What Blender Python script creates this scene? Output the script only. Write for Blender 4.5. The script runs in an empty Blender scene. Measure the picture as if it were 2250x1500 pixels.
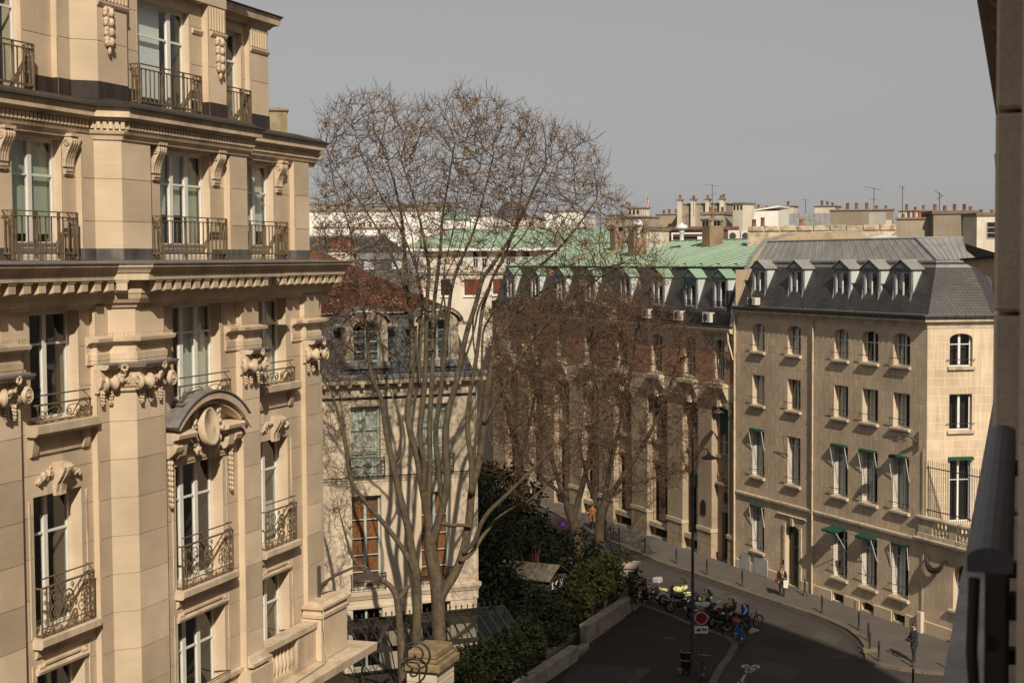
import bpy, math, random
from mathutils import Vector, Matrix
random.seed(7)
SC=bpy.context.scene; COL=SC.collection
R=math.radians
# ------------------------------------------------------------------ camera
F=3400.;CX,CY=1125.,750.;P=math.atan(180/3400.);RO=0.0064;H=18.7
def _ax():
    f=(0,math.cos(P),-math.sin(P));u0=(0,math.sin(P),math.cos(P));c,s=math.cos(RO),math.sin(RO)
    return (c,-u0[1]*s,-u0[2]*s),(s,u0[1]*c,u0[2]*c),f
R_,U_,F_=_ax()
cam=bpy.data.cameras.new('camera'); camo=bpy.data.objects.new('camera',cam); COL.objects.link(camo)
cam.sensor_width=36; cam.lens=F/2250*36; cam.clip_start=.1; cam.clip_end=3000
camo.matrix_world=Matrix(((R_[0],U_[0],-F_[0],0),(R_[1],U_[1],-F_[1],0),(R_[2],U_[2],-F_[2],H),(0,0,0,1)))
cam.dof.use_dof=True; cam.dof.focus_distance=62; cam.dof.aperture_fstop=8
SC.camera=camo
# ------------------------------------------------------------------ sky and sun
SUN_AZ=-10.5   # heading the light travels to, degrees right of +Y
SUN_EL=36.
w=bpy.data.worlds.new('World'); SC.world=w; w.use_nodes=True
nt=w.node_tree; bg=nt.nodes['Background']
sky=nt.nodes.new('ShaderNodeTexSky'); sky.sky_type='NISHITA'; sky.sun_disc=False
sky.sun_elevation=R(SUN_EL); sky.sun_rotation=R(180+SUN_AZ); sky.altitude=50
sky.air_density=1.0; sky.dust_density=1.0; sky.ozone_density=1.0
hs=nt.nodes.new('ShaderNodeHueSaturation'); hs.inputs['Saturation'].default_value=.12
mxs=nt.nodes.new('ShaderNodeMix'); mxs.data_type='RGBA'; mxs.inputs[0].default_value=.58   # high thin veil of cloud evens the sky out
mxs.inputs[7].default_value=(3.48,3.36,3.34,1)
nt.links.new(sky.outputs[0],hs.inputs['Color']); nt.links.new(hs.outputs[0],mxs.inputs[6]); nt.links.new(mxs.outputs[2],bg.inputs[0]); bg.inputs[1].default_value=.079
sl=bpy.data.lights.new('sun','SUN'); sl.energy=5.0; sl.angle=R(.55); sl.color=(1,.88,.71)
so=bpy.data.objects.new('sun',sl); COL.objects.link(so)
ld=Vector((math.sin(R(SUN_AZ))*math.cos(R(SUN_EL)),math.cos(R(SUN_AZ))*math.cos(R(SUN_EL)),-math.sin(R(SUN_EL))))
so.rotation_euler=ld.to_track_quat('-Z','Y').to_euler(); so.location=(0,0,60)
vs=SC.view_settings; vs.view_transform='Standard'; vs.look='None'; vs.exposure=0.0; vs.gamma=1
SC.cycles.max_bounces=6; SC.cycles.transparent_max_bounces=12
# ------------------------------------------------------------------ helpers
def ray(px,py):
    a=(px-CX)/F;b=-(py-CY)/F
    return tuple(F_[i]+a*R_[i]+b*U_[i] for i in range(3))
def gnd(px,py,z=0):
    d=ray(px,py);t=(z-H)/d[2];return d[0]*t,d[1]*t
def atY(px,py,Y):
    d=ray(px,py);t=Y/d[1];return (d[0]*t,Y,H+d[2]*t)
class Fr:   # facade frame: local x to the right seen from outside, y into the building
    def __init__(s,o,ang):
        s.o=o;s.a=R(ang);s.x=(math.cos(s.a),math.sin(s.a));s.y=(-s.x[1],s.x[0])
    def px(s,px,py,v=0):
        d=ray(px,py);t=(v+s.o[0]*s.y[0]+s.o[1]*s.y[1])/(d[0]*s.y[0]+d[1]*s.y[1])
        X,Y=d[0]*t-s.o[0],d[1]*t-s.o[1];return X*s.x[0]+Y*s.x[1],H+d[2]*t
    def X(s,px,py,v=0): return s.px(px,py,v)[0]
    def Z(s,px,py,v=0): return s.px(px,py,v)[1]
    def w(s,x,y,z=0): return (s.o[0]+x*s.x[0]+y*s.y[0],s.o[1]+x*s.x[1]+y*s.y[1],z)
    def loc(s,p):
        X,Y=p[0]-s.o[0],p[1]-s.o[1];return X*s.x[0]+Y*s.x[1],X*s.y[0]+Y*s.y[1]
def link(o,parent=None):
    COL.objects.link(o)
    if parent is not None: o.parent=parent
    return o
def tag(o,label=None,cat=None,group=None,kind=None):
    if label: o['label']=label
    if cat: o['category']=cat
    if group: o['group']=group
    if kind: o['kind']=kind
    return o
def thing(name,label,cat,loc=(0,0,0),rz=0,group=None):
    o=bpy.data.objects.new(name,None); o.location=loc; o.rotation_euler=(0,0,rz); o.empty_display_size=.2
    link(o); return tag(o,label,cat,group)
def frame_thing(name,label,cat,fr,group=None): return thing(name,label,cat,(fr.o[0],fr.o[1],0),fr.a,group)
def inst(name,src,parent=None,loc=(0,0,0),rot=(0,0,0),scale=(1,1,1)):
    me=src if isinstance(src,bpy.types.Mesh) else src.data
    o=bpy.data.objects.new(name,me); o.location=loc; o.rotation_euler=rot; o.scale=scale
    return link(o,parent)
def copytree(o,parent=None):
    c=o.copy(); COL.objects.link(c)
    if parent is not None: c.parent=parent
    for ch in list(o.children): copytree(ch,c)
    return c
def lerp(a,b,t): return a+(b-a)*t
class MB:
    def __init__(s): s.v=[];s.f=[];s.sm=[];s.mi=[];s.m=0
    def add(s,vs,fs,smooth=False):
        b=len(s.v); s.v+=[tuple(v) for v in vs]
        for f in fs: s.f.append([b+i for i in f]); s.sm.append(smooth); s.mi.append(s.m)
        return s
    def box(s,x0,x1,y0,y1,z0,z1):
        return s.add([(x0,y0,z0),(x1,y0,z0),(x1,y1,z0),(x0,y1,z0),(x0,y0,z1),(x1,y0,z1),(x1,y1,z1),(x0,y1,z1)],
              [(0,3,2,1),(4,5,6,7),(0,1,5,4),(1,2,6,5),(2,3,7,6),(3,0,4,7)])
    def cbox(s,c,d): return s.box(c[0]-d[0]/2,c[0]+d[0]/2,c[1]-d[1]/2,c[1]+d[1]/2,c[2]-d[2]/2,c[2]+d[2]/2)
    def hexa(s,lo,hi):   # lo/hi: 4 points each, ccw seen from above
        return s.add(list(lo)+list(hi),[(0,3,2,1),(4,5,6,7),(0,1,5,4),(1,2,6,5),(2,3,7,6),(3,0,4,7)])
    def bbox(s,x0,x1,y0,y1,z0,z1,b=.01):  # box with chamfered edges
        vs=[];
        X=(x0,x0+b,x1-b,x1);Y=(y0,y0+b,y1-b,y1);Z=(z0,z0+b,z1-b,z1)
        ring=lambda zz,i:[(X[1],Y[i],zz),(X[2],Y[i],zz),(X[3-i],Y[1],zz),(X[3-i],Y[2],zz),(X[2],Y[3-i],zz),(X[1],Y[3-i],zz),(X[i],Y[2],zz),(X[i],Y[1],zz)]
        rs=[ring(Z[0],1),ring(Z[1],0),ring(Z[2],0),ring(Z[3],1)]
        # inner rings collapse to a rectangle
        for r in rs: vs+=r
        fs=[tuple(range(7,-1,-1)),tuple(range(24,32))]
        for k in range(3):
            for i in range(8): fs.append((k*8+i,k*8+(i+1)%8,k*8+8+(i+1)%8,k*8+8+i))
        return s.add(vs,fs)
    def prism(s,poly,ax,a,b,smooth=False):
        # poly 2d ; ax 'y': poly=(x,z) ; 'x': poly=(y,z) ; 'z': poly=(x,y)
        f={'y':lambda p,t:(p[0],t,p[1]),'x':lambda p,t:(t,p[0],p[1]),'z':lambda p,t:(p[0],p[1],t)}[ax]
        n=len(poly); vs=[f(p,a) for p in poly]+[f(p,b) for p in poly]
        s.add(vs,[tuple(range(n)),tuple(range(2*n-1,n-1,-1))])
        return s.add(vs,[(i,n+i,n+(i+1)%n,(i+1)%n) for i in range(n)],smooth)
    def sweep(s,path,prof,caps=True,smooth=False):
        n=len(path);m=len(prof);vs=[]
        for i in range(n):
            ns=[]
            for a,b in ((i-1,i),(i,i+1)):
                if a<0 or b>=n: continue
                dx,dy=path[b][0]-path[a][0],path[b][1]-path[a][1];l=math.hypot(dx,dy) or 1;ns.append((dy/l,-dx/l))
            if len(ns)==1: mx,my=ns[0]
            else:
                d=1+ns[0][0]*ns[1][0]+ns[0][1]*ns[1][1];d=max(d,.2);mx,my=(ns[0][0]+ns[1][0])/d,(ns[0][1]+ns[1][1])/d
            for o,z in prof: vs.append((path[i][0]+mx*o,path[i][1]+my*o,z))
        fs=[]
        for i in range(n-1):
            for j in range(m): fs.append((i*m+j,(i+1)*m+j,(i+1)*m+(j+1)%m,i*m+(j+1)%m))
        s.add(vs,fs,smooth)
        if caps: s.add(vs,[tuple(range(m)),tuple((n-1)*m+j for j in range(m-1,-1,-1))])
        return s
    def tube(s,pts,r,n=6,caps=True,smooth=True):
        pts=[Vector(p) for p in pts];k=len(pts);rs=r if isinstance(r,(list,tuple)) else [r]*k;vs=[]
        t0=(pts[1]-pts[0]).normalized();u=t0.orthogonal().normalized()
        for i in range(k):
            t=(pts[min(i+1,k-1)]-pts[max(i-1,0)]).normalized() if k>1 else t0
            u=(u-t*u.dot(t));u=u.normalized() if u.length>1e-6 else t.orthogonal().normalized();v=t.cross(u)
            for j in range(n):
                a=2*math.pi*j/n;vs.append(pts[i]+(u*math.cos(a)+v*math.sin(a))*rs[i])
        fs=[(i*n+j,i*n+(j+1)%n,(i+1)*n+(j+1)%n,(i+1)*n+j) for i in range(k-1) for j in range(n)]
        s.add(vs,fs,smooth)
        if caps: s.add(vs,[tuple(range(n-1,-1,-1)),tuple((k-1)*n+j for j in range(n))])
        return s
    def lathe(s,prof,c=(0,0,0),n=12,ax='z',smooth=True,caps=True):
        vs=[]
        for r,z in prof:
            for j in range(n):
                a=2*math.pi*j/n;p=(r*math.cos(a),r*math.sin(a),z)
                if ax=='y': p=(p[0],p[2],p[1])
                if ax=='x': p=(p[2],p[0],p[1])
                vs.append((c[0]+p[0],c[1]+p[1],c[2]+p[2]))
        m=len(prof)
        fs=[(i*n+j,i*n+(j+1)%n,(i+1)*n+(j+1)%n,(i+1)*n+j) for i in range(m-1) for j in range(n)]
        if caps: s.add(vs,[tuple(range(n-1,-1,-1)),tuple((m-1)*n+j for j in range(n))])
        return s.add(vs,fs,smooth)
    def ell(s,c,r,n=8,m=5,rot=None):
        vs=[];M=rot or Matrix.Identity(3)
        for i in range(m+1):
            th=math.pi*i/m
            for j in range(n):
                a=2*math.pi*j/n;p=M@Vector((r[0]*math.sin(th)*math.cos(a),r[1]*math.sin(th)*math.sin(a),r[2]*math.cos(th)))
                vs.append((c[0]+p.x,c[1]+p.y,c[2]+p.z))
        return s.add(vs,[(i*n+j,(i+1)*n+j,(i+1)*n+(j+1)%n,i*n+(j+1)%n) for i in range(m) for j in range(n)],True)
    def mesh(s,name,mat):
        me=bpy.data.meshes.new(name);me.from_pydata(s.v,[],s.f)
        me.polygons.foreach_set('use_smooth',s.sm)
        for m in (mat if isinstance(mat,(list,tuple)) else [mat]): me.materials.append(m)
        if isinstance(mat,(list,tuple)): me.polygons.foreach_set('material_index',s.mi)
        me.update();return me
    def obj(s,name,mat,parent=None,fix=True):
        me=s.mesh(name,mat)
        if fix:
            import bmesh
            b=bmesh.new();b.from_mesh(me);bmesh.ops.recalc_face_normals(b,faces=b.faces);b.to_mesh(me);b.free()
        return link(bpy.data.objects.new(name,me),parent)
# ------------------------------------------------------------------ materials
MATS={}
def mat(name,col,rough=.8,var=.0,vscale=3.,rand=.0,bump=.0,bscale=60.,metal=0.,streak=0.,spec=.5,dirt=None,dscale=.6,damt=.4):
    if name in MATS: return MATS[name]
    m=bpy.data.materials.new(name);m.use_nodes=True;n=m.node_tree;N=n.nodes;L=n.links;b=N['Principled BSDF']
    b.inputs['Roughness'].default_value=rough;b.inputs['Metallic'].default_value=metal;b.inputs['Specular IOR Level'].default_value=spec
    rgb=N.new('ShaderNodeRGB');rgb.outputs[0].default_value=(*col,1);out=rgb.outputs[0]
    pos=N.new('ShaderNodeNewGeometry').outputs['Position']
    def mulv(out,fac):
        h=N.new('ShaderNodeHueSaturation');L.new(out,h.inputs['Color']);L.new(fac,h.inputs['Value']);return h.outputs[0]
    def rng(o,a,b_,lo=0.,hi=1.):
        r=N.new('ShaderNodeMapRange');L.new(o,r.inputs[0]);r.inputs[1].default_value=lo;r.inputs[2].default_value=hi;r.inputs[3].default_value=a;r.inputs[4].default_value=b_;return r.outputs[0]
    def noise(sc,det=4,vec=pos):
        t=N.new('ShaderNodeTexNoise');t.inputs['Scale'].default_value=sc;t.inputs['Detail'].default_value=det;L.new(vec,t.inputs['Vector']);return t.outputs[0]
    if var: out=mulv(out,rng(noise(vscale),1-var,1+var,.3,.7))
    if rand:
        oi=N.new('ShaderNodeObjectInfo');out=mulv(out,rng(oi.outputs['Random'],1-rand,1+rand))
    if streak:
        mp=N.new('ShaderNodeMapping');mp.inputs['Scale'].default_value=(1.2,1.2,14) if streak<0 else (7,7,.5);L.new(pos,mp.inputs['Vector'])
        out=mulv(out,rng(noise(1.2,5,mp.outputs[0]),1-abs(streak),1+abs(streak),.3,.7))
    if dirt:
        mx=N.new('ShaderNodeMix');mx.data_type='RGBA';L.new(out,mx.inputs[6]);mx.inputs[7].default_value=(*dirt,1)
        L.new(rng(noise(dscale,6),0,damt,.5,.72),mx.inputs[0]);out=mx.outputs[2]
    L.new(out,b.inputs['Base Color'])
    if bump:
        bp=N.new('ShaderNodeBump');bp.inputs['Strength'].default_value=bump;bp.inputs['Distance'].default_value=.02
        L.new(noise(bscale,5),bp.inputs['Height']);L.new(bp.outputs[0],b.inputs['Normal'])
    MATS[name]=m;return m
def brickmat(name,c1,c2,mortar,bw,bh,ms=.01,rough=.7,bump=.6,var=.25,spec=.5,vs=.7):
    if name in MATS: return MATS[name]
    m=bpy.data.materials.new(name);m.use_nodes=True;n=m.node_tree;N=n.nodes;L=n.links;b=N['Principled BSDF']
    b.inputs['Roughness'].default_value=rough;b.inputs['Specular IOR Level'].default_value=spec
    tc=N.new('ShaderNodeTexCoord');sp=N.new('ShaderNodeSeparateXYZ');L.new(tc.outputs['Object'],sp.inputs[0])
    ad=N.new('ShaderNodeMath');L.new(sp.outputs[0],ad.inputs[0]);L.new(sp.outputs[1],ad.inputs[1])
    cb=N.new('ShaderNodeCombineXYZ');L.new(ad.outputs[0],cb.inputs[0]);L.new(sp.outputs[2],cb.inputs[1])
    t=N.new('ShaderNodeTexBrick');L.new(cb.outputs[0],t.inputs['Vector']);t.inputs['Scale'].default_value=1
    t.inputs['Color1'].default_value=(*c1,1);t.inputs['Color2'].default_value=(*c2,1);t.inputs['Mortar'].default_value=(*mortar,1)
    t.inputs['Brick Width'].default_value=bw;t.inputs['Row Height'].default_value=bh;t.inputs['Mortar Size'].default_value=ms;t.inputs['Mortar Smooth'].default_value=.1;t.inputs['Bias'].default_value=0
    ns=N.new('ShaderNodeTexNoise');ns.inputs['Scale'].default_value=vs;ns.inputs['Detail'].default_value=6;L.new(tc.outputs['Object'],ns.inputs['Vector'])
    r=N.new('ShaderNodeMapRange');L.new(ns.outputs[0],r.inputs[0]);r.inputs[1].default_value=.3;r.inputs[2].default_value=.7;r.inputs[3].default_value=1-var;r.inputs[4].default_value=1+var
    h=N.new('ShaderNodeHueSaturation');L.new(t.outputs[0],h.inputs['Color']);L.new(r.outputs[0],h.inputs['Value']);L.new(h.outputs[0],b.inputs['Base Color'])
    bp=N.new('ShaderNodeBump');bp.inputs['Strength'].default_value=bump;bp.inputs['Distance'].default_value=.02;bp.invert=True
    L.new(t.outputs['Fac'],bp.inputs['Height']);L.new(bp.outputs[0],b.inputs['Normal'])
    MATS[name]=m;return m
def glassmat(name,tint=(.9,.95,.93),refl=1.):
    if name in MATS: return MATS[name]
    m=bpy.data.materials.new(name);m.use_nodes=True;n=m.node_tree;N=n.nodes;L=n.links
    N.remove(N['Principled BSDF']);o=N['Material Output'];t=N.new('ShaderNodeBsdfTransparent');t.inputs[0].default_value=(*tint,1)
    g=N.new('ShaderNodeBsdfGlossy');g.inputs['Roughness'].default_value=.02;g.inputs[0].default_value=(.9,.9,.9,1)
    lw=N.new('ShaderNodeLayerWeight');lw.inputs[0].default_value=.5;mx=N.new('ShaderNodeMixShader')   # same from both sides, so sunlight passes in
    pw=N.new('ShaderNodeMath');pw.operation='POWER';pw.inputs[1].default_value=4.;L.new(lw.outputs['Facing'],pw.inputs[0])
    ml=N.new('ShaderNodeMath');ml.operation='MULTIPLY_ADD';ml.inputs[1].default_value=.9*refl;ml.inputs[2].default_value=.06*refl;L.new(pw.outputs[0],ml.inputs[0])
    L.new(ml.outputs[0],mx.inputs[0]);L.new(t.outputs[0],mx.inputs[1]);L.new(g.outputs[0],mx.inputs[2]);L.new(mx.outputs[0],o.inputs[0])
    MATS[name]=m;return m
STONE=mat('limestone_block',(.575,.46,.335),.85,.13,.8,.19,.25,45,streak=-.035,spec=.25,dirt=(.36,.275,.185),dscale=.5,damt=.45)
STONEP=mat('limestone_plain',(.575,.46,.335),.85,.10,1.3,.0,.25,45,streak=-.03,spec=.25,dirt=(.40,.30,.19),dscale=.7,damt=.4)
STONEJ=mat('limestone_joint',(.42,.315,.205),.9,.1,2)
TRIM=mat('limestone_trim',(.55,.44,.32),.85,.12,2.,.05,.3,50,streak=.10,spec=.25,dirt=(.24,.18,.12),dscale=1.1,damt=.65)
CARVE=mat('limestone_carving',(.53,.42,.31),.85,.18,7.,.04,.6,40,spec=.25)
ZINC=mat('zinc_old',(.16,.15,.15),.6,.2,1.5,.1,.1,20,metal=.0,streak=.2)
ZDARK=mat('sheet_dark_brown',(.028,.020,.016),.55,.3,2.,.2,streak=.3)
ZBAND=mat('zinc_band',(.085,.078,.078),.55,.35,2.,.3,streak=.3)
IRONB=mat('iron_bronze_paint',(.135,.095,.055),.6,.35,6.,.12,spec=.4)
IRON=mat('iron_black',(.022,.018,.014),.5,.2,5.)
WHITE=mat('paint_white',(.70,.68,.63),.5,.06,3.,.04)
GLASS=glassmat('window_glass')
ROOM=mat('room_dark',(.010,.0075,.006),.9)
CURT=mat('curtain_cloth',(.50,.48,.42),.9,.15,4.)
BLIND=mat('blind_grey',(.52,.54,.50),.9,.03,4.)
PITCH=mat('roof_zinc_black',(.022,.019,.018),.6,.3,1.,streak=.2)
# ------------------------------------------------------------------ building helpers
class Seg:   # a straight piece of wall in plan: t along, o inward, z up
    def __init__(s,p,q):
        s.p=p;dx,dy=q[0]-p[0],q[1]-p[1];s.L=math.hypot(dx,dy);s.d=(dx/s.L,dy/s.L);s.n=(-s.d[1],s.d[0]);s.rz=math.atan2(dy,dx)
    def pt(s,t,o,z): return (s.p[0]+s.d[0]*t+s.n[0]*o,s.p[1]+s.d[1]*t+s.n[1]*o,z)
    def box(s,mb,t0,t1,o0,o1,z0,z1):
        c=[(t0,o0),(t1,o0),(t1,o1),(t0,o1)]
        return mb.hexa([s.pt(a,b,z0) for a,b in c],[s.pt(a,b,z1) for a,b in c])
    def quad(s,mb,*pts): return mb.add([s.pt(*p) for p in pts],[tuple(range(len(pts)))])
    def tz(s,mb,poly,o0,o1): # extrude polygon in (t,z)
        n=len(poly);vs=[s.pt(t,o0,z) for t,z in poly]+[s.pt(t,o1,z) for t,z in poly]
        return mb.add(vs,[tuple(range(n)),tuple(range(2*n-1,n-1,-1))]+[(i,n+i,n+(i+1)%n,(i+1)%n) for i in range(n)])
    def oz(s,mb,poly,t0,t1): # extrude polygon in (o,z) along t
        n=len(poly);vs=[s.pt(t0,o,z) for o,z in poly]+[s.pt(t1,o,z) for o,z in poly]
        return mb.add(vs,[tuple(range(n)),tuple(range(2*n-1,n-1,-1))]+[(i,n+i,n+(i+1)%n,(i+1)%n) for i in range(n)])
class Blocks:
    def __init__(s): s.l=[]
    def finish(s,parent,m,limit=300,name='stone_block'):
        s.l.sort(key=lambda b:-b[1]);rest=MB()
        for k,(hx,a,sg) in enumerate(s.l):
            mb=MB() if k<limit else rest
            for (t0,t1,z0,z1,o0,o1) in hx:
                sg.box(mb,t0,t1,o0,o1,z0,z1)
            if k<limit: mb.obj(name,m,parent,fix=False)
        if rest.f: tag(rest.obj('stone_facing',m,parent,fix=False),kind='stuff')
def wallseg(parent,blk,sg,z0,z1,ops=(),depth=.45,base=0.,ch=.8,bl=1.2,gap=.014,proud=.012,m=None,jm=None,blocks=True,weight=1.,vis=None,name='wall',t0=0.,t1=None):
    t1=sg.L if t1 is None else t1;mb=MB();o=proud if blocks else 0.
    ts=sorted({t0,t1,*[x for a in ops for x in a[:2]]});zs=sorted({z0,z1,*[x for a in ops for x in a[2:4]]})
    hit=lambda t,z:any(a[0]<t<a[1] and a[2]<z<a[3] for a in ops)
    for i in range(len(ts)-1):
        for j in range(len(zs)-1):
            if not hit((ts[i]+ts[i+1])/2,(zs[j]+zs[j+1])/2):
                sg.quad(mb,(ts[i],o,zs[j]),(ts[i+1],o,zs[j]),(ts[i+1],o,zs[j+1]),(ts[i],o,zs[j+1]))
    ob=mb.obj(name,jm if blocks else m,parent,fix=False)
    if ops:
        for a in ops:
            rb=MB();x0,x1,a0,a1=a[:4];d=depth
            sg.quad(rb,(x0,0,a0),(x0,0,a1),(x0,d,a1),(x0,d,a0));sg.quad(rb,(x1,0,a1),(x1,0,a0),(x1,d,a0),(x1,d,a1))
            sg.quad(rb,(x0,0,a1),(x1,0,a1),(x1,d,a1),(x0,d,a1));sg.quad(rb,(x1,0,a0),(x0,0,a0),(x0,d,a0),(x1,d,a0));rb.obj('reveal',m,parent,fix=False)
    if blocks:
        k0=math.floor((z0-base)/ch+1e-6);k=k0
        while base+k*ch<z1-1e-6:
            a=max(z0,base+k*ch);b=min(z1,base+(k+1)*ch);k+=1
            if b-a<.05: continue
            nb=max(1,round((t1-t0)/bl));w=(t1-t0)/nb;off=(0 if k%2 else .5)*w if nb>1 else 0
            edges=[t0]+[t0+off+i*w for i in range(nb+1) if t0+.08<t0+off+i*w<t1-.08]+[t1]
            rnd=random.Random(int(k*97+t0*13+sg.p[0]*7));edges=[edges[0]]+[e+rnd.uniform(-.12,.12)*w for e in edges[1:-1]]+[edges[-1]]
            rows=[z for z in zs if a<z<b];rows=[a]+rows+[b]
            for e0,e1 in zip(edges[:-1],edges[1:]):
                cuts=sorted({e0,e1,*[t for t in ts if e0<t<e1]})
                # split the block at openings so that each free run is a stone of its own
                runs=[];cur=[]
                for c0,c1 in zip(cuts[:-1],cuts[1:]):
                    free=[(r0,r1) for r0,r1 in zip(rows[:-1],rows[1:]) if not hit((c0+c1)/2,(r0+r1)/2)]
                    if free:
                        # merge vertical
                        mg=[list(free[0])]
                        for r in free[1:]:
                            if abs(mg[-1][1]-r[0])<1e-6: mg[-1][1]=r[1]
                            else: mg.append(list(r))
                        cur.append((c0,c1,mg))
                    else:
                        if cur: runs.append(cur);cur=[]
                if cur: runs.append(cur)
                for run in runs:
                    hx=[];area=0
                    for i,(c0,c1,mg) in enumerate(run):
                        for r0,r1 in mg:
                            g=gap/2
                            x0=c0+(g if abs(c0-e0)<1e-6 and c0>t0+1e-6 else 0);x1=c1-(g if abs(c1-e1)<1e-6 and c1<t1-1e-6 else 0)
                            y0=r0+(g if abs(r0-a)<1e-6 else 0);y1=r1-(g if abs(r1-b)<1e-6 else 0)
                            if x1-x0>.01 and y1-y0>.01: hx.append((x0,x1,y0,y1,0.,proud+.01));area+=(x1-x0)*(y1-y0)
                    if hx: blk.l.append((hx,area*weight,sg))
    return ob
def fwindow(parent,sg,t0,t1,za,zb,o,mull=(.5,),trans=(.72,),fw=.07,mw=.09,tw=.045,m=None,gm=None,curtain=None,panel=0.,room=.9,dark=None,split_trans=False):
    m=m or WHITE;gm=gm or GLASS;mb=MB();B=lambda a,b,c,d,o0=0.,o1=.06:sg.box(mb,a,b,o+o0,o+o1,c,d)
    B(t0,t0+fw,za,zb);B(t1-fw,t1,za,zb);B(t0+fw,t1-fw,zb-fw,zb);B(t0+fw,t1-fw,za,za+fw+panel)
    w=t1-t0;xs=[t0+fw];
    for f in mull:
        c=t0+w*f;B(c-mw/2,c+mw/2,za+fw+panel,zb-fw,-.012,.055);xs+=[c-mw/2,c+mw/2]
    xs.append(t1-fw);zl=[za+fw+panel]
    for f in trans:
        c=za+(zb-za)*f
        for a,b in zip(xs[::2],xs[1::2]): B(a,b,c-tw/2,c+tw/2,.004,.05)
        zl+=[c-tw/2,c+tw/2]
    zl.append(zb-fw);ob=mb.obj('window',m,parent,fix=False)
    for a,b in zip(xs[::2],xs[1::2]):
        for c,d in zip(zl[::2],zl[1::2]):
            p=MB();sg.quad(p,(a,o+.03,c),(b,o+.03,c),(b,o+.03,d),(a,o+.03,d));p.obj('pane',gm,ob,fix=False)
    if room:
        r=MB();a,b=o+.062,o+.062+room
        sg.quad(r,(t0,b,za),(t1,b,za),(t1,b,zb),(t0,b,zb));sg.quad(r,(t0,a,za),(t0,b,za),(t0,b,zb),(t0,a,zb));sg.quad(r,(t1,b,za),(t1,a,za),(t1,a,zb),(t1,b,zb))
        sg.quad(r,(t0,a,zb),(t0,b,zb),(t1,b,zb),(t1,a,zb));sg.quad(r,(t0,b,za),(t0,a,za),(t1,a,za),(t1,b,za))
        r.obj('interior',dark or ROOM,ob,fix=False)
    for cu in (curtain or ()):   # (f0,f1,z0f,z1f,mat,folds)
        c=MB();f0,f1,c0,c1,cm,fo=cu;n=max(2,fo*4);vs=[];
        for i in range(n+1):
            t=t0+fw*.6+(w-fw*1.2)*lerp(f0,f1,i/n);oo=o+.13+(.025*math.sin(i*math.pi/2) if fo else 0)
            vs+=[sg.pt(t,oo,za+(zb-za)*c0),sg.pt(t,oo,za+(zb-za)*c1)]
        c.add(vs,[(2*i,2*i+2,2*i+3,2*i+1) for i in range(n)],True);c.obj('curtain' if fo else 'blind',cm,ob,fix=False)
    return ob
def spiral(cx,cz,r0,r1,a0,turns,n=18):
    return [(cx+lerp(r0,r1,i/n)*math.cos(a0+2*math.pi*turns*i/n),cz+lerp(r0,r1,i/n)*math.sin(a0+2*math.pi*turns*i/n)) for i in range(n+1)]
def bar_rail(parent,sg,t0,t1,out,back,zb,zt,n,m=None):
    """straight-bar guard: two top rails, flat bars, short returns to the wall"""
    m=m or IRONB;mb=MB();r=.022
    for z in (zt,zt-.10):
        sg.box(mb,t0,t1,out,out+.045,z-r,z)
        for t in (t0,t1-.04): sg.box(mb,t,t+.04,out+.045,back,z-r,z)
    sg.box(mb,t0,t1,out,out+.05,zb+.10,zb+.14)
    for t in (t0,t1-.04,lerp(t0,t1,.36)-.02,lerp(t0,t1,.70)-.02): sg.box(mb,t,t+.04,out-.003,out+.047,zb,zt-.025)
    for t in (t0,t1-.04):
        sg.box(mb,t,t+.04,out+.05,back,zb+.10,zb+.135)
        for k in (.35,.7): sg.box(mb,t+.008,t+.032,lerp(out,back,k),lerp(out,back,k)+.03,zb+.135,zt-.125)
    ob=mb.obj('railing',m,parent,fix=False)
    bm=MB().box(-.019,.019,-.006,.006,zb+.14,zt-.122).mesh('bar',m)
    for i in range(n):
        f=(i+.5)/n
        if min(abs(f-.36),abs(f-.70))<.3/n: continue
        p=sg.pt(lerp(t0+.03,t1-.03,f),out+.022,0);inst('bar',bm,ob,(p[0],p[1],0),(0,0,sg.rz))
    for t in (t0+.02,t1-.02):
        k=MB()
        for (c,z,rr) in ((out+.12,zt-.05,.03),(out+.20,zt-.06,.025)):
            k.tube([sg.pt(t,c+x,zz) for x,zz in spiral(0,z,rr,.012,0,1.1,10)],.006,4)
        k.obj('curl',m,ob,fix=False)
    return ob
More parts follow.
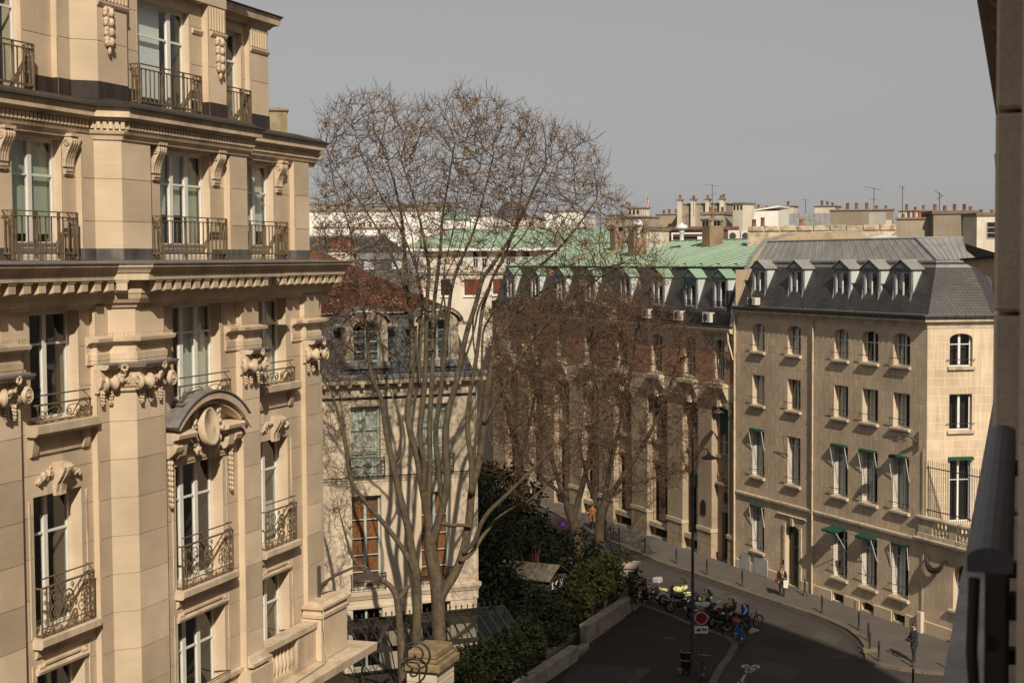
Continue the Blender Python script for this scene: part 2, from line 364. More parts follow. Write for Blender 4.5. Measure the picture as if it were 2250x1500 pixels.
def scroll_rail(parent,sg,t0,t1,out,back,zb,zt,tall=True,rod=True,m=None):
    m=m or IRONB;mb=MB();W=t1-t0;Hh=zt-zb
    sg.box(mb,t0,t1,out-.012,out+.045,zt-.03,zt);sg.box(mb,t0,t1,out,out+.03,zb,zb+.025)
    for t in (t0,t1-.028):
        sg.box(mb,t,t+.028,out,out+.03,zb+.025,zt-.03);sg.box(mb,t,t+.028,out+.045,back,zt-.03,zt);sg.box(mb,t,t+.028,out+.03,back,zb,zb+.025)
    if tall:
        sg.box(mb,t0+.03,t1-.03,out+.004,out+.024,zb+.14,zb+.16)
        for t in (t0+.17,t1-.19): sg.box(mb,t,t+.02,out+.004,out+.026,zb+.16,zt-.03)
    if rod:
        mb.tube([sg.pt(t0+.03,out+.02,zt+.17),sg.pt(t1-.03,out+.02,zt+.17)],.017,6)
        mb.tube([sg.pt(t1-.03,out+.02,zt+.17),sg.pt(t1-.12,back+.3,zt+.13)],.014,5)
    ob=mb.obj('railing',m,parent,fix=False)
    sc=MB();P=lambda pts,r=.011:sc.tube([sg.pt(t,out+.014,z) for t,z in pts],r,4,caps=False)
    cx=(t0+t1)/2
    if tall:
        ix0,ix1=t0+.2,t1-.2;z0,z1=zb+.17,zt-.04;h=z1-z0
        for s in (-1,1):
            e=cx+s*(ix1-ix0)/2;xm=cx+s*((ix1-ix0)/4+.08)
            P(spiral(xm+s*.02,z0+h*.73,h*.24,.025,math.pi*(1.5 if s>0 else 1.5),s*1.6,22));P(spiral(xm+s*.02,z0+h*.27,h*.25,.03,math.pi*.5,-s*1.6,22))
            P(spiral(e-s*.09,z0+h*.5,h*.13,.02,math.pi*(0 if s<0 else 1),s*1.3,14));P(spiral(e-s*.1,z0+h*.87,h*.1,.02,math.pi*.5,s*1.3,12));P(spiral(e-s*.1,z0+h*.12,h*.1,.02,math.pi*1.5,-s*1.3,12))
            P(spiral(cx+s*.13,z0+h*.9,h*.09,.015,math.pi*1.5,s*1.3,12));P(spiral(cx+s*.13,z0+h*.09,h*.085,.015,math.pi*.5,-s*1.3,12))
            xe=(t0+.1) if s<0 else (t1-.1)
            for zc in (.15,.4,.65,.9): P(spiral(xe,z0+h*zc,.055,.012,s*1.5,1.4,10),.009)
        for k in range(7):
            x=lerp(t0+.12,t1-.12,k/6);P(spiral(x,zb+.082,.05,.012,(k%2)*3.14,1.3 if k%2 else -1.3,10),.009)
    else:
        z0,z1=zb+.03,zt-.035;h=z1-z0
        for s in (-1,1):
            P(spiral(cx+s*W*.09,z0+h*.4,h*.36,.02,math.pi*.5,s*1.7,20),.013);P(spiral(cx+s*W*.40,z0+h*.42,h*.38,.02,math.pi*(.9 if s>0 else .1),s*1.6,20),.013)
            P([(cx+s*W*(.09+.29*i/10),z0+h*(.78+.2*math.sin(math.pi*i/10)-.35*i/10)) for i in range(11)],.011)
            P(spiral(cx+s*W*.25,z0+h*.28,h*.2,.02,0,-s*1.4,12),.010);P([(cx+s*W*.12,z0+.03),(cx+s*W*.45,z0+.03)],.012)
    tag(sc.obj('scrollwork',m,ob,fix=False),kind='stuff')
    if tall:
        md=MB();c=((z0+z1)/2);
        P2=lambda pts,r:md.tube([sg.pt(t,out+.008,z) for t,z in pts],r,5,caps=False)
        rr=h*.30
        P2([(cx+rr*.78*math.cos(a),c+rr*math.sin(a)) for a in [2*math.pi*i/20 for i in range(21)]],.02)
        for k in range(8):
            a=2*math.pi*k/8;q=sg.pt(cx+rr*.42*math.cos(a),out+.005,c+rr*.52*math.sin(a));md.ell(q,(.035,.02,.05),6,4,Matrix.Rotation(sg.rz,3,'Z')@Matrix.Rotation(-(a-math.pi/2),3,'Y'))
        md.ell(sg.pt(cx,out-.01,c),(.04,.04,.04),8,5);md.obj('medallion',m,ob,fix=False)
    return ob
def foliage_lumps(mb,sg,t,o,z,w,h,n,seed,d=.05,s=.04):
    rn=random.Random(seed)
    for _ in range(n):
        a=rn.uniform(0,6.28);r=rn.random()**.5
        q=sg.pt(t+w*r*math.cos(a),o-d*rn.uniform(.2,1)*(1.2-r),z+h*r*math.sin(a));k=s*rn.uniform(.7,1.4)
        mb.ell(q,(k,k*.6,k*rn.uniform(.8,1.6)),6,4,Matrix.Rotation(sg.rz,3,'Z')@Matrix.Rotation(rn.uniform(-1.2,1.2),3,'Y'))
    return mb
def drop(mb,sg,t,o,z,L,w,seed,n=7):   # a hanging husk garland
    for i in range(n):
        f=i/(n-1);ww=w*(1-.45*f)*(1.1 if i%2 else .9);zz=z-L*f
        for s in (-1,1):
            mb.ell(sg.pt(t+s*ww*.45,o-.02,zz),(ww*.55,.045,L/n*.75),6,4,Matrix.Rotation(sg.rz,3,'Z')@Matrix.Rotation(s*.5,3,'Y'))
        mb.ell(sg.pt(t,o-.045,zz-.01),(ww*.4,.05,L/n*.6),6,4,Matrix.Rotation(sg.rz,3,'Z'))
    for k in range(5):
        a=k*1.26;mb.ell(sg.pt(t+.03*math.cos(a),o-.03,z-L-.03+.03*math.sin(a)),(.022,.022,.022),5,4)
    return mb
# ================================================================== near stone apartment building on the left
A=Fr((-7.25,34),90-18.15)
bA=frame_thing('stone_apartment_building','tall ornate limestone apartment building with carved cornices and iron window guards','building',A)
PA=.55
ENDS={0:(7.0,7.85,8.3),.25:(7.0,7.85,8.15),.77:(5.6,6.6,6.78)}
def planA(s):
    a,b,c=ENDS[s]
    return [(-9.5,PA+s),(-2.73,PA+s),(-2.73,.4+s),(-2.3,.4+s),(-1.9,s),(-.77,s),(-.77,.18+s),(2.77,.18+s),(2.77,s),(3.61,s),(3.61,PA+s),(a,PA+s),(a,.4+s),(b,.4+s),(b,PA+s),(c,PA+s),(c,9)]
def planC(s,o=0): return [(-9.5,.5+s),(-2.4,.5+s),(-1.9,s),(3.61,s),(3.61,.5+s),(8.3,.5+s),(8.3,8)]
blA=Blocks()
XB1=(A.X(75,1090,PA),A.X(181,1075,PA)); XB1=(-4.76,-3.12); XC=(-.10,2.07); XB3=(4.62,6.2)
XO={0:(XB1,XC,XB3),.25:((-4.85,-3.2),(-.1,2.1),(4.55,6.1)),.77:((-5.3,-3.7),(-.05,2.2),(3.9,5.43))}
def openA(k,seg,rows,s):  # rows: list of (za,zb)
    x0=seg.p[0];r=XO[s][{0:0,6:1,10:2}[k]];return [(r[0]-x0,r[1]-x0,a,b) for a,b in rows]
def levelA(s,z0,z1,rows,base,ch):
    pl=planA(s);segs=[Seg(p,q) for p,q in zip(pl[:-1],pl[1:])]
    for k,sg in enumerate(segs):
        ops=openA(k,sg,rows,s) if k in (0,6,10) else []
        big=sg.L>.35 and k!=15
        wallseg(bA,blA,sg,z0,z1,ops,.46,base,ch,{0:1.15,6:1.3,10:1.2}.get(k,1.3),m=STONEP,jm=STONEJ,blocks=big,weight=1.)
    return segs
low=levelA(0,0.,17.82,[(8.0,10.7),(11.45,14.17),(15.6,17.74)],9.8,.8)
a5=levelA(.25,18.66,21.3,[(18.72,21.15)],18.66,.88)
a6=levelA(.77,21.9,24.75,[(22.0,24.45)],22.42,.88)
core=MB().box(-9.5,8.2,2.0,9,0,24.3); core.obj('light_block_core',ROOM,bA)  # solid dark box added inside the shell to stop light passing through
# attic centre rises higher
pc=[(-2.3,1.17),(-1.9,.77),(3.61,.77),(3.61,1.32)]
MB().sweep(pc,[(0,24.75),(.02,24.75),(.02,25.6),(-.6,25.6),(-.6,24.75)]).obj('attic_wall',STONEP,bA)
MB().sweep(pc,[(-.3,25.45),(.06,25.45),(.10,25.56),(.42,25.62),(.45,25.80),(-.3,25.9)]).obj('top_cornice',TRIM,bA)
# main cornice
mc=[(-.3,17.76),(.05,17.76),(.07,17.84),(.13,17.86),(.18,17.95),(.20,18.05),(.22,18.06),(.22,18.33),(.46,18.33),(.47,18.46),(.50,18.48),(.54,18.54),(.60,18.60),(.60,18.66),(-.3,18.72)]
MB().sweep(planC(0),mc).obj('main_cornice',TRIM,bA)
zc=[(-.25,18.722),(.605,18.664),(.625,18.650),(.635,18.675),(.61,18.682),(-.25,18.742)]
MB().sweep(planC(0),zc).obj('cornice_flashing',ZINC,bA)
# modillions, each its own stone
mm=MB()
mm.add([(-.11,-.22,18.06),(.11,-.22,18.06),(.11,-.42,18.12),(-.11,-.42,18.12),(-.11,-.22,18.29),(.11,-.22,18.29),(.11,-.42,18.29),(-.11,-.42,18.29)],[(0,1,2,3),(4,7,6,5),(0,4,5,1),(1,5,6,2),(2,6,7,3),(3,7,4,0)])
mm.box(-.135,.135,-.44,-.22,18.29,18.333)
mmesh=mm.mesh('modillion',TRIM)
pcn=planC(0)
for p,q,n,e0,e1 in ((pcn[0],pcn[1],15,.1,-.02),(pcn[1],pcn[2],1,0,0),(pcn[2],pcn[3],13,.05,-.2),(pcn[4],pcn[5],11,.55,.42),(pcn[5],pcn[6],10,-.3,0)):
    sg=Seg(p,q)
    for i in range(n):
        t=lerp(e0,sg.L+e1,(i+.5)/n);x,y,_=sg.pt(t,0,0);inst('modillion',mmesh,bA,(x,y,0),(0,0,sg.rz))
# cornice above the fifth floor with dentils
uc=[(-.3,21.22),(.03,21.22),(.05,21.30),(.10,21.34),(.12,21.40),(.10,21.41),(.10,21.59),(.15,21.60),(.17,21.66),(.28,21.67),(.28,21.80),(.31,21.84),(-.3,21.90)]
MB().sweep(planC(.25),uc).obj('dentil_cornice',TRIM,bA)
MB().sweep(planC(.25),[(-.9,22.08),(.20,21.92),(.30,21.845),(.34,21.835),(.35,21.875),(.20,21.96),(-.3,22.10),(-.9,22.13)]).obj('ledge_roofing',PITCH,bA)
dn=MB()
for p,q,e0,e1 in zip(planC(.25)[:-1],planC(.25)[1:],(0,.05,.05,-.05,.24,-.2),(-.1,0,.1,-.2,.18,0)):
    sg=Seg(p,q);t=e0
    while t<sg.L+e1: sg.box(dn,t,t+.075,-.155,-.095,21.44,21.585);t+=.125
tag(dn.obj('dentil_row',TRIM,bA,fix=False),kind='stuff')
# bird spikes along the ledges
sp=MB()
for pl,o,z in ((planC(.25),.25,21.9),(planC(0),.4,18.72)):
    for p,q in list(zip(pl[:-1],pl[1:]))[:5]:
        sg=Seg(p,q);t=0
        while t<sg.L:
            for a in (-.03,.03): sp.tube([sg.pt(t,-o,z),sg.pt(t+a,-o+a,z+.10)],.0025,3,caps=False)
            t+=.06
tag(sp.obj('bird_spikes',IRONB,bA,fix=False),kind='stuff')
# plinth bands of the two attic floors, sheet by sheet
def bandA(s,z0,z1,m,name):
    pl=planA(s);wins={0:XO[s][0],6:XO[s][1],10:XO[s][2]}
    for k in range(len(pl)-2):
        sg=Seg(pl[k],pl[k+1]);runs=[(0,sg.L)]
        if k in wins: a,b=wins[k][0]-sg.p[0],wins[k][1]-sg.p[0];runs=[(0,a-.02),(b+.02,sg.L)]
        for a,b in runs:
            n=max(1,round((b-a)/.6));w=(b-a)/n
            for i in range(n):
                mb=MB();sg.box(mb,a+i*w+.004,a+(i+1)*w-.004,-.022-(i%2)*.004,.01,z0,z1);mb.obj(name,m,bA,fix=False)
bandA(.25,18.74,18.98,ZBAND,'zinc_skirting'); bandA(.77,22.06,22.46,ZDARK,'sheet_skirting')
# mouldings of the sixth floor
for sgp,e in ((((5.6,1.17),(6.6,1.17)),0),(((2.85,.77),(3.61,.77)),0),(((2.3,.95),(2.77,.95)),0),(((-.77,.77),(-1.9,.77)),1)):
    p,q=sgp if not e else (sgp[1],sgp[0])
    MB().sweep([p,q],[(0,24.02),(.03,24.03),(.06,24.09),(.06,24.13),(0,24.15)]).obj('moulding',TRIM,bA)
fl=MB()
for (x0,x1,y) in ((5.65,6.55,1.17),(2.82,3.55,.77),(-1.85,-.8,.77)):
    x=x0
    while x<x1: fl.box(x,x+.05,y-.035,y+.2,24.17,24.70);x+=.13
tag(fl.obj('fluted_frieze',TRIM,bA,fix=False),kind='stuff')
tp=[(3.63,1.25),(6.68,1.25),(6.68,8)]
MB().sweep(tp,[(-.3,24.70),(.06,24.70),(.10,24.76),(.14,24.80),(.26,24.83),(.28,24.98),(.31,25.03),(-.3,25.10)]).obj('top_cornice',TRIM,bA)
MB().sweep(tp,[(-.3,25.105),(.32,25.035),(.34,25.05),(.33,25.075),(-.3,25.14)]).obj('cornice_flashing',PITCH,bA)
# ---- windows
def W(k,segs,r,za,zb,**kw):
    sg=segs[k];return fwindow(bA,sg,r[0]-sg.p[0],r[1]-sg.p[0],za,zb,.17 if za>21 else .2 if za>18 else .26 if za>15 else .32,**kw)
wd=dict(mull=(.5,),trans=(.70,),mw=.13)
TAUPE=mat('room_taupe',(.085,.06,.042),.9)
W(0,low,XB1,15.6,17.74,**wd);W(0,low,XB1,11.45,14.17,dark=TAUPE,**wd);W(0,low,XB1,8.0,10.7,**wd)
c3=dict(mull=(.36,.66),trans=(.70,),mw=.15)
W(6,low,XC,15.6,17.74,curtain=[(.38,1,0,1,BLIND,0)],**c3);W(6,low,XC,11.45,14.17,**c3);W(6,low,XC,8.0,10.7,**c3)
W(10,low,XB3,15.6,17.74,curtain=[(.3,1,0,1,CURT,3)],**wd);W(10,low,XB3,11.45,14.17,dark=TAUPE,curtain=[(0,1,0,.38,BLIND,0)],**wd);W(10,low,XB3,8.0,10.7,dark=TAUPE,**wd)
SAGE=mat('blind_sage',(.36,.40,.32),.8,.05,3.)
W(0,a5,XO[.25][0],18.74,21.15,panel=.3,curtain=[(0,1,.22,1,SAGE,0)],**wd)
W(6,a5,XO[.25][1],18.74,21.15,panel=.3,curtain=[(0,.34,.42,1,BLIND,0),(.38,.64,.42,1,CURT,0),(.68,1,.12,1,SAGE,0)],**c3)
W(10,a5,XO[.25][2],18.74,21.15,panel=.3,curtain=[(0,1,.3,1,BLIND,0)],**wd)
SCREEN=mat('screen_white',(.75,.75,.75),.8,.02)
W(0,a6,XO[.77][0],22.06,24.45,**wd);W(6,a6,XO[.77][1],22.06,24.45,curtain=[(-.02,.62,.14,1,SCREEN,0)],mull=(.70,),trans=(.70,),mw=.15);W(10,a6,XO[.77][2],22.06,24.45,**wd)
# ---- guards
for k,r,s,z in ((0,(-5.2,-3.05),a5,18.76),(6,(-.5,2.45),a5,18.76),(10,(4.3,6.38),a5,18.76),(0,(-5.9,-3.66),a6,22.07),(6,(-.42,2.30),a6,22.07),(10,(3.68,5.46),a6,22.07)):
    sg=s[k];bar_rail(bA,sg,r[0]-sg.p[0],r[1]-sg.p[0],-.25,0,z,z+.94,15 if k==6 else 11)
for k,r in ((0,XB1),(6,XC),(10,XB3)):
    sg=low[k];a,b=r[0]-sg.p[0],r[1]-sg.p[0]
    scroll_rail(bA,sg,a-.02,b+.14,-.16,.0,11.47,12.42,True);scroll_rail(bA,sg,a-.02,b+.14,-.16,.0,15.62,15.97,False)
    rb=MB();rb.tube([sg.pt(a,-.1,9.1),sg.pt(b,-.1,9.1)],.018,6);rb.tube([sg.pt(b,-.1,9.1),sg.pt(b-.05,.3,9.05)],.014,5);rb.obj('hand_rail',IRONB,bA,fix=False)
# ---- sills with their brackets and lintel mouldings
for k,r in ((0,XB1),(6,XC),(10,XB3)):
    sg=low[k];a,b=r[0]-sg.p[0],r[1]-sg.p[0]
    mb=MB();sg.oz(mb,[(.0,11.24),(-.20,11.24),(-.24,11.29),(-.24,11.42),(0,11.448)],a-.12,b+.26);mb.obj('sill',TRIM,bA)
    mb=MB();sg.oz(mb,[(0,11.02),(-.05,11.06),(-.08,11.24),(0,11.24)],a-.05,b+.18)
    sg.box(mb,a+.2,b-.2,-.05,0,10.86,10.90);sg.oz(mb,[(0,10.70),(-.05,10.70),(-.07,10.76),(-.05,10.80),(0,10.82)],a-.03,b+.03)
    for c in (a+.02,b-.2):
        for j in range(3): sg.oz(mb,[(0,10.78),(-.05,10.80),(-.06,10.85),(0,10.90)],c+j*.065,c+j*.065+.05)
    mb.obj('lintel_moulding',TRIM,bA)
    if k!=6:
        mb=MB();sg.oz(mb,[(0,15.36),(-.22,15.36),(-.27,15.42),(-.27,15.57),(0,15.598)],a-.18,b+.3);mb.obj('sill',TRIM,bA)
        mb=MB();sg.box(mb,a+.15,b-.05,-.04,0,14.98,15.03)
        for c in (a-.1,b): sg.oz(mb,[(0,14.95),(-.06,14.97),(-.08,15.05),(-.12,15.34),(0,15.36)],c,c+.2)
        mb.obj('sill_bracket',TRIM,bA)
        # keystone with foliage
        c=(a+b)/2;mb=MB()
        for j,(d,e) in enumerate(((-.17,-.055),(-.055,.055),(.055,.17))):
            pr=[(0,14.12),(-.07,14.12),(-.07,14.2),(-.10,14.35),(-.20,14.5),(-.26,14.62),(-.27,14.68),(-.22,14.74),(0,14.78)]
            sg.oz(mb,[(o-(.02 if j==1 else 0),z) for o,z in pr],c+d*1.05+.008,c+e*1.05-.008)
        mb.obj('keystone',CARVE,bA)
        for s_ in (-1,1):
            mb=MB()
            for q in range(5): foliage_lumps(mb,sg,c+s_*(.26+q*.10),0,14.60-q*.035,.09,.10-.008*q,9,q+k,.09,.04)
            mb.obj('carved_leaves',CARVE,bA,fix=False)
    # architrave moulding round the openings
    for (x,y) in ((a-.16,a-.12),(b+.12,b+.16)):
        for q0,q1 in ((8.3,10.9),(11.45,14.1)): mb=MB();sg.box(mb,x,y,-.02,.0,q0,q1);mb.obj('architrave',TRIM,bA)
# ---- entablature blocks over the pilasters
en=[(-.05,16.60),(.04,16.60),(.04,16.68),(.05,16.69),(.05,16.82),(.02,16.83),(.02,16.99),(.05,17.0),(.07,17.04),(.16,17.07),(.17,17.14),(-.05,17.19)]
for path in ([(XB1[1]+.22,PA),(-2.73,PA),(-2.73,.4),(-2.3,.4),(-1.9,0),(-.77,0),(-.77,.18),(-.25,.18)],[(2.22,.18),(2.77,.18),(2.77,0),(3.61,0),(3.61,PA)],[(6.45,PA),(7.0,PA),(7.0,.4),(7.85,.4),(7.85,PA),(8.3,PA),(8.3,1.5)],[(-7.2,PA),(-6.3,PA),(-6.3,.4),(-5.3,.4),(-5.3,PA),(-4.95,PA)]):
    MB().sweep(path,en).obj('entablature',TRIM,bA)
    sp=MB()
    for p,q in zip(path[:-1],path[1:]):
        sg=Seg(p,q);t=.02
        while t<sg.L: sp.tube([sg.pt(t,-.13,17.14),sg.pt(t+random.uniform(-.02,.02),-.15,17.26)],.0025,3,caps=False);t+=.05
    tag(sp.obj('bird_spikes',IRONB,bA,fix=False),kind='stuff')
# pilaster standing at the left edge of the picture
s0=Seg((-6.3,.4),(-5.3,.4));wallseg(bA,blA,s0,0,16.6,[],base=9.8,ch=.8,m=STONEP,jm=STONEJ)
MB().box(-5.3,-5.298,.41,PA+.02,0,16.6).obj('pilaster_return',STONEP,bA)
# ---- ionic capitals
def spool(mb,x,y,z,heading,L=.28,r=.175):
    """corner volute: a waisted roll lying across the corner, spirals on both ends"""
    M=Matrix.Rotation(heading,3,'Z');n=16;prof=[(r*.55,-L/2-.02),(r,-L/2),(r*.95,-L/2+.045),(r*.62,-L*.22),(r*.52,0),(r*.62,L*.22),(r*.95,L/2-.045),(r,L/2),(r*.55,L/2+.02)]
    vs=[]
    for rr,h in prof:
        for j in range(n):
            a=2*math.pi*j/n;v=M@Vector((h,rr*math.cos(a),rr*math.sin(a)));vs.append((x+v.x,y+v.y,z+v.z))
    mb.add(vs,[(i*n+j,i*n+(j+1)%n,(i+1)*n+(j+1)%n,(i+1)*n+j) for i in range(len(prof)-1) for j in range(n)]+[tuple(range(n)),tuple(range(8*n,9*n))],True)
    for s in (-1,1):
        pts=[]
        for c,d in spiral(0,0,r*.88,.02,1.2*s,2.3*s,34):
            v=M@Vector((s*(L/2+.012),c,d));pts.append((x+v.x,y+v.y,z+v.z))
        mb.tube(pts,.024,5,caps=False);v=M@Vector((s*(L/2+.02),0,0));mb.ell((x+v.x,y+v.y,z+v.z),(.04,.04,.04),6,4)
def capital(path,vol,roses,drops,seed):
    ob=MB().sweep(path,[(-.04,16.50),(.24,16.50),(.30,16.545),(.31,16.60),(-.04,16.615)]).obj('capital',TRIM,bA)
    MB().sweep(path,[(-.04,16.612),(.312,16.603),(.325,16.575),(.33,16.62),(-.04,16.632)]).obj('lead_cover',ZINC,ob)
    MB().sweep(path,[(-.04,16.02),(.05,16.02),(.07,16.05),(.05,16.08),(.10,16.14),(.15,16.30),(.13,16.40),(.10,16.50),(-.04,16.50)]).obj('echinus',CARVE,ob)
    for (x,y,h,L) in vol:
        mb=MB();spool(mb,x,y,16.22,h,L);mb.obj('volute',CARVE,ob,fix=False)
    for (sg,t) in roses:
        mb=MB()
        for k in range(7):
            a=k*.9;mb.ell(sg.pt(t+.06*math.cos(a),-.31,16.53+.06*math.sin(a)),(.035,.03,.035),6,4)
        foliage_lumps(mb,sg,t,-.12,16.34,.16,.13,16,seed,.12,.045);mb.obj('rosette',CARVE,ob,fix=False)
    for (sg,t,o) in drops:
        mb=MB();drop(mb,sg,t,o,16.02,.20,.075,seed,4);mb.obj('husk',CARVE,ob,fix=False)
q=math.pi/4
def capset(pth,roseat):
    pass
segS1,segCh,segF=Seg((-2.73,.4),(-2.3,.4)),Seg((-2.3,.4),(-1.9,0)),Seg((-1.9,0),(-.77,0))
capital([(-2.78,.4),(-2.3,.4),(-1.9,0),(-.72,0)],[(-2.46,.30,-.35,.28),(-1.86,-.16,-.4,.30),(-.86,-.16,math.pi/2,.16)],[(segCh,.26),(segF,.62)],[(segS1,.08,-.04),(segCh,.02,-.04),(segF,.10,-.04),(segF,.45,-.04),(segF,.85,-.03)],3)
sR=Seg((2.77,0),(3.61,0));capital([(2.70,0),(3.66,0)],[(2.80,-.15,-.75,.28),(3.50,-.16,math.pi/2,.16)],[(sR,.42)],[(sR,.02,-.03),(sR,.28,-.03),(sR,.62,-.03)],5)
sE=Seg((7.0,.4),(7.85,.4));capital([(6.93,.4),(7.9,.4)],[(7.05,.25,-.75,.28),(7.74,.24,math.pi/2,.16)],[(sE,.5)],[(sE,.04,-.03),(sE,.34,-.03),(sE,.62,-.03)],7)
capital([(-6.35,.4),(-5.25,.4)],[(-6.2,.25,-.75,.28),(-5.4,.24,math.pi/2,.16)],[(s0,.55)],[(s0,.1,-.03),(s0,.5,-.03),(s0,.72,-.03)],9)
# ---- consoles of the fifth floor
def console(sg,t,ztop=21.22,L=.60,w=.30):
    mb=MB();pr=[(0,0),(-.05,0),(-.055,.12),(-.07,.25),(-.11,.40),(-.17,.55),(-.21,.66),(-.22,.75),(-.19,.83),(-.14,.86),(0,.86)]
    k=L/.86;z0=ztop-L
    for j,(a,b,e) in enumerate(((-.5,-.33,.02),(-.33,-.2,0),(-.2,-.06,.02),(-.06,.06,0),(.06,.2,.02),(.2,.33,0),(.33,.5,.02))):
        sg.oz(mb,[(o-(e if o<0 else 0),z0+z*k) for o,z in pr],t+a*w,t+b*w)
    sg.box(mb,t-w/2-.02,t+w/2+.02,-.24,0,ztop,ztop+.06)
    for s in (-1,1):
        mb.tube([sg.pt(t+s*(w/2+.01),-.12+c,z0+.68*k+d) for c,d in spiral(0,0,.085,.02,0,1.6,16)],.018,4)
    sg.box(mb,t-w*.42,t+w*.42,-.075,0,z0-.09,z0-.04)
    for j in (-1,0,1): sg.oz(mb,[(0,z0-.15),(-.05,z0-.15),(-.065,z0-.09),(0,z0-.09)],t+j*w*.27-.04,t+j*w*.27+.04)
    mb.obj('console',CARVE,bA,fix=False)
for k,pxs in ((0,((16,330,),(160,330))),(6,((352,345),(484,360))),(10,((545,370),(621,385)))):
    sg=a5[k]
    for (x,y) in pxs: console(sg,(A.X(x,y,sg.p[1]-.15)-sg.p[0]))
# ---- floral drops on the sixth floor pilasters
for sg,t in ((Seg((-1.9,.77),(-.77,.77)),.36),(Seg((2.77,.77),(3.61,.77)),.45)):
    mb=MB()
    for j in range(4):
        for a in range(9):
            an=a*.7;r=.13*(1-.12*j)
            mb.ell(sg.pt(t+r*math.cos(an),-.05,23.92-j*.20+.07*math.sin(an)),(.055,.06,.075),6,4,Matrix.Rotation(an,3,'Y'))
        mb.ell(sg.pt(t,-.12,23.9-j*.20),(.075,.06,.10),7,5)
    mb.ell(sg.pt(t,-.06,23.12),(.045,.045,.09),6,4);mb.obj('carved_drop',CARVE,bA,fix=False)
# ---- arched hood with oval shield over the wide third-floor window
sg=low[6];tc=XC[0]/2+XC[1]/2-sg.p[0]
def arcpts(hw,rise,zs,n=22):
    Rr=(hw*hw+rise*rise)/(2*rise);a=math.asin(hw/Rr);return [(tc+Rr*math.sin(lerp(-a,a,i/n)),zs-Rr*math.cos(a)+Rr*math.cos(lerp(-a,a,i/n))) for i in range(n+1)]
hood=tag(MB().obj('hood',TRIM,bA))
def ribbon(mb,inner,outer,o0,o1):
    n=len(inner);vs=[]
    for (a,b),(c,d) in zip(inner,outer): vs+=[sg.pt(a,o0,b),sg.pt(c,o0,d),sg.pt(c,o1,d),sg.pt(a,o1,b)]
    fs=[(i*4+j,(i+1)*4+j,(i+1)*4+(j+1)%4,i*4+(j+1)%4) for i in range(n-1) for j in range(4)]+[(0,1,2,3),((n-1)*4+3,(n-1)*4+2,(n-1)*4+1,(n-1)*4)]
    mb.add(vs,fs)
mb=MB();ribbon(mb,arcpts(1.42,.50,14.98),arcpts(1.56,.58,15.06),-.30,.0);ribbon(mb,arcpts(1.50,.57,15.03),arcpts(1.64,.66,15.10),-.40,.0)
mb.obj('hood_arch',TRIM,hood,fix=False)
mb=MB();ribbon(mb,arcpts(1.655,.672,15.105),arcpts(1.69,.69,15.12),-.44,.02);mb.obj('hood_lead',ZINC,hood,fix=False)
mb=MB();sg.box(mb,tc-1.2,tc+1.2,-.30,0,15.55,15.6);sg.box(mb,tc-1.15,tc+1.15,-.24,-.02,15.44,15.56);mb.obj('lead_apron',ZINC,hood,fix=False)
mb=MB()
for s in (-1,1):
    a,b=sorted((tc+s*1.52,tc+s*.72));pr=[(0,14.72),(-.20,14.72),(-.22,14.80),(-.36,14.84),(-.38,14.92),(-.33,14.96),(0,15.02)];sg.oz(mb,pr,a,b)
    a,b=sorted((tc+s*1.25,tc+s*.95));sg.oz(mb,[(0,14.36),(-.14,14.36),(-.20,14.44),(-.26,14.72),(0,14.72)],a,b)
sg.box(mb,tc-1.2,tc+1.2,-.05,0,14.26,14.32);sg.box(mb,tc-1.2,tc+1.2,-.03,0,14.19,14.26);mb.obj('hood_cornice',TRIM,hood,fix=False)
mb=MB();vs=[];n=28
for (ra,rb_,o) in ((.36,.44,-.16),(.37,.45,-.30),(.33,.41,-.34),(.30,.38,-.31),(.0001,.0001,-.34)):
    for j in range(n):
        a=2*math.pi*j/n;vs.append(sg.pt(tc+ra*math.cos(a),o+.05*math.sin(a),14.98+rb_*math.sin(a)))
mb.add(vs,[(i*n+j,i*n+(j+1)%n,(i+1)*n+(j+1)%n,(i+1)*n+j) for i in range(4) for j in range(n)],True);mb.obj('shield',STONEP,hood)
mb=MB()
for s in (-1,1):
    for (dx,dz,w_,h_) in ((.5,.35,.08,.12),(.54,.1,.08,.14),(.62,-.12,.16,.1),(.5,-.3,.1,.1),(.4,-.48,.12,.07)): foliage_lumps(mb,sg,tc+s*dx,-.16,14.98+dz,w_,h_,10,int(dx*100)+s,.12,.05)
mb.obj('shield_leaves',CARVE,hood,fix=False)
for s in (-1,1):
    mb=MB();t=tc+s*1.36;sg.oz(mb,[(0,14.42),(-.08,14.40),(-.26,14.55),(-.30,14.66),(-.24,14.72),(0,14.72)],t-.14,t+.14)
    drop(mb,sg,t,-.03,14.42,1.05,.11,int(s)+20,10);mb.obj('garland',CARVE,hood,fix=False)
# ---- pedestal, parapet and ledge at the foot of the right-hand bay
zb=9.2
MB().sweep([(2.77,.0),(3.61,0),(3.61,PA)],[(-.02,8.98),(.16,8.98),(.16,9.06),(.10,9.10),(.04,9.22),(-.02,9.24)]).obj('pilaster_base',TRIM,bA)
MB().sweep([(-.77,.18),(2.77,.18)],[(-.02,8.9),(.10,8.9),(.10,9.0),(-.02,9.02)]).obj('base_moulding',TRIM,bA)
mb=MB();mb.box(2.6,3.75,-.18,.3,0,8.9);mb.obj('pilaster_foot',STONEP,bA)
mb=MB();mb.box(3.7,6.85,.08,.5,9.02,9.16);mb.box(3.7,6.85,.12,.46,8.05,8.2);mb.box(3.7,4.3,.14,.44,8.2,9.02);mb.box(5.75,6.85,.14,.44,8.2,9.02);mb.obj('parapet',TRIM,bA)
bal=[(.05,0),(.06,.03),(.04,.07),(.085,.2),(.09,.3),(.06,.45),(.035,.6),(.05,.72),(.065,.76),(.06,.82)]
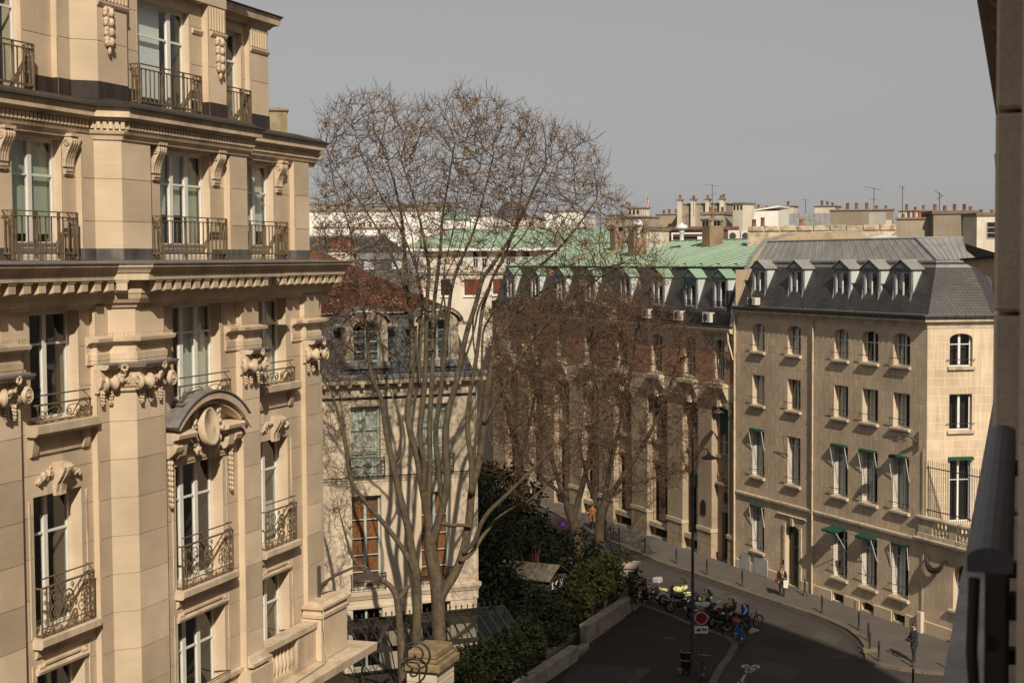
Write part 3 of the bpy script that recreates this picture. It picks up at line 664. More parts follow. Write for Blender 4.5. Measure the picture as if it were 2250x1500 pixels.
bme=MB().lathe(bal,n=10).mesh('baluster',TRIM)
for i in range(7): inst('baluster',bme,bA,(4.4+i*.21,.29,8.2))
mb=MB();mb.box(6.85,8.5,-.02,.6,8.1,9.25);mb.obj('pedestal',STONEP,bA)
MB().sweep([(6.85,.5),(6.85,-.02),(8.5,-.02),(8.5,.6)],[(-.1,9.25),(.05,9.25),(.06,9.34),(.0,9.38),(.0,9.44),(.09,9.50),(.09,9.56),(-.1,9.62)]).obj('pedestal_cap',TRIM,bA)
MB().box(6.95,8.4,.08,.5,9.45,9.66).obj('pedestal_top',TRIM,bA)
MB().sweep([(3.2,.1),(8.75,.1),(8.75,6)],[(-1,7.72),(.28,7.72),(.30,7.78),(.62,7.84),(.64,8.06),(-1,8.12)]).obj('ledge',TRIM,bA)
MB().box(3.3,8.7,.2,1.0,0,7.73).obj('ground_wall',STONEP,bA)
cb=MB().tube([(7.0,-.08,9.58),(6.86,-.08,9.5),(6.80,-.1,9.1),(6.9,-.1,8.7),(7.0,-.06,8.4),(6.95,-.12,8.16),(6.6,-.2,8.13),(4.5,-.3,8.12)],.016,5);cb.obj('cable',mat('cable_cream',(.5,.43,.33),.6),bA,fix=False)
blA.finish(bA,STONE,300)
# chimney beside the attic
tag(MB().box(-.36,.36,-.24,.24,0,1.0).sweep([(-.37,-.25),(.37,-.25),(.37,.25),(-.37,.25),(-.37,-.25)],[(0,1.0),(.04,1.02),(.04,1.08),(-.25,1.1)]).obj('attic_chimney',mat('render_mossy',(.30,.24,.15),.95,.3,3.,bump=.5,bscale=25,dirt=(.16,.15,.06),dscale=2.5,damt=.7)),'short lichen-stained chimney beside the attic of the near limestone building','chimney').matrix_world=Matrix.Translation(A.w(8.0,1.62,21.7))@Matrix.Rotation(A.a+.5,4,'Z')
MB().prism([(-9.4,1.0),(8.1,1.0),(8.1,9),(-9.4,9)],'z',21.72,21.88).obj('terrace_roof',PITCH,bA)
MB().prism([(-9.4,1.5),(6.7,1.5),(6.7,9),(-9.4,9)],'z',24.8,24.95).obj('attic_roof',PITCH,bA)
# ================================================================== cream corner building with slate mansard on the right
B=Fr(gnd(2033,1395),-90+22.3)
bB=frame_thing('mansard_corner_building','cream stone corner building with slate mansard, five dormers and green window awnings','building',B)
SB=mat('cream_stone_block',(.575,.455,.325),.85,.12,.9,.09,.2,40,streak=.15,spec=.25,dirt=(.27,.20,.135),dscale=.45,damt=.5)
SBP=mat('cream_stone_plain',(.575,.455,.325),.85,.12,.9,.0,.2,40,streak=.10,spec=.25,dirt=(.27,.20,.135),dscale=.45,damt=.5)
SBJ=mat('cream_stone_joint',(.66,.55,.42),.9)
SILLM=mat('sill_stone',(.50,.42,.32),.85,.15,3.,.06,dirt=(.2,.16,.12),dscale=2.,damt=.6)
SLATE=brickmat('slate_roofing',(.060,.054,.052),(.040,.036,.036),(.014,.012,.012),.28,.13,.012,.55,.6,.35)
ZROOF=mat('zinc_roof_sheet',(.25,.245,.24),.45,.14,1.2,.06,streak=.1,spec=.6,dirt=(.14,.13,.12),dscale=.9,damt=.5)
ZFR=mat('zinc_front',(.13,.135,.145),.5,.2,2.,.05,streak=.2)
ZWHT=mat('zinc_cheek_pale',(.47,.50,.50),.6,.08,2.,.05,streak=.1)
PVC=mat('frame_white',(.66,.66,.66),.45,.05,3.)
GREEN=mat('awning_green',(.004,.055,.033),.8,.15,4.)
BRONZE=mat('gutter_dark',(.03,.027,.025),.5,.3,3.)
PIPE=mat('pipe_cream',(.52,.43,.31),.55,.15,2.,dirt=(.25,.10,.04),dscale=1.2,damt=.5)
cols=[(-16.4,-15.05),(-12.6,-11.25),(-8.0,-6.68),(-5.4,-4.03),(-2.75,-1.38)]
sF=Seg((-18.26,0),(0,0)); T=lambda x:x+18.26
CHA=R(75.7);ce=(3.45*math.cos(CHA),3.45*math.sin(CHA))
sS=Seg((0,0),ce);w3=R(75.7+62);ce3=(ce[0]+9*math.cos(w3),ce[1]+9*math.sin(w3));s3=Seg(ce,ce3)
blB=Blocks()
ops=[]
for k,(a,b) in enumerate(cols):
    ops+=[(T(a),T(b),13.25,14.9),(T(a),T(b),10.12,11.86),(T(a),T(b),5.9,8.61)]
    ops.append((T(a),T(b),1.48,4.07) if k!=1 else (T(-12.75),T(-11.3),.12,3.6))
for a,b,c,d in ((-8.0,-6.95,.16,.58),(-5.35,-4.3,.2,.66),(-2.6,-1.65,.2,.6)): ops.append((T(a),T(b),c,d))
wallseg(bB,blB,sF,0,15.2,ops,.34,.0,.44,.92,gap=.034,proud=.006,m=SBP,jm=SBJ)
sops=[(1.15,2.33,13.3,14.95),(1.15,2.33,10.15,11.95),(1.15,2.33,5.6,8.75)]
wallseg(bB,blB,sS,5.0,15.2,sops,.34,.0,.44,.9,gap=.034,proud=.006,m=SBP,jm=SBJ)
wallseg(bB,blB,s3,0,15.2,[],blocks=False,m=SBP)
# one-storey wing under the terrace carries the front plane on to the right
sW=Seg((0,0),(6.0,0));wops=[(2.1,3.5,.9,3.3),(2.25,3.4,-.5+.55,.62)]
wallseg(bB,blB,sW,0,4.72,[(2.1,3.45,1.75,4.0),(2.2,3.35,.35,1.35)],.3,.0,.5,1.1,gap=.014,proud=.006,m=SBP,jm=SBJ)
MB().prism([(0,.02),(6,.02),(6,6),(1,6)],'z',4.73,4.9).obj('terrace_slab',SBP,bB)
MB().prism([(-18.2,1.7),(-.4,1.7),(1.4,5),(-4,9),(-18.2,9)],'z',0,15.3).obj('light_block_core',ROOM,bB)  # added dark core, keeps light out of the hollow shell
# arched heads
def seghead(sg,t0,t1,z0,zt,o=.0,d=.33,name='arch_head',m=None,par=None):
    w=(t1-t0)/2;c=(t0+t1)/2;n=8;arc=[(c+w*math.cos(math.pi*i/n),z0+(zt-z0-.02)*math.sin(math.pi*i/n)) for i in range(n+1)]
    mb=MB()
    for half in (arc[:n//2+1],arc[n//2:]):
        e=half[0][0] if half is not arc[n//2:] else None
        corner=(t1,zt) if half[0][0]>c+.01 else (t0,zt)
        poly=list(half)+[corner] if half[0][0]>c+.01 else [corner]+list(half)
        if half[0][0]>c+.01: poly=list(half)+[(half[-1][0],zt),corner]
        else: poly=[(half[0][0],zt)]+list(half)+[corner]
        sg.tz(mb,poly,o-.001,d)
    return mb.obj(name,m or SBP,par or bB)
CU=[[(0,.3,0,1,CURT,2)],[(0,.32,0,1,CURT,2),(.7,1,0,1,CURT,2)],[(0,1,0,1,CURT,5)],None,[(0,.25,0,1,CURT,2)],[(.05,.45,0,1,CURT,3),(.62,1,0,1,CURT,2)]]
def Bwin(sg,t0,t1,za,zb,k,trans,**kw): return fwindow(bB,sg,t0,t1,za,zb,.26,mull=(.5,),trans=trans,fw=.065,mw=.11,tw=.05,m=PVC,curtain=CU[k%6],room=.7,**kw)
def rod(sg,a,b,z):
    mb=MB();mb.tube([sg.pt(a-.22,-.12,z),sg.pt(b+.12,-.12,z)],.018,5)
    for t in (a-.1,b+.05): mb.tube([sg.pt(t,-.12,z),sg.pt(t,.02,z-.02)],.014,4)
    mb.obj('guard_rod',IRON,bB,fix=False)
def sill(sg,a,b,z,m=None):
    mb=MB();sg.oz(mb,[(0,z-.17),(-.13,z-.17),(-.16,z-.13),(-.16,z-.03),(0,z-.004)],a-.12,b+.1);mb.obj('sill',m or SILLM,bB,fix=False)
def awning(sg,a,b,z,out,dropz,arms=True):
    mb=MB();e=.05
    vs=[sg.pt(a-e,-.03,z),sg.pt(b+e,-.03,z),sg.pt(b+e,-out,z-dropz),sg.pt(a-e,-out,z-dropz)];v2=[(x,y,q-.025) for x,y,q in vs]
    v3=[(v2[3][0],v2[3][1],v2[3][2]-.09),(v2[2][0],v2[2][1],v2[2][2]-.09)]
    mb.add(vs+v2,[(0,1,2,3),(7,6,5,4),(0,4,5,1),(1,5,6,2),(2,6,7,3),(3,7,4,0)]);mb.add([v2[3],v2[2],v3[1],v3[0]],[(0,1,2,3)])
    aw=mb.obj('awning',GREEN,bB,fix=False)
    if arms:
        for t in (a-.03,b+.03):
            k=MB().tube([sg.pt(t,-out,z-dropz-.03),sg.pt(t,-.02,z-1.25)],.018,5);k.obj('awning_arm',PVC,aw,fix=False)
def shutter(sg,t,za,zb,n=24):
    mb=MB();w=.30
    for q in (0,w-.03): sg.box(mb,t,t+.03,.0+q,q+.03,za,zb)
    for z in (za,zb-.05): sg.box(mb,t,t+.03,.03,w-.03,z,z+.05)
    for i in range(n):
        z=lerp(za+.06,zb-.07,i/(n-1));sg.box(mb,t+.003,t+.028,.03,w-.03,z,z+.03)
    mb.obj('shutter',PVC,bB,fix=False)
for k,(a,b) in enumerate(cols):
    a,b=T(a),T(b)
    Bwin(sF,a,b,13.25,14.9,k,(.62,));seghead(sF,a,b,14.62,14.9);sill(sF,a,b,13.25);rod(sF,a,b,13.62)
    Bwin(sF,a,b,10.12,11.86,k+2,());sill(sF,a,b,10.12);rod(sF,a,b,10.55)
    Bwin(sF,a,b,5.9,8.61,k+4,(.8,));sill(sF,a,b,5.9);rod(sF,a,b,6.3);shutter(sF,a+.02,6.0,8.5)
    if k!=1: awning(sF,a,b,8.72,.24,.06)
    else:
        mb=MB()
        for t in (a-.04,b+.02): mb.tube([sF.pt(t,-.3,8.62),sF.pt(t,-.02,7.4)],.015,4)
        mb.tube([sF.pt(a-.04,-.3,8.62),sF.pt(b+.02,-.3,8.62)],.015,4);mb.obj('awning_arm',IRON,bB,fix=False)
    if k!=1:
        Bwin(sF,a,b,1.48,4.07,k+1,(.78,));sill(sF,a,b,1.48);rod(sF,a,b,2.1);shutter(sF,a+.02,1.6,3.95)
        awning(sF,a,b,4.24,{0:.2,2:.75,3:.42,4:.12}[k],{0:.05,2:.14,3:.1,4:.03}[k])
for (a,b,c,d) in sops:
    fwindow(bB,sS,a,b,c,d,.26,mull=(.5,),trans=(.66,) if d!=11.95 else (),fw=.065,mw=.12,m=PVC,room=.7)
    if c>9: sill(sS,a,b,c);rod(sS,a,b,c+.35)
seghead(sS,1.15,2.33,14.67,14.95);awning(sS,1.15,2.33,8.85,.2,.05,False);shutter(sS,1.17,5.7,8.7);shutter(sS,2.28,5.7,8.7)
fwindow(bB,sW,2.1,3.45,1.75,4.0,.24,mull=(.5,),trans=(.55,),m=PVC,room=.5);seghead(sW,2.1,3.45,3.35,4.0);sill(sW,2.0,3.5,1.75)
gr=MB()
for i in range(9): gr.tube([sW.pt(2.25+i*.135,.1,.35),sW.pt(2.25+i*.135,.1,1.35)],.014,4)
gr.tube([sW.pt(2.2,.1,.6),sW.pt(3.35,.1,.6)],.014,4);gr.tube([sW.pt(2.2,.1,1.1),sW.pt(3.35,.1,1.1)],.014,4);gr.obj('window_grille',IRON,bB,fix=False)
mb=MB();sW.box(mb,2.2,3.35,.2,.24,.35,1.35);mb.obj('dark_opening',ROOM,bB,fix=False);sill(sW,2.1,3.4,.35)
for a,b,c,d in ((-8.0,-6.95,.16,.58),(-5.35,-4.3,.2,.66),(-2.6,-1.65,.2,.6)):
    mb=MB();sF.box(mb,T(a),T(b),.2,.24,c,d)
    mb.obj('cellar_vent',ROOM,bB,fix=False)
seghead(sF,T(-5.35),T(-4.3),.45,.66)
mb=MB();mb.sweep([(-18.2,-.02),(-12.95,-.02)],[(0,0),(.05,0),(.05,.62),(0,.66)]);mb.obj('plinth',SBP,bB)
MB().sweep([(-11.1,-.02),(-8.05,-.02)],[(0,0),(.05,0),(.05,.62),(0,.66)]).obj('plinth',SBP,bB)
MB().sweep([(-6.9,-.02),(-5.7,-.02),(-5.7,-.06),(-5.45,-.06)],[(0,0),(.05,0),(.05,.62),(0,.66)]).obj('plinth',SBP,bB)
MB().sweep([(-4.2,-.02),(-2.7,-.02)],[(0,0),(.05,0),(.05,.66),(0,.70)]).obj('plinth',SBP,bB)
MB().sweep([(-1.55,-.02),(2.1,-.02)],[(0,0),(.05,0),(.05,.72),(0,.76)]).obj('plinth',SBP,bB)
MB().sweep([(3.45,-.02),(6,-.02)],[(0,0),(.05,0),(.05,.72),(0,.76)]).obj('plinth',SBP,bB)
# string course, cornice, gutter
MB().sweep([(-18.26,0),(-.4,0)],[(-.05,4.45),(.03,4.45),(.05,4.55),(.12,4.62),(.13,4.74),(-.05,4.80)]).obj('string_course',SILLM,bB)
sp=MB();t=.1
while t<17.6: sp.tube([sF.pt(t,-.1,4.76),sF.pt(t,-.11,4.88)],.004,3,caps=False);t+=.12
tag(sp.obj('bird_spikes',IRON,bB,fix=False),kind='stuff')
pG=[(-18.3,0),(0,0),ce,ce3]
MB().sweep(pG,[(-.1,15.18),(.02,15.18),(.04,15.32),(.10,15.38),(.12,15.46),(.30,15.52),(.32,15.62),(-.1,15.66)]).obj('cornice',SILLM,bB)
MB().sweep(pG,[(-.1,15.665),(.24,15.655),(.36,15.66),(.38,15.80),(.36,15.86),(.33,15.82),(.30,15.72),(-.1,15.74)]).obj('gutter',BRONZE,bB)
MB().sweep(pG,[(-.5,15.86),(-.02,15.76),(.0,15.84),(-.45,15.98)]).obj('gutter_lead',ZFR,bB)
for p,q in zip(pG[:-2],pG[1:-1]):
    sg=Seg(p,q);t=.3;me=MB().box(-.012,.012,-.39,-.365,15.64,15.88).mesh('gutter_hook',IRON)
    while t<sg.L: x,y,_=sg.pt(t,0,0);inst('gutter_hook',me,bB,(x,y,0),(0,0,sg.rz));t+=.5
# roof
zg,zk,zr=15.78,18.45,19.66
def off(path,d):
    out=[]
    for i in range(len(path)):
        ns=[]
        for a,b in ((i-1,i),(i,i+1)):
            if a<0 or b>=len(path): continue
            dx,dy=path[b][0]-path[a][0],path[b][1]-path[a][1];l=math.hypot(dx,dy);ns.append((-dy/l,dx/l))
        if len(ns)==1: m_=ns[0]
        else: dd=1+ns[0][0]*ns[1][0]+ns[0][1]*ns[1][1];m_=((ns[0][0]+ns[1][0])/dd,(ns[0][1]+ns[1][1])/dd)
        out.append((path[i][0]+m_[0]*d,path[i][1]+m_[1]*d))
    return out
e0,e1,e2=off(pG,.05),off(pG,1.3),off(pG,2.15)
mb=MB();n=len(pG)
for i in range(n-1):
    mb.add([(*e0[i],zg),(*e0[i+1],zg),(*off(pG,.55)[i+1],16.9),(*off(pG,.55)[i],16.9)],[(0,1,2,3)]);mb.add([(*off(pG,.55)[i],16.9),(*off(pG,.55)[i+1],16.9),(*e1[i+1],zk),(*e1[i],zk)],[(0,1,2,3)])
roof=mb.obj('roof',SLATE,bB,fix=False)
MB().sweep(off(pG,1.27),[(-.15,18.40),(.02,18.30),(.05,18.36),(.10,18.42),(.08,18.50),(-.15,18.56)]).obj('break_flashing',ZFR,roof)
MB().sweep(off(pG,1.18),[(-.12,18.22),(.012,18.06),(.03,18.07),(.0,18.30)]).obj('break_apron',ZROOF,roof)
# zinc panels with standing seams, panel by panel
rid=[(-18.26,2.15),(-3.9,2.15),(e2[2][0]-1.2,e2[2][1]+1.6),(e2[3][0]-1,e2[3][1])]
def panels(p0,p1,q0,q1,n,z0,z1):
    for i in range(n):
        f,g=i/n,(i+1)/n;a=[lerp(p0[j],p1[j],f) for j in (0,1)];b=[lerp(p0[j],p1[j],g) for j in (0,1)];c=[lerp(q0[j],q1[j],g) for j in (0,1)];d=[lerp(q0[j],q1[j],f) for j in (0,1)]
        m_=MB();m_.add([(*a,z0),(*b,z0),(*c,z1),(*d,z1),(*a,z0-.03),(*b,z0-.03),(*c,z1-.03),(*d,z1-.03)],[(0,1,2,3),(4,5,1,0),(5,6,2,1),(7,4,0,3)])
        m_.tube([(*a,z0+.015),(*d,z1+.015)],.022,4,caps=True);m_.obj('zinc_panel',ZROOF,roof,fix=False)
panels(e1[0],e1[1],rid[0],rid[1],24,18.5,zr);panels(e1[1],e1[2],rid[1],rid[2],7,18.5,zr);panels(e1[2],e1[3],rid[2],rid[3],14,18.5,zr)
MB().add([(-18.26,2.15,zr),(-3.9,2.15,zr),(*rid[2],zr),(*rid[3],zr),(*rid[3][:1],rid[3][1]+6,18.2),(-18.26,8,18.0)],[(0,1,2,3,4,5)]).obj('rear_slope',ZROOF,roof,fix=False)
MB().tube([(-18.26,2.15,zr+.02),(-3.9,2.15,zr+.02),(*rid[2],zr+.02),(*rid[3],zr+.02)],.06,6).obj('ridge_roll',ZROOF,roof,fix=False)
for a,b,c,d in ((e1[1],rid[1],18.52,zr+.03),):
    MB().tube([(*a,c),(*b,d)],.05,6).obj('hip_roll',ZFR,roof,fix=False)
# dormers
def dormer(par,fr,x0,x1,z0,z1,zp,yf,yb,slope,cheek,rm,fm,win=True,guard=False,curt=None,frame=PVC,blind=None):
    c=(x0+x1)/2;mb=MB();fw=.17
    mb.box(x0,x0+fw,yf,yf+.12,z0,z1);mb.box(x1-fw,x1,yf,yf+.12,z0,z1);mb.box(x0+fw,x1-fw,yf,yf+.12,z1-.12,z1);mb.box(x0-.04,x1+.04,yf-.06,yf+.12,z0-.14,z0)
    mb.box(x0,x1,yf-.02,yf+.3,z0-.5,z0-.14)
    dm=mb.obj('dormer',fm,par,fix=False)
    mb=MB();mb.prism([(x0-.10,z1+.004),(x1+.10,z1+.004),(x1+.10,z1+.06),(c,zp),(x0-.10,z1+.06)],'y',yf-.05,yf+.02);mb.prism([(x0+.1,z1+.08),(x1-.1,z1+.08),(c,zp-.12)],'y',yf-.075,yf-.05);mb.obj('pediment',fm,dm,fix=False)
    sl=lambda z:slope(z)
    for x in (x0+.02,x1-.02):
        mb=MB();mb.add([(x-.02,yf+.12,z0-.3),(x-.02,sl(z0-.3)+.1,z0-.3),(x-.02,sl(z1)+.1,z1),(x-.02,yf+.12,z1),(x+.02,yf+.12,z0-.3),(x+.02,sl(z0-.3)+.1,z0-.3),(x+.02,sl(z1)+.1,z1),(x+.02,yf+.12,z1)],[(0,3,2,1),(4,5,6,7),(3,7,6,2)]);mb.obj('cheek',cheek,dm,fix=False)
    mb=MB();yb2=sl(zp)+.6;o=.14
    for s,x in ((-1,x0-o),(1,x1+o)):
        mb.add([(x,yf-.12,z1+.01),(c,yf-.12,zp),(c,yb2,zp),(x,yb2,z1+.01),(x,yf-.12,z1+.05),(c,yf-.12,zp+.04),(c,yb2,zp+.04),(x,yb2,z1+.05)],[(0,1,2,3),(4,5,6,7),(0,4,5,1),(0,3,7,4)])
    mb.obj('dormer_roof',rm,dm,fix=False)
    if win:
        wsg=Seg((x0+fw,yf),(x1-fw,yf));fwindow(dm,wsg,0,wsg.L,z0,z1-.12,.07,mull=(.5,),trans=(),fw=.05,mw=.09,m=frame,curtain=curt,room=.5)
    return dm
slB=lambda z:(z-15.78)*.5/1.12+.05 if z<16.9 else .55+(z-16.9)*.75/1.55
for k,(a,b) in enumerate([(-17.15,-15.65),(-13.2,-11.7),(-8.72,-7.22),(-6.05,-4.58),(-3.4,-1.88)]):
    dormer(bB,B,a,b,16.45,18.05,18.55,.42,1.2,slB,ZWHT,ZROOF,ZFR,curt=[(0,.45,0,1,CURT,2)] if k%2==0 else [(0,.4,0,1,CURT,2),(.8,1,.3,1,CURT,1)])
    if k>1:
        pass
# party wall between the two roofs
PARTY=mat('party_wall_render',(.36,.28,.18),.95,.3,1.5,bump=.5,bscale=15,dirt=(.18,.13,.08),dscale=1.5,damt=.7)
mb=MB();mb.prism([(-.15,14.4),(.02,15.7),(.5,17.0),(1.2,18.7),(2.2,19.75),(4,20.15),(9,20.3),(9,10),(.3,10)],'x',-18.75,-18.27);mb.obj('party_wall',PARTY,bB)
mb=MB();pp=[(-.15,14.42),(.0,15.72),(.48,17.02),(1.18,18.72),(2.2,19.77),(4,20.17),(9,20.32)]
for (a,c),(b,d) in zip(pp[:-1],pp[1:]): mb.add([(-18.80,a,c+.01),(-18.22,a,c+.01),(-18.22,b,d+.01),(-18.80,b,d+.01),(-18.80,a,c+.07),(-18.22,a,c+.07),(-18.22,b,d+.07),(-18.80,b,d+.07)],[(0,1,2,3),(4,5,6,7),(0,4,7,3),(1,2,6,5)])
mb.obj('party_coping',mat('coping_zinc',(.33,.32,.30),.6,.2,1.),bB,fix=False)
# downpipes
for x,o in ((-18.28,-.06),(-9.9,.02)):
    mb=MB();mb.tube([(x,-.10+o*0,15.5),(x,-.10,15.2),(x,-.10,.1)],.065 if x<-15 else .05,8)
    for z in (2,4.6,7,10,13): mb.lathe([(.08,0),(.08,.07)],(x,-.10,z),8)
    mb.obj('downpipe',PIPE,bB,fix=False)
mb=MB();mb.tube([(-.12,-.07,9.3),(-.12,-.07,.9)],.02,5);mb.obj('conduit',PIPE,bB,fix=False);MB().bbox(-.38,-.05,-.24,-.02,.02,1.15).obj('service_duct',mat('duct_beige',(.55,.47,.36),.6),bB)
# door
mb=MB();sD=sF
for t0,t1 in ((T(-12.98),T(-12.75)),(T(-11.3),T(-11.07))): sD.box(mb,t0,t1,-.06,.0,0,3.55)
mb.sweep([(-13.6,-.01),(-10.6,-.01)],[(0,4.02),(.05,4.03),(.09,4.10),(0,4.13)]);sD.box(mb,T(-12.14),T(-11.9),-.10,0,3.55,4.0);mb.obj('door_surround',SILLM,bB,fix=False)
seghead(sF,T(-12.75),T(-11.3),3.2,3.6)
dr=MB();BLK=mat('door_black',(.016,.013,.011),.4,.2,4.)
sD.box(dr,T(-12.72),T(-11.33),.26,.32,.12,3.58);door=dr.obj('door',BLK,bB,fix=False)
for t in (-12.62,-12.0):
    for z0,z1 in ((.3,1.1),(1.25,2.2),(2.35,3.1)): p=MB();sD.box(p,T(t),T(t)+.5,.235,.262,z0,z1);p.obj('door_panel',BLK,door,fix=False)
MB().ell(sD.pt(T(-11.95),.22,1.1),(.04,.04,.04)).obj('door_knob',mat('brass',(.5,.35,.12),.3,metal=1.),door,fix=False)
mb=MB();sD.box(mb,T(-12.9),T(-11.15),-.12,.3,0,.115);mb.obj('door_step',SILLM,bB,fix=False)
mb=MB();sD.box(mb,T(-12.9),T(-12.8),-.08,-.06,1.25,1.5);mb.obj('intercom',IRON,bB,fix=False)
# two grey service hatches at the foot
HATCH=mat('hatch_grey',(.40,.40,.39),.55,.1,2.)
for a,b in ((-17.55,-16.5),(-16.05,-14.55)):
    mb=MB();n=8;c=(a+b)/2;w_=(b-a)/2;poly=[(T(a),.15),(T(b),.15)]+[(T(c+w_*math.cos(math.pi*i/n)),1.02+.22*math.sin(math.pi*i/n)) for i in range(n+1)]
    sF.tz(mb,poly,-.09,-.05);mb.obj('service_hatch',HATCH,bB)
# terrace balustrade and spiked screen
mb=MB();mb.box(-.55,6,-.14,.18,4.9,5.08);mb.box(-.5,.6,-.08,.12,5.08,5.75);mb.box(1.85,2.4,-.08,.12,5.08,5.75);mb.box(3.75,4.2,-.08,.12,5.08,5.75);mb.obj('terrace_parapet',SILLM,bB)
MB().sweep([(-.55,.18),(-.55,-.02),(6,-.02)],[(-.1,5.75),(.10,5.75),(.16,5.82),(.16,5.92),(-.1,5.96)]).obj('terrace_coping',SILLM,bB)
MB().sweep([(-.7,.0),(6,.0)],[(-.1,4.55),(.06,4.55),(.10,4.66),(.28,4.74),(.30,4.86),(-.1,4.92)]).obj('terrace_cornice',SILLM,bB)
bal=[(.07,0),(.08,.06),(.05,.1),(.105,.25),(.10,.32),(.05,.5),(.05,.58),(.07,.62),(.07,.67)];me=MB().lathe(bal,n=8).mesh('baluster',SILLM)
for x in (.8,1.08,1.36,1.64,2.6,2.88,3.16,3.44): inst('baluster',me,bB,(x,.02,5.08))
fe=MB();fe.box(-.25,-.17,.0,.06,5.96,8.7)
for z in (6.25,8.35): fe.box(-.2,6,.01,.05,z,z+.045)
fen=fe.obj('terrace_screen',IRON,bB,fix=False);pm=MB().tube([(0,0,5.97),(0,0,8.72)],.011,4).mesh('screen_bar',IRON)
for i in range(34): inst('screen_bar',pm,fen,(-.05+i*.165,.03,0))
blB.finish(bB,SB,300)
# things on the building
hn=MB();n=14
pts=[];rad=[]
for i in range(n+1):
    f=i/n;an=math.pi*(1.02+.96*f);pts.append((.62*math.cos(an)+.62*.0,-.2-.10*math.sin(f*math.pi),.52*math.sin(an)));rad.append(.06+.10*math.sin(math.pi*f))
pts=[(-.72,-.1,.13),(-.64,-.12,.05)]+pts+[(.68,-.12,.08),(.80,-.1,.02)];rad=[.03,.05]+rad+[.06,.02]
hn.tube(pts,rad,8);tag(hn.obj('wall_ornament',IRON),'black curved iron horn ornament fixed to the wall under the terrace','ornament').matrix_world=Matrix.Translation(B.w(.95,0,3.95))@Matrix.Rotation(B.a,4,'Z')
# ================================================================== brick building with green copper roof along the street
bD=frame_thing('brick_pier_building','long pale brick building with tall arched bays, dormers and green copper roof','building',B)
BRK=brickmat('brick_cream',(.43,.34,.25),(.38,.295,.21),(.27,.21,.15),.22,.07,.012,.85,.4,.15,.2)
BRKR=brickmat('brick_pink',(.36,.20,.145),(.30,.16,.11),(.26,.18,.13),.22,.07,.012,.85,.4,.15,.2)
SD=mat('pier_stone',(.36,.28,.185),.85,.2,1.5,.08,.3,30,dirt=(.2,.15,.1),dscale=1.,damt=.5)
SDL=mat('pier_stone_light',(.47,.39,.28),.85,.15,2.,.05,.2,30)
COPPER=mat('copper_green',(.21,.315,.225),.7,.08,1.0,.12,streak=.03,dirt=(.14,.20,.15),dscale=.6,damt=.25,spec=.2)
COPS=mat('copper_seam',(.42,.53,.41),.7,.1,2.)
OAK=mat('frame_grey_white',(.42,.42,.42),.5,.1,3.)
bays=[(-21.2,-19.2),(-24.95,-22.95),(-29.85,-27.0),(-35.0,-32.2),(-40.3,-37.4),(-45.3,-42.5),(-50.3,-47.5),(-55.3,-52.5)]
xe=-58.
MB().box(xe,-18.4,1.5,13,0,18).obj('light_block_core',ROOM,bD)  # dark filler box added behind the facade to block light
sD=Seg((xe,0),(-18.32,0));TD=lambda x:x-xe
# back wall of the recesses with real openings
rec=.42;sR_=Seg((xe,rec),(-18.32,rec));o1=[];o2=[]
for k,(a,b) in enumerate(bays):
    a,b=TD(a),TD(b);c=(a+b)/2;w_=b-a;tw=.72 if k else .55
    o2.append((c-tw*1.0,c+tw*1.0,11.25,13.75))
    o1.append((a+.25,b-.25,6.6,9.55))
    if k: o1+= [(a+.15,b-.15,1.15,4.95),(a+.35,b-.35,.2,.72)]
    else: o1+= [(a+.55,b-.25,.05,3.05)]
wallseg(bD,None,sR_,0,9.9,o1,.3,m=BRK,blocks=False,name='recess_wall')
wallseg(bD,None,sD,10.0,14.05,o2,.5,m=SDL,blocks=False,name='upper_wall')
wallseg(bD,None,Seg((-18.33,0),(-18.33,1.5)),0,18,[],m=BRK,blocks=False,name='end_wall')
GDRK=mat('window_green_grey',(.30,.32,.31),.5,.1,3.)
prev=-18.32
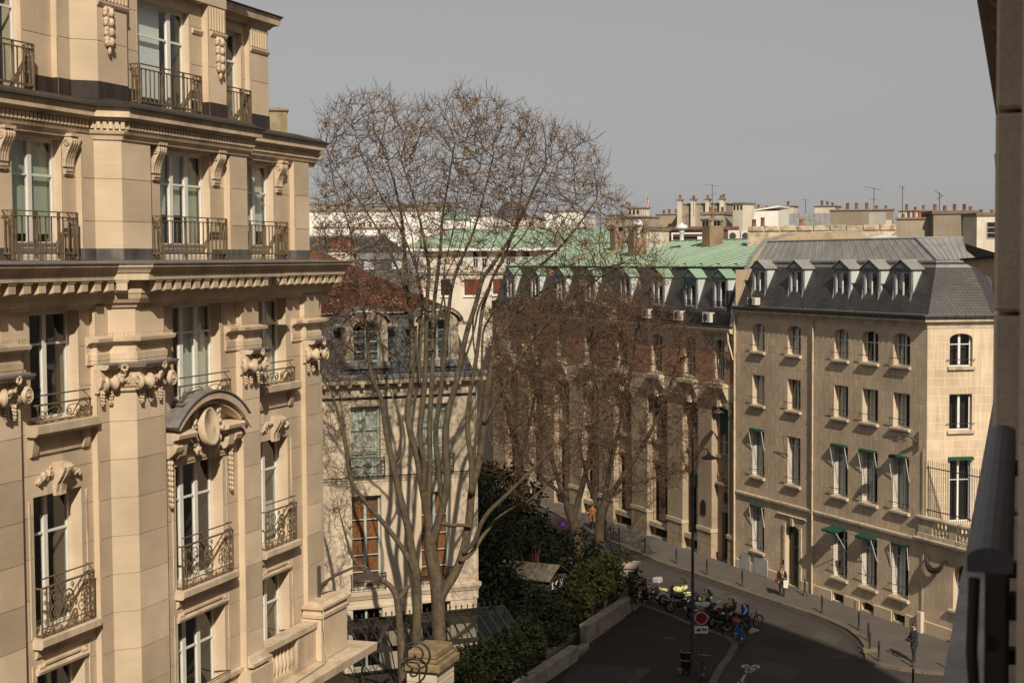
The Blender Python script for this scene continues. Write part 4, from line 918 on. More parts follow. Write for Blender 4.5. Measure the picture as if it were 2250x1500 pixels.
for k,(a,b) in enumerate(bays):
    # pier to the right of this bay
    mb=MB();mb.box(b,prev,0.,1.,1.9,9.9);mb.obj('pier',BRK,bD)
    mb=MB();mb.box(b-.02,prev+.0,-.05,1.,0,.45);mb.box(b,prev,-.02,1.,.45,1.75);mb.obj('pier_foot',SD,bD)
    mb=MB();mb.box(b-.05,prev+(.0 if k==0 else .05),-.10,1.,1.68,1.92);mb.obj('pier_cap',SDL,bD)
    nb=max(1,round((prev-b)/.75))
    for i in range(nb):
        for j,z in enumerate((.48,.92,1.34)):
            x0=lerp(b,prev,i/nb)+.01;x1=lerp(b,prev,(i+1)/nb)-.01;MB().box(x0,x1,-.04,.0,z,min(z+.40,1.66)).obj('stone_block',SD,bD,fix=False)
    prev=a
    # arch over the bay
    c=(a+b)/2;w_=(b-a)/2;n=10;arc=[(c+w_*math.cos(math.pi*i/n),9.35+.42*math.sin(math.pi*i/n)) for i in range(n+1)]
    mb=MB();mb.prism([(a,10.0),(a,9.35)]+arc[::-1][1:-1]+[(b,9.35),(b,10.0)],'y',.0,.42);mb.obj('arch',SDL,bD)
    mb=MB()
    for j in range(3): mb.box(c-.24+j*.17,c-.10+j*.17,-.16-(j==1)*.03,0,9.62,10.35)
    mb.obj('keystone',SDL,bD)
    # sill box of the upper window with brackets
    mb=MB();mb.box(c-1.15,c+1.0,-.42,.0,10.82,11.08);mb.box(c-1.1,c+.95,-.36,.0,10.74,10.82);mb.obj('sill',SDL,bD)
    mb=MB()
    for x in (c-1.0,c+.78): mb.prism([(0,10.1),(-.08,10.12),(-.14,10.3),(-.22,10.4),(-.24,10.55),(-.34,10.64),(-.34,10.74),(0,10.74)],'x',x,x+.18)
    mb.obj('sill_bracket',SDL,bD)
    wsg=sD;tw=.72 if k else .55;fwindow(bD,wsg,TD(c)-tw,TD(c)+tw,11.25,13.75,.17,mull=(.5,),trans=(.33,.66),fw=.06,mw=.08,m=OAK,room=.5)
    seghead(sD,TD(c)-tw,TD(c)+tw,13.5,13.75,0,.16,m=SDL,par=bD)
    fwindow(bD,sR_,TD(a)+.25,TD(b)-.25,6.6,9.55,.08,mull=(.33,.66),trans=(.27,.55),fw=.08,mw=.08,m=OAK,room=.5)
    if k in (0,1,2,3,5):
        m_=MB();sR_.box(m_,TD(a)+.27,TD(b)-.27,-.02,.02,8.05-(k==0)*.15,9.5);m_.obj('awning',GREEN,bD,fix=False)
    mb=MB();mb.box(a+.02,b-.02,.28,.42,6.40,6.58);mb.box(a+.1,b-.1,.34,.42,5.2,5.35);mb.obj('sill',SD,bD)
    if k:
        mb=MB();mb.box(a+.05,b-.05,.10,.42,.82,1.13);mb.box(a+.1,b-.1,.2,.42,.0,.18);mb.obj('sill',SDL,bD)
        wb=fwindow(bD,sR_,TD(a)+.15,TD(b)-.15,1.15,4.95,.22,mull=(.5,),trans=(.3,.6,.82),fw=.06,mw=.06,tw=.03,m=IRON,room=.4)
        m_=MB();sR_.box(m_,TD(a)+.35,TD(b)-.35,.12,.16,.2,.72);m_.obj('dark_opening',ROOM,bD,fix=False)
        arc=[(c+(w_-.15)*math.cos(math.pi*i/n),4.6+.33*math.sin(math.pi*i/n)) for i in range(n+1)]
        if k==1: m_=MB();sR_.box(m_,TD(a)+.17,TD(b)-.17,.10,.13,4.1,4.9);m_.obj('awning',GREEN,bD,fix=False)
    else:
        m_=MB();sR_.box(m_,TD(a)+.56,TD(b)-.26,.24,.28,.06,3.04);door2=m_.obj('door',mat('door_dark_brown',(.030,.018,.012),.5,.2,4.),bD,fix=False)
        for i in range(5): m_=MB();sR_.box(m_,TD(a)+.60+i*.225,TD(a)+.60+i*.225+.20,.222,.242,.15,2.95);m_.obj('plank',MATS['door_dark_brown'],door2,fix=False)
        ov=MB();n2=20;vs=[];cc=(b-.80,4.0)
        for r_,y in ((.50,.41),(.50,.30),(.36,.30),(.34,.40)):
            for j in range(n2): an=2*math.pi*j/n2;vs.append((cc[0]+r_*.82*math.cos(an),y,cc[1]+r_*1.3*math.sin(an)))
        ov.add(vs,[(i*n2+j,i*n2+(j+1)%n2,(i+1)*n2+(j+1)%n2,(i+1)*n2+j) for i in range(3) for j in range(n2)],True);ov.obj('oval_surround',SD,bD)
        ov=MB();ov.add([(cc[0]+.34*.82*math.cos(2*math.pi*j/n2),.395,cc[1]+.34*1.3*math.sin(2*math.pi*j/n2)) for j in range(n2)],[tuple(range(n2))]);ov.obj('oval_window',IRON,bD,fix=False)
        mb=MB();mb.box(a,a+.05,-.06,.1,0,.1);mb.box(a+.2,b,.15,.42,4.75,4.9);mb.box(a+.1,a+.7,.36,.42,5.0,5.5);mb.box(a+1.0,a+1.6,.36,.42,5.0,5.5);mb.obj('panel_moulding',SD,bD)
MB().box(xe,bays[-1][0],0,1,0,9.9).obj('pier',BRK,bD)
MB().sweep([(xe,0),(-18.35,0)],[(-.3,9.95),(.0,9.95),(.015,10.0),(-.3,10.02)]).obj('band',SDL,bD)
# pink brick field between the upper windows and diamond panels above
pv=-18.34
for k,(a,b) in enumerate(bays):
    c=(a+b)/2;tw=.72 if k else .55;MB().box(c+tw+.16,pv,-.02,.3,11.1,12.95).obj('brick_field',BRKR,bD);MB().box(c+tw+.16,pv,-.03,.3,12.955,13.04).obj('brick_band',mat('brick_dark',(.16,.06,.04),.85),bD)
    MB().box(c-tw-.001-.0,c-tw-.16,-.0,.0,0,0) if 0 else None
    pv=c-tw-.16
    xm=lerp(c+tw+.16,(bays[k-1][0]+bays[k-1][1])/2 if k else -18.34,.55);w_=.62 if k else .25
    pn=MB();pn.box(xm-w_,xm+w_,-.015,.1,13.12,13.95);po=pn.obj('diamond_panel',SDL,bD)
    dd=MB();TER=mat('brick_dark',(.16,.06,.04),.85)
    for s in (-1,1):
        for (p,q) in (((0,.12),(.24,.4)),((.24,.4),(0,.68)),((0,.68),(-.24,.4)),((-.24,.4),(0,.12))):
            x=xm+s*w_*.48;dd.tube([(x+p[0]*w_/.62,-.02,13.15+p[1]),(x+q[0]*w_/.62,-.02,13.15+q[1])],.03,4)
    for z in (13.13,13.90): dd.box(xm-w_,xm+w_,-.03,0,z,z+.05)
    dd.obj('diamond_bricks',TER,po,fix=False)
MB().sweep([(xe,0),(-18.45,0)],[(-.3,14.0),(.05,14.0),(.08,14.12),(.30,14.18),(.36,14.28),(.40,14.42),(-.3,14.5)]).obj('cornice',SDL,bD)
MB().sweep([(xe,0),(-18.45,0)],[(-.3,14.51),(.34,14.47),(.36,14.50),(.35,14.60),(.32,14.58),(-.3,14.62)]).obj('gutter',BRONZE,bD)
mb=MB();mb.box(xe,-18.4,-.05,.3,14.60,15.3);mb.obj('roof_kerb',mat('tar_black',(.012,.011,.010),.6),bD)
slD=lambda z:.3+(z-15.2)*1.0/3.0
mb=MB();mb.add([(xe,.3,15.2),(-18.75,.3,15.2),(-18.75,1.3,18.2),(xe,1.3,18.2)],[(0,1,2,3)]);roofD=mb.obj('roof',SLATE,bD,fix=False)
# copper sheets, seam by seam
nP=36
for i in range(nP):
    x0=lerp(xe,-18.75,i/nP);x1=lerp(xe,-18.75,(i+1)/nP);m_=MB();m_.add([(x0,1.15,18.14),(x1,1.15,18.14),(x1,1.15,18.20),(x0,1.15,18.20),(x1,8.5,19.98),(x0,8.5,19.98)],[(0,1,2,3),(3,2,4,5)]);m_.m=1
    m_.box(x0-.03,x0+.03,1.13,1.2,18.2,18.25);m_.add([(x0-.03,1.2,18.20),(x0+.03,1.2,18.20),(x0+.03,8.5,19.97),(x0-.03,8.5,19.97),(x0-.03,1.2,18.245),(x0+.03,1.2,18.245),(x0+.03,8.5,20.02),(x0-.03,8.5,20.02)],[(4,5,6,7),(0,4,7,3),(1,2,6,5)]);m_.obj('copper_sheet',[COPPER,COPS],roofD,fix=False)
MB().prism([(8.4,19.0),(8.4,20.07),(8.7,20.07),(13,18)],'x',xe,-18.8).obj('ridge',COPPER,roofD)
mb=MB()
for i in range(nP//2): x=lerp(xe,-18.8,i/(nP/2));mb.cbox((x,1.55,18.34),(.35,.05,.07))
tag(mb.obj('snow_guards',MATS['tar_black'],roofD,fix=False),kind='stuff')
dxs=[-20.9,-24.65,-29.1,-34.0,-39.8,-44.9,-49.9,-55.]
for k,x in enumerate(dxs):
    dm=dormer(bD,B,x-.85,x+.85,15.65,17.45,18.0,.38,1.2,slD,ZWHT,COPPER,ZFR,frame=PVC,curt=[(0,.4,0,1,CURT,2)])
    if k<3:
        m_=MB();m_.box(x-.62,x+.62,.18,.22,15.60,15.63);m_.box(x-.62,x+.62,.18,.22,16.02,16.05)
        for i in range(13): xx=x-.6+i*.1;m_.tube([(xx,.2,15.62),(xx,.2,16.03)],.010,4)
        for i in range(6): m_.tube([(x-.5+i*.2+c_,.2,15.82+d_) for c_,d_ in spiral(0,0,.09,.02,0,1.2,10)],.009,4,caps=False)
        m_.obj('dormer_guard',IRON,dm,fix=False)
    if k==1: MB().box(x-.66,x+.66,.30,.34,16.95,17.35).obj('dormer_awning',GREEN,dm,fix=False)
mb=MB();mb.tube([(-18.75,-.30,14.2),(-18.7,-.30,13.7),(-18.35,-.16,12.6)],.06,6);mb.obj('downpipe',PIPE,bD,fix=False)
# blue-black number plate
m_=MB();n=10;m_.prism([(-.17,-.26),(.17,-.26)]+[(.17*math.cos(math.pi*i/n),.12+.17*math.sin(math.pi*i/n)) for i in range(n+1)],'y',-.03,0)
tag(m_.obj('wall_plaque',mat('plaque_navy',(.012,.012,.022),.4)),'small dark arched plaque on the pale brick pier beside the oval window','plaque').matrix_world=Matrix.Translation(B.w(B.X(1546,1114),-.001,B.Z(1546,1114)))@Matrix.Rotation(B.a,4,'Z')@Matrix.Scale(1.7,4)
# air conditioners standing in the gutter
ACM=mat('ac_casing',(.52,.49,.44),.5,.08,3.)
def ac(lab,fr,x,y,z,w_=.95,h_=.68,d_=.36,mm_=None):
    o=thing('air_conditioner',lab,'air conditioner',fr.w(x,y,z),fr.a,'air conditioners on the roof edges')
    MB().bbox(-w_/2,w_/2,-d_/2,d_/2,.06,h_,.015).obj('casing',mm_ or ACM,o);m_=MB().lathe([(.25,-d_/2-.012),(.25,-d_/2-.004)],(-.1,0,h_/2+.03),16,'y');m_.obj('fan_grille',IRON,o,fix=False)
    m_=MB()
    for s in (-1,1): m_.box(s*w_*.35-.04,s*w_*.35+.04,-d_/2,d_/2,0,.06)
    m_.obj('feet',IRON,o,fix=False)
    return o
ac('white air conditioner at the gutter below the dormer next to the grey party wall',B,B.X(1556,690,-.1),-.08,14.68)
ac('white air conditioner at the gutter left of the green-awning dormer',B,B.X(1492,690,-.1),-.08,14.68)
ac('white air conditioner at the gutter, third from the party wall, behind branches',B,B.X(1422,690,-.1),-.08,14.68)
ac('small pale air conditioner at the gutter farthest left, seen through branches',B,B.X(1346,690,-.1),-.08,14.68)
ac('beige air conditioner on the slate mansard gutter at its left end',B,B.X(1656,664,.0),.0,15.88,.9,.5)
# ================================================================== ground, road, pavements
ASPH=mat('asphalt',(.046,.039,.033),.9,.18,.5,.0,.5,60,dirt=(.035,.029,.024),dscale=.25,damt=.7)
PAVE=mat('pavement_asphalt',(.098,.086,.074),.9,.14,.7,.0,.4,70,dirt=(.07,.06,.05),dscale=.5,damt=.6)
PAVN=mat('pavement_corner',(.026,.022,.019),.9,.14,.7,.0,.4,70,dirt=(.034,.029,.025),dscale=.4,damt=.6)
KERB=mat('granite_kerb',(.13,.108,.08),.8,.15,4.,.16,.3,60,dirt=(.12,.085,.04),dscale=1.5,damt=.6)
SOIL=mat('garden_soil',(.020,.016,.010),.95,.3,2.)
PAINT=mat('road_paint',(.42,.40,.36),.8,.25,6.,dirt=(.12,.11,.10),dscale=3.,damt=.7)
def sheet(name,poly,z,m,kind='structure',parent=None):
    o=MB().add([(x,y,z) for x,y in poly],[tuple(range(len(poly)))]).obj(name,m,parent,fix=False)
    if kind: tag(o,kind=kind)
    return o
sheet('ground',[(-1200,-300),(1200,-300),(1200,1800),(-1200,1800)],-.05,mat('ground_grey',(.075,.066,.056),.95,.2,.05))
sheet('road',[(-30,20),(60,20),(60,150),(-30,150)],0,ASPH)
kB=[(-7.2,139.5),(.82,120.81),(5.33,104.4),(7.85,97.27),(8.99,94.13),(10.6,90.9),(12.2,87.3),(13.37,84.69),(14.48,82.39),(15.5,80.32),(16.19,78.56),(16.72,76.68),(16.87,74.99),(16.79,73.38),(16.46,71.75),(16.25,70.68),(16.53,70.03),(17.43,69.22),(18.35,68.65),(19.48,68.32),(25,67.2)]
fB=[B.w(-70,0)[:2],B.w(6.0,0)[:2],B.w(6.5,3)[:2],(40,75)]
def pavement(name,kerb,back,m,zt=.12,w=.30,rev=False):
    p=MB();poly=[(x,y) for x,y in kerb]+list(back);n=len(poly)
    # triangulated by Blender from one n-gon
    p.add([(x,y,zt-.004) for x,y in poly],[tuple(range(n))]);o=p.obj(name,m,None,fix=False)
    for q in o.data.polygons:
        if q.normal.z<0: o.data.flip_normals();break
    tag(o,kind='structure')
    # kerb stones one by one
    s=-1 if rev else 1;L=1.0
    segs=[];
    for a,b in zip(kerb[:-1],kerb[1:]):
        d=math.hypot(b[0]-a[0],b[1]-a[1]);k=max(1,round(d/L))
        for i in range(k): segs.append(([lerp(a[j],b[j],i/k) for j in (0,1)],[lerp(a[j],b[j],(i+1)/k) for j in (0,1)]))
    pts=[x[0] for x in segs]+[segs[-1][1]];nr=[]
    for i in range(len(pts)):
        a=pts[max(i-1,0)];b=pts[min(i+1,len(pts)-1)];dx,dy=b[0]-a[0],b[1]-a[1];l=math.hypot(dx,dy);nr.append((-dy/l*s,dx/l*s))
    for i in range(len(pts)-1):
        g=.012;a,b=pts[i],pts[i+1];a2=[lerp(a[j],b[j],g) for j in (0,1)];b2=[lerp(a[j],b[j],1-g) for j in (0,1)]
        na,nb=nr[i],nr[i+1];j=random.uniform(-.006,.006)
        c=[(a2[0],a2[1]),(b2[0],b2[1]),(b2[0]+nb[0]*w,b2[1]+nb[1]*w),(a2[0]+na[0]*w,a2[1]+na[1]*w)]
        mb=MB();mb.add([(x,y,0) for x,y in c]+[(x,y,zt+.012+j) for x,y in c],[(4,5,6,7),(0,1,5,4),(1,2,6,5),(2,3,7,6),(3,0,4,7)]);mb.obj('kerb_stone',KERB,o)
    return o
pavement('far_pavement',kB,fB[::-1],PAVE,w=.32)
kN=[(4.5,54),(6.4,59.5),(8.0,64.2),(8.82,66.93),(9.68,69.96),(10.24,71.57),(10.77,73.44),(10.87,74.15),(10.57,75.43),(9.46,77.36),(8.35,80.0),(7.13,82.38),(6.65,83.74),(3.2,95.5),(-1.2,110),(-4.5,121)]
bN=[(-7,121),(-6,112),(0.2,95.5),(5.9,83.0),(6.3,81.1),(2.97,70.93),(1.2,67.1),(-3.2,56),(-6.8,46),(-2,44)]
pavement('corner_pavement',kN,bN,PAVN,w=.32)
sheet('garden_ground',[(-3.6,55),(1.0,67.2),(6.1,81.6),(5.7,83.2),(-.2,97),(-8,124),(-40,110),(-30,50)],.10,SOIL)
# darker panel of newer paving on the corner and a repaired strip
sheet('paving_panel',[gnd(1232,1500,.12),gnd(1262,1456,.12),gnd(1402,1466,.12),gnd(1370,1500,.12)],.124,mat('paving_panel_grey',(.042,.041,.040),.85,.15,2.))
sheet('paving_panel_border',[gnd(1372,1500,.12),gnd(1404,1466,.12),gnd(1432,1468,.12),gnd(1400,1500,.12)],.124,mat('paving_border_grey',(.062,.057,.052),.85,.15,2.))
sheet('tree_grate',[gnd(1368,1363,.12),gnd(1394,1345,.12),gnd(1412,1356,.12),gnd(1388,1374,.12)],.125,mat('grate_dark',(.025,.022,.018),.8))
# painted cycle symbol and arrow, parking line
def paint(name,poly,z=.006): return sheet(name,poly,z,PAINT)
def discp(c,r,n=14,ri=0.):
    return [(c[0]+r*math.cos(2*math.pi*i/n),c[1]+r*math.sin(2*math.pi*i/n)) for i in range(n)]
cyc=MB()
def ringp(mb,c,r,w_,ax,bx,n=18,z=.006):
    vs=[]
    for rr in (r,r-w_):
        for i in range(n): an=2*math.pi*i/n;p=(c[0]+rr*(ax[0]*math.cos(an)+bx[0]*math.sin(an)),c[1]+rr*(ax[1]*math.cos(an)+bx[1]*math.sin(an)));vs.append((*p,z))
    mb.add(vs,[(i,(i+1)%n,n+(i+1)%n,n+i) for i in range(n)])
def strip(mb,a,b,w_,z=.006):
    dx,dy=b[0]-a[0],b[1]-a[1];l=math.hypot(dx,dy);nx,ny=-dy/l*w_/2,dx/l*w_/2;mb.add([(a[0]+nx,a[1]+ny,z),(a[0]-nx,a[1]-ny,z),(b[0]-nx,b[1]-ny,z),(b[0]+nx,b[1]+ny,z)],[(0,1,2,3)])
w1,w2=gnd(1638,1463),gnd(1661,1463.5);ax=(.38,.0);bx=(.06,.62)
for c in (w1,w2): ringp(cyc,c,.52,.52*.999,ax,bx)
hub=gnd(1647,1473);top=gnd(1652,1464);sad=gnd(1641,1471)
for a,b in ((w1,sad),(w1,top),(top,hub),(hub,w2),(hub,gnd(1643,1478)),(w2,gnd(1657,1472)),(gnd(1643,1478),gnd(1657,1472))): strip(cyc,a,b,.09)
cyc.add([(*gnd(1636,1472),.006),(*gnd(1640,1480),.006),(*gnd(1648,1474),.006)],[(0,1,2)])
tag(cyc.obj('cycle_lane_symbol',PAINT,None,fix=False),kind='structure')
aw=MB();strip(aw,gnd(1637,1482),gnd(1626,1500),.12);aw.add([(*gnd(1620,1496),.006),(*gnd(1637,1496),.006),(*gnd(1622,1508),.006)],[(0,1,2)]);tag(aw.obj('cycle_lane_arrow',PAINT,None,fix=False),kind='structure')
paint('parking_line',[gnd(1644,1386),gnd(1652,1377),gnd(1671,1384),gnd(1649,1391)])
# ---- low garden wall with its gate piers
GW=mat('garden_wall_render',(.34,.285,.225),.9,.2,1.5,.0,.4,20,dirt=(.15,.12,.09),dscale=1.2,damt=.75)
def lowwall(lab,p,q,h,th=.36):
    dx,dy=q[0]-p[0],q[1]-p[1];L=math.hypot(dx,dy);o=thing('garden_wall',lab,'wall',(p[0],p[1],.1),math.atan2(dy,dx),'low garden walls')
    MB().box(0,L,0,th,-.1,h-.14).obj('wall',GW,o)
    n=max(1,round(L/1.1))
    for i in range(n): MB().bbox(i*L/n+.006,(i+1)*L/n-.006,-.05,th+.05,h-.139,h+random.uniform(-.004,.004),.015).obj('coping_stone',GW,o)
    return o
lowwall('low rendered garden wall between the gate pier and the bottom of the picture',(-2.0,59.2),(2.97,70.93),.72)
lowwall('low rendered garden wall running up to the ivy-covered corner pier',(3.56,74.34),(6.2,80.7),.85)
o=thing('corner_pier','stained stone corner pier overgrown with leaves beside parked motorbikes','pier',(6.15,81.5,.1),R(71))
MB().box(-.45,.45,-.4,.4,-.1,2.25).obj('shaft',GW,o);MB().bbox(-.55,.55,-.5,.5,2.25,2.5,.03).obj('cap',GW,o)
MB().box(-1.0,1.0,-.05,.35,-.1,.16).obj('threshold',GW,tag(thing('gate_step','worn stone step in the gap of the low garden wall','step',(3.25,72.6,.1),R(71)))) 

# worn patches, covers and a gutter line that break up the asphalt
rnp=random.Random(12);PT1=mat('asphalt_patch_dark',(.030,.026,.022),.9,.15,2.);PT2=mat('asphalt_patch_light',(.062,.054,.046),.9,.15,2.)
def quadpx(name,pts,z,m): return sheet(name,[gnd(*q) for q in pts],z,m)
quadpx('road_patch',[(1700,1395),(1790,1420),(1765,1440),(1668,1412)],.004,PT1);quadpx('road_patch',[(1560,1288),(1640,1318),(1626,1328),(1545,1296)],.004,PT2);quadpx('road_patch',[(1690,1450),(1760,1468),(1735,1496),(1660,1474)],.004,PT2)
quadpx('road_patch',[(1800,1385),(1850,1400),(1838,1415),(1786,1398)],.004,PT2)
def cover(px,py,r,z,pz): 
    c=gnd(px,py,pz);o=sheet('manhole_cover',[(c[0]+r*math.cos(2*math.pi*i/18),c[1]+r*math.sin(2*math.pi*i/18)) for i in range(18)],z,mat('cover_iron',(.045,.04,.036),.6,.2,8.))
for a in ((1745,1372,.36,.006,0),(1850,1442,.36,.006,0),(1600,1305,.32,.006,0),(1470,1400,.3,.126,.12),(1960,1430,.28,.126,.12),(1700,1300,.26,.126,.12)): cover(*a)
g=MB()
for a,b in zip(kB[2:15],kB[3:16]): strip(g,(a[0]-.28,a[1]-.08),(b[0]-.28,b[1]-.08),.34,.005)
tag(g.obj('gutter_strip',PT1,None,fix=False),kind='structure')
# ================================================================== small mansion behind the bare tree
E=Fr((-5.04,70),22.3)
bE=frame_thing('garden_mansion','small cream mansion with tiled hip roof, slate mansard and two arched dormers','building',E)
SE=mat('mansion_stone',(.52,.43,.32),.85,.13,.7,.0,.2,35,streak=.08,dirt=(.36,.28,.20),dscale=.5,damt=.5)
TILE=brickmat('roof_tile_red',(.17,.058,.026),(.105,.036,.018),(.03,.012,.008),.20,.115,.014,.85,1.,.3)
SLATE2=brickmat('slate_mansion',(.085,.08,.082),(.06,.057,.058),(.02,.018,.018),.30,.22,.012,.55,.6,.3)
ZE=mat('mansion_zinc',(.20,.20,.20),.5,.15,2.)
FRG=mat('frame_pale_green',(.36,.41,.37),.5,.08,3.)
WOOD=mat('shutter_wood',(.20,.070,.022),.6,.3,8.,streak=.3)
sE_=Seg((-12,0),(3.6,0));TE=lambda x:x+12
eo=[]
for a,b in ((-2.4,-1.0),(.9,2.3),(-6.3,-4.9)): eo+=[(TE(a),TE(b),8.95,12.15),(TE(a),TE(b),3.85,8.1),(TE(a),TE(b),.2,2.95)]
blE=Blocks();wallseg(bE,blE,sE_,0,13.0,eo,.35,.2,.62,1.3,gap=.01,proud=.003,m=SE,jm=mat('mansion_joint',(.46,.37,.27),.9))
blE.finish(bE,SE,300)
MB().box(3.35,3.6,.02,9,0,13).obj('side_wall',SE,bE);MB().box(-12,3.3,1.6,9,0,13.2).obj('light_block_core',ROOM,bE)  # the second box is an added light-blocking core
for i,(a,b) in enumerate(((-2.4,-1.0),(.9,2.3),(-6.3,-4.9))):
    a,b=TE(a),TE(b)
    fwindow(bE,sE_,a,b,8.95,12.15,.25,mull=(.5,),trans=(.33,.66),fw=.08,mw=.12,m=FRG,curtain=[(0,.5,0,1,CURT,4),(.5,1,0,1,CURT,4),(0,1,.62,1.0,mat('blind_pale',(.55,.55,.5),.8),0)],room=.6)
    fwindow(bE,sE_,a,b,3.85,8.1,.25,mull=(.5,),trans=(.18,.36,.54,.74),fw=.09,mw=.12,m=FRG,curtain=[(0,1,0,1,WOOD,0)],room=.6)
    fwindow(bE,sE_,a,b,.2,2.95,.25,mull=(.5,),trans=(.6,),fw=.08,mw=.1,m=FRG,room=.6)
    scroll_rail(bE,sE_,a-.12,b+.12,-.28,0,9.0,9.85,True,False,m=IRON)
    scroll_rail(bE,sE_,a-.12,b+.12,-.28,0,3.9,4.6,True,False,m=IRON)
    mb=MB();
    for z in (10.05,10.3): mb.tube([sE_.pt(a,.05,z),sE_.pt(b,.05,z)],.015,4)
    mb.obj('guard_rod',IRON,bE,fix=False)
pe=[(-12,0),(3.6,0),(3.6,9)]
MB().sweep(pe,[(-.1,8.72),(.03,8.72),(.05,8.82),(.10,8.86),(.12,8.94),(-.1,8.97)]).obj('string_course',SE,bE)
MB().sweep(pe,[(-.1,8.972),(.121,8.945),(.13,8.96),(-.1,8.99)]).obj('string_lead',ZDARK,bE)
MB().sweep(pe,[(-.1,3.4),(.06,3.4),(.10,3.5),(.16,3.6),(.18,3.76),(-.1,3.82)]).obj('band',SE,bE)
MB().sweep(pe,[(-.1,2.98),(.04,2.98),(.05,3.1),(-.1,3.14)]).obj('band',SE,bE)
MB().sweep(pe,[(-.1,12.45),(.02,12.45),(.05,12.56),(-.1,12.6)]).obj('band',ZDARK,bE)
MB().sweep(pe,[(-.1,13.0),(.08,13.0),(.12,13.14),(.42,13.18),(.46,13.36),(-.1,13.42)]).obj('cornice',SE,bE)
MB().sweep(pe,[(-.1,13.43),(.40,13.385),(.50,13.40),(.52,13.56),(.47,13.60),(.36,13.52),(-.1,13.56)]).obj('gutter',ZE,bE)
me=MB().box(-.07,.07,-.40,-.08,13.03,13.16).mesh('modillion',SE)
for i in range(27): inst('modillion',me,bE,(-11.8+i*.58,0,0))
# slate skirt, tiled hip, dormers
mb=MB();q0,q1=[(-12,-.1),(3.5,-.1),(3.5,8)],[(-12,1.0),(2.7,1.0),(2.7,7)]
for i in range(2): mb.add([(*q0[i],13.56),(*q0[i+1],13.56),(*q1[i+1],16.3),(*q1[i],16.3)],[(0,1,2,3)])
mans=mb.obj('slate_roof',SLATE2,bE,fix=False)
mb=MB();ap=(-3.0,4.0,19.3);ap0=(-10,4.0,19.3);nn=28
def wv(x): return 16.32+.30*sum(math.exp(-((x-c)/.75)**2) for c in (-1.6,1.75,-5.6))
base=[(lerp(-12,2.95,i/nn),.75,wv(lerp(-12,2.95,i/nn))) for i in range(nn+1)]
for i in range(nn):
    f0,f1=i/nn,(i+1)/nn;t0=[lerp(ap0[j],ap[j],f0) for j in range(3)];t1=[lerp(ap0[j],ap[j],f1) for j in range(3)]
    mb.add([base[i],base[i+1],t1,t0],[(0,1,2,3)],True)
mb.add([base[-1],(2.95,7.3,16.32),ap],[(0,1,2)]);mb.obj('tile_roof',TILE,mans,fix=False)
def edormer(c):
    w_=1.0;z0,z1=14.15,15.75;n=10
    arc=lambda r,rz,zc:[(c+r*math.cos(math.pi*i/n),zc+rz*math.sin(math.pi*i/n)) for i in range(n+1)]
    mb=MB();o_=arc(w_,.62,z1+.02);i_=arc(.62,.36,z1-.1)
    poly=[(c+w_,z0),(c+w_,z1+.02)]+o_[1:]+[(c-w_,z0),(c-.62,z0)]+i_[::-1]+[(c+.62,z0)]
    # jambs and arched head as convex pieces
    mb.prism([(c+.62,z0),(c+w_,z0),(c+w_,z1+.02),(c+.62,z1-.1)],'y',-.02,.3);mb.prism([(c-w_,z0),(c-.62,z0),(c-.62,z1-.1),(c-w_,z1+.02)],'y',-.02,.3)
    for k in range(n): mb.prism([i_[k],o_[k],o_[k+1],i_[k+1]],'y',-.02,.3)
    dm=mb.obj('dormer',SE,bE)
    mb=MB();o2=arc(1.16,.66,z1+.04);o3=arc(1.18,.74,z1+.06)
    for k in range(n): mb.prism([o2[k],o3[k],o3[k+1],o2[k+1]],'y',-.16,.3)
    mb.prism([(c+1.0,z1-.02),(c+1.42,z1-.02),(c+1.42,z1+.12),(c+1.0,z1+.12)],'y',-.12,.3);mb.prism([(c-1.42,z1-.02),(c-1.0,z1-.02),(c-1.0,z1+.12),(c-1.42,z1+.12)],'y',-.12,.3);mb.obj('dormer_cornice',SE,dm)
    mb=MB();o4=arc(1.20,.75,z1+.07);o5=arc(1.22,.80,z1+.09);
    for k in range(n): mb.prism([o4[k],o5[k],o5[k+1],o4[k+1]],'y',-.2,1.9)
    mb.obj('dormer_roof',ZE,dm)
    for x in (c-w_,c+w_-.06): MB().prism([(.3,z0),(.62,z0+.8),(1.1,z1+.3),(.3,z1+.3)],'x',x,x+.06).obj('cheek',SE,dm)
    wsg=Seg((c-.62,0),(c+.62,0));fwindow(dm,wsg,0,1.24,z0,z1+.22,.12,mull=(.5,),trans=(.25,.5,.75),fw=.06,mw=.1,m=FRG,room=.5)
    MB().box(c-1.05,c+1.05,-.14,.3,z0-.3,z0-.01).obj('dormer_sill',ZE,dm)
for c in (-1.62,1.78,-5.6): edormer(c)
for s in (-1,1):
    pass
MB().box(3.605,3.66,-.05,.5,3.0,13.0).obj('quoin_edge',SE,bE)
# ---- iron and glass veranda in front
ver=thing('glass_veranda','long black iron veranda roof with sloping glass panes in front of the mansion','veranda',(E.o[0],E.o[1],0),E.a)
zt,zb_,y0,y1=2.62,1.85,-.55,-2.7
mb=MB();mb.box(-2.9,4.75,y0-.06,y0+.06,zt-.05,zt+.04);mb.box(-2.9,4.95,y1-.06,y1+.06,zb_-.22,zb_);mb.box(-2.9,4.75,y0-.03,y0+.03,zt-.35,zt-.05);mb.obj('frame',IRON,ver)
n=16;VG=glassmat('veranda_glass',(.6,.64,.62),.7)
rb=MB().hexa([(-.025,y1,zb_-.02),(.025,y1,zb_-.02),(.025,y0,zt-.04),(-.025,y0,zt-.04)],[(-.025,y1,zb_+.05),(.025,y1,zb_+.05),(.025,y0,zt+.03),(-.025,y0,zt+.03)]).mesh('rib',IRON)
for i in range(n+1): inst('rib',rb,ver,(lerp(-2.85,4.7,i/n),0,0))
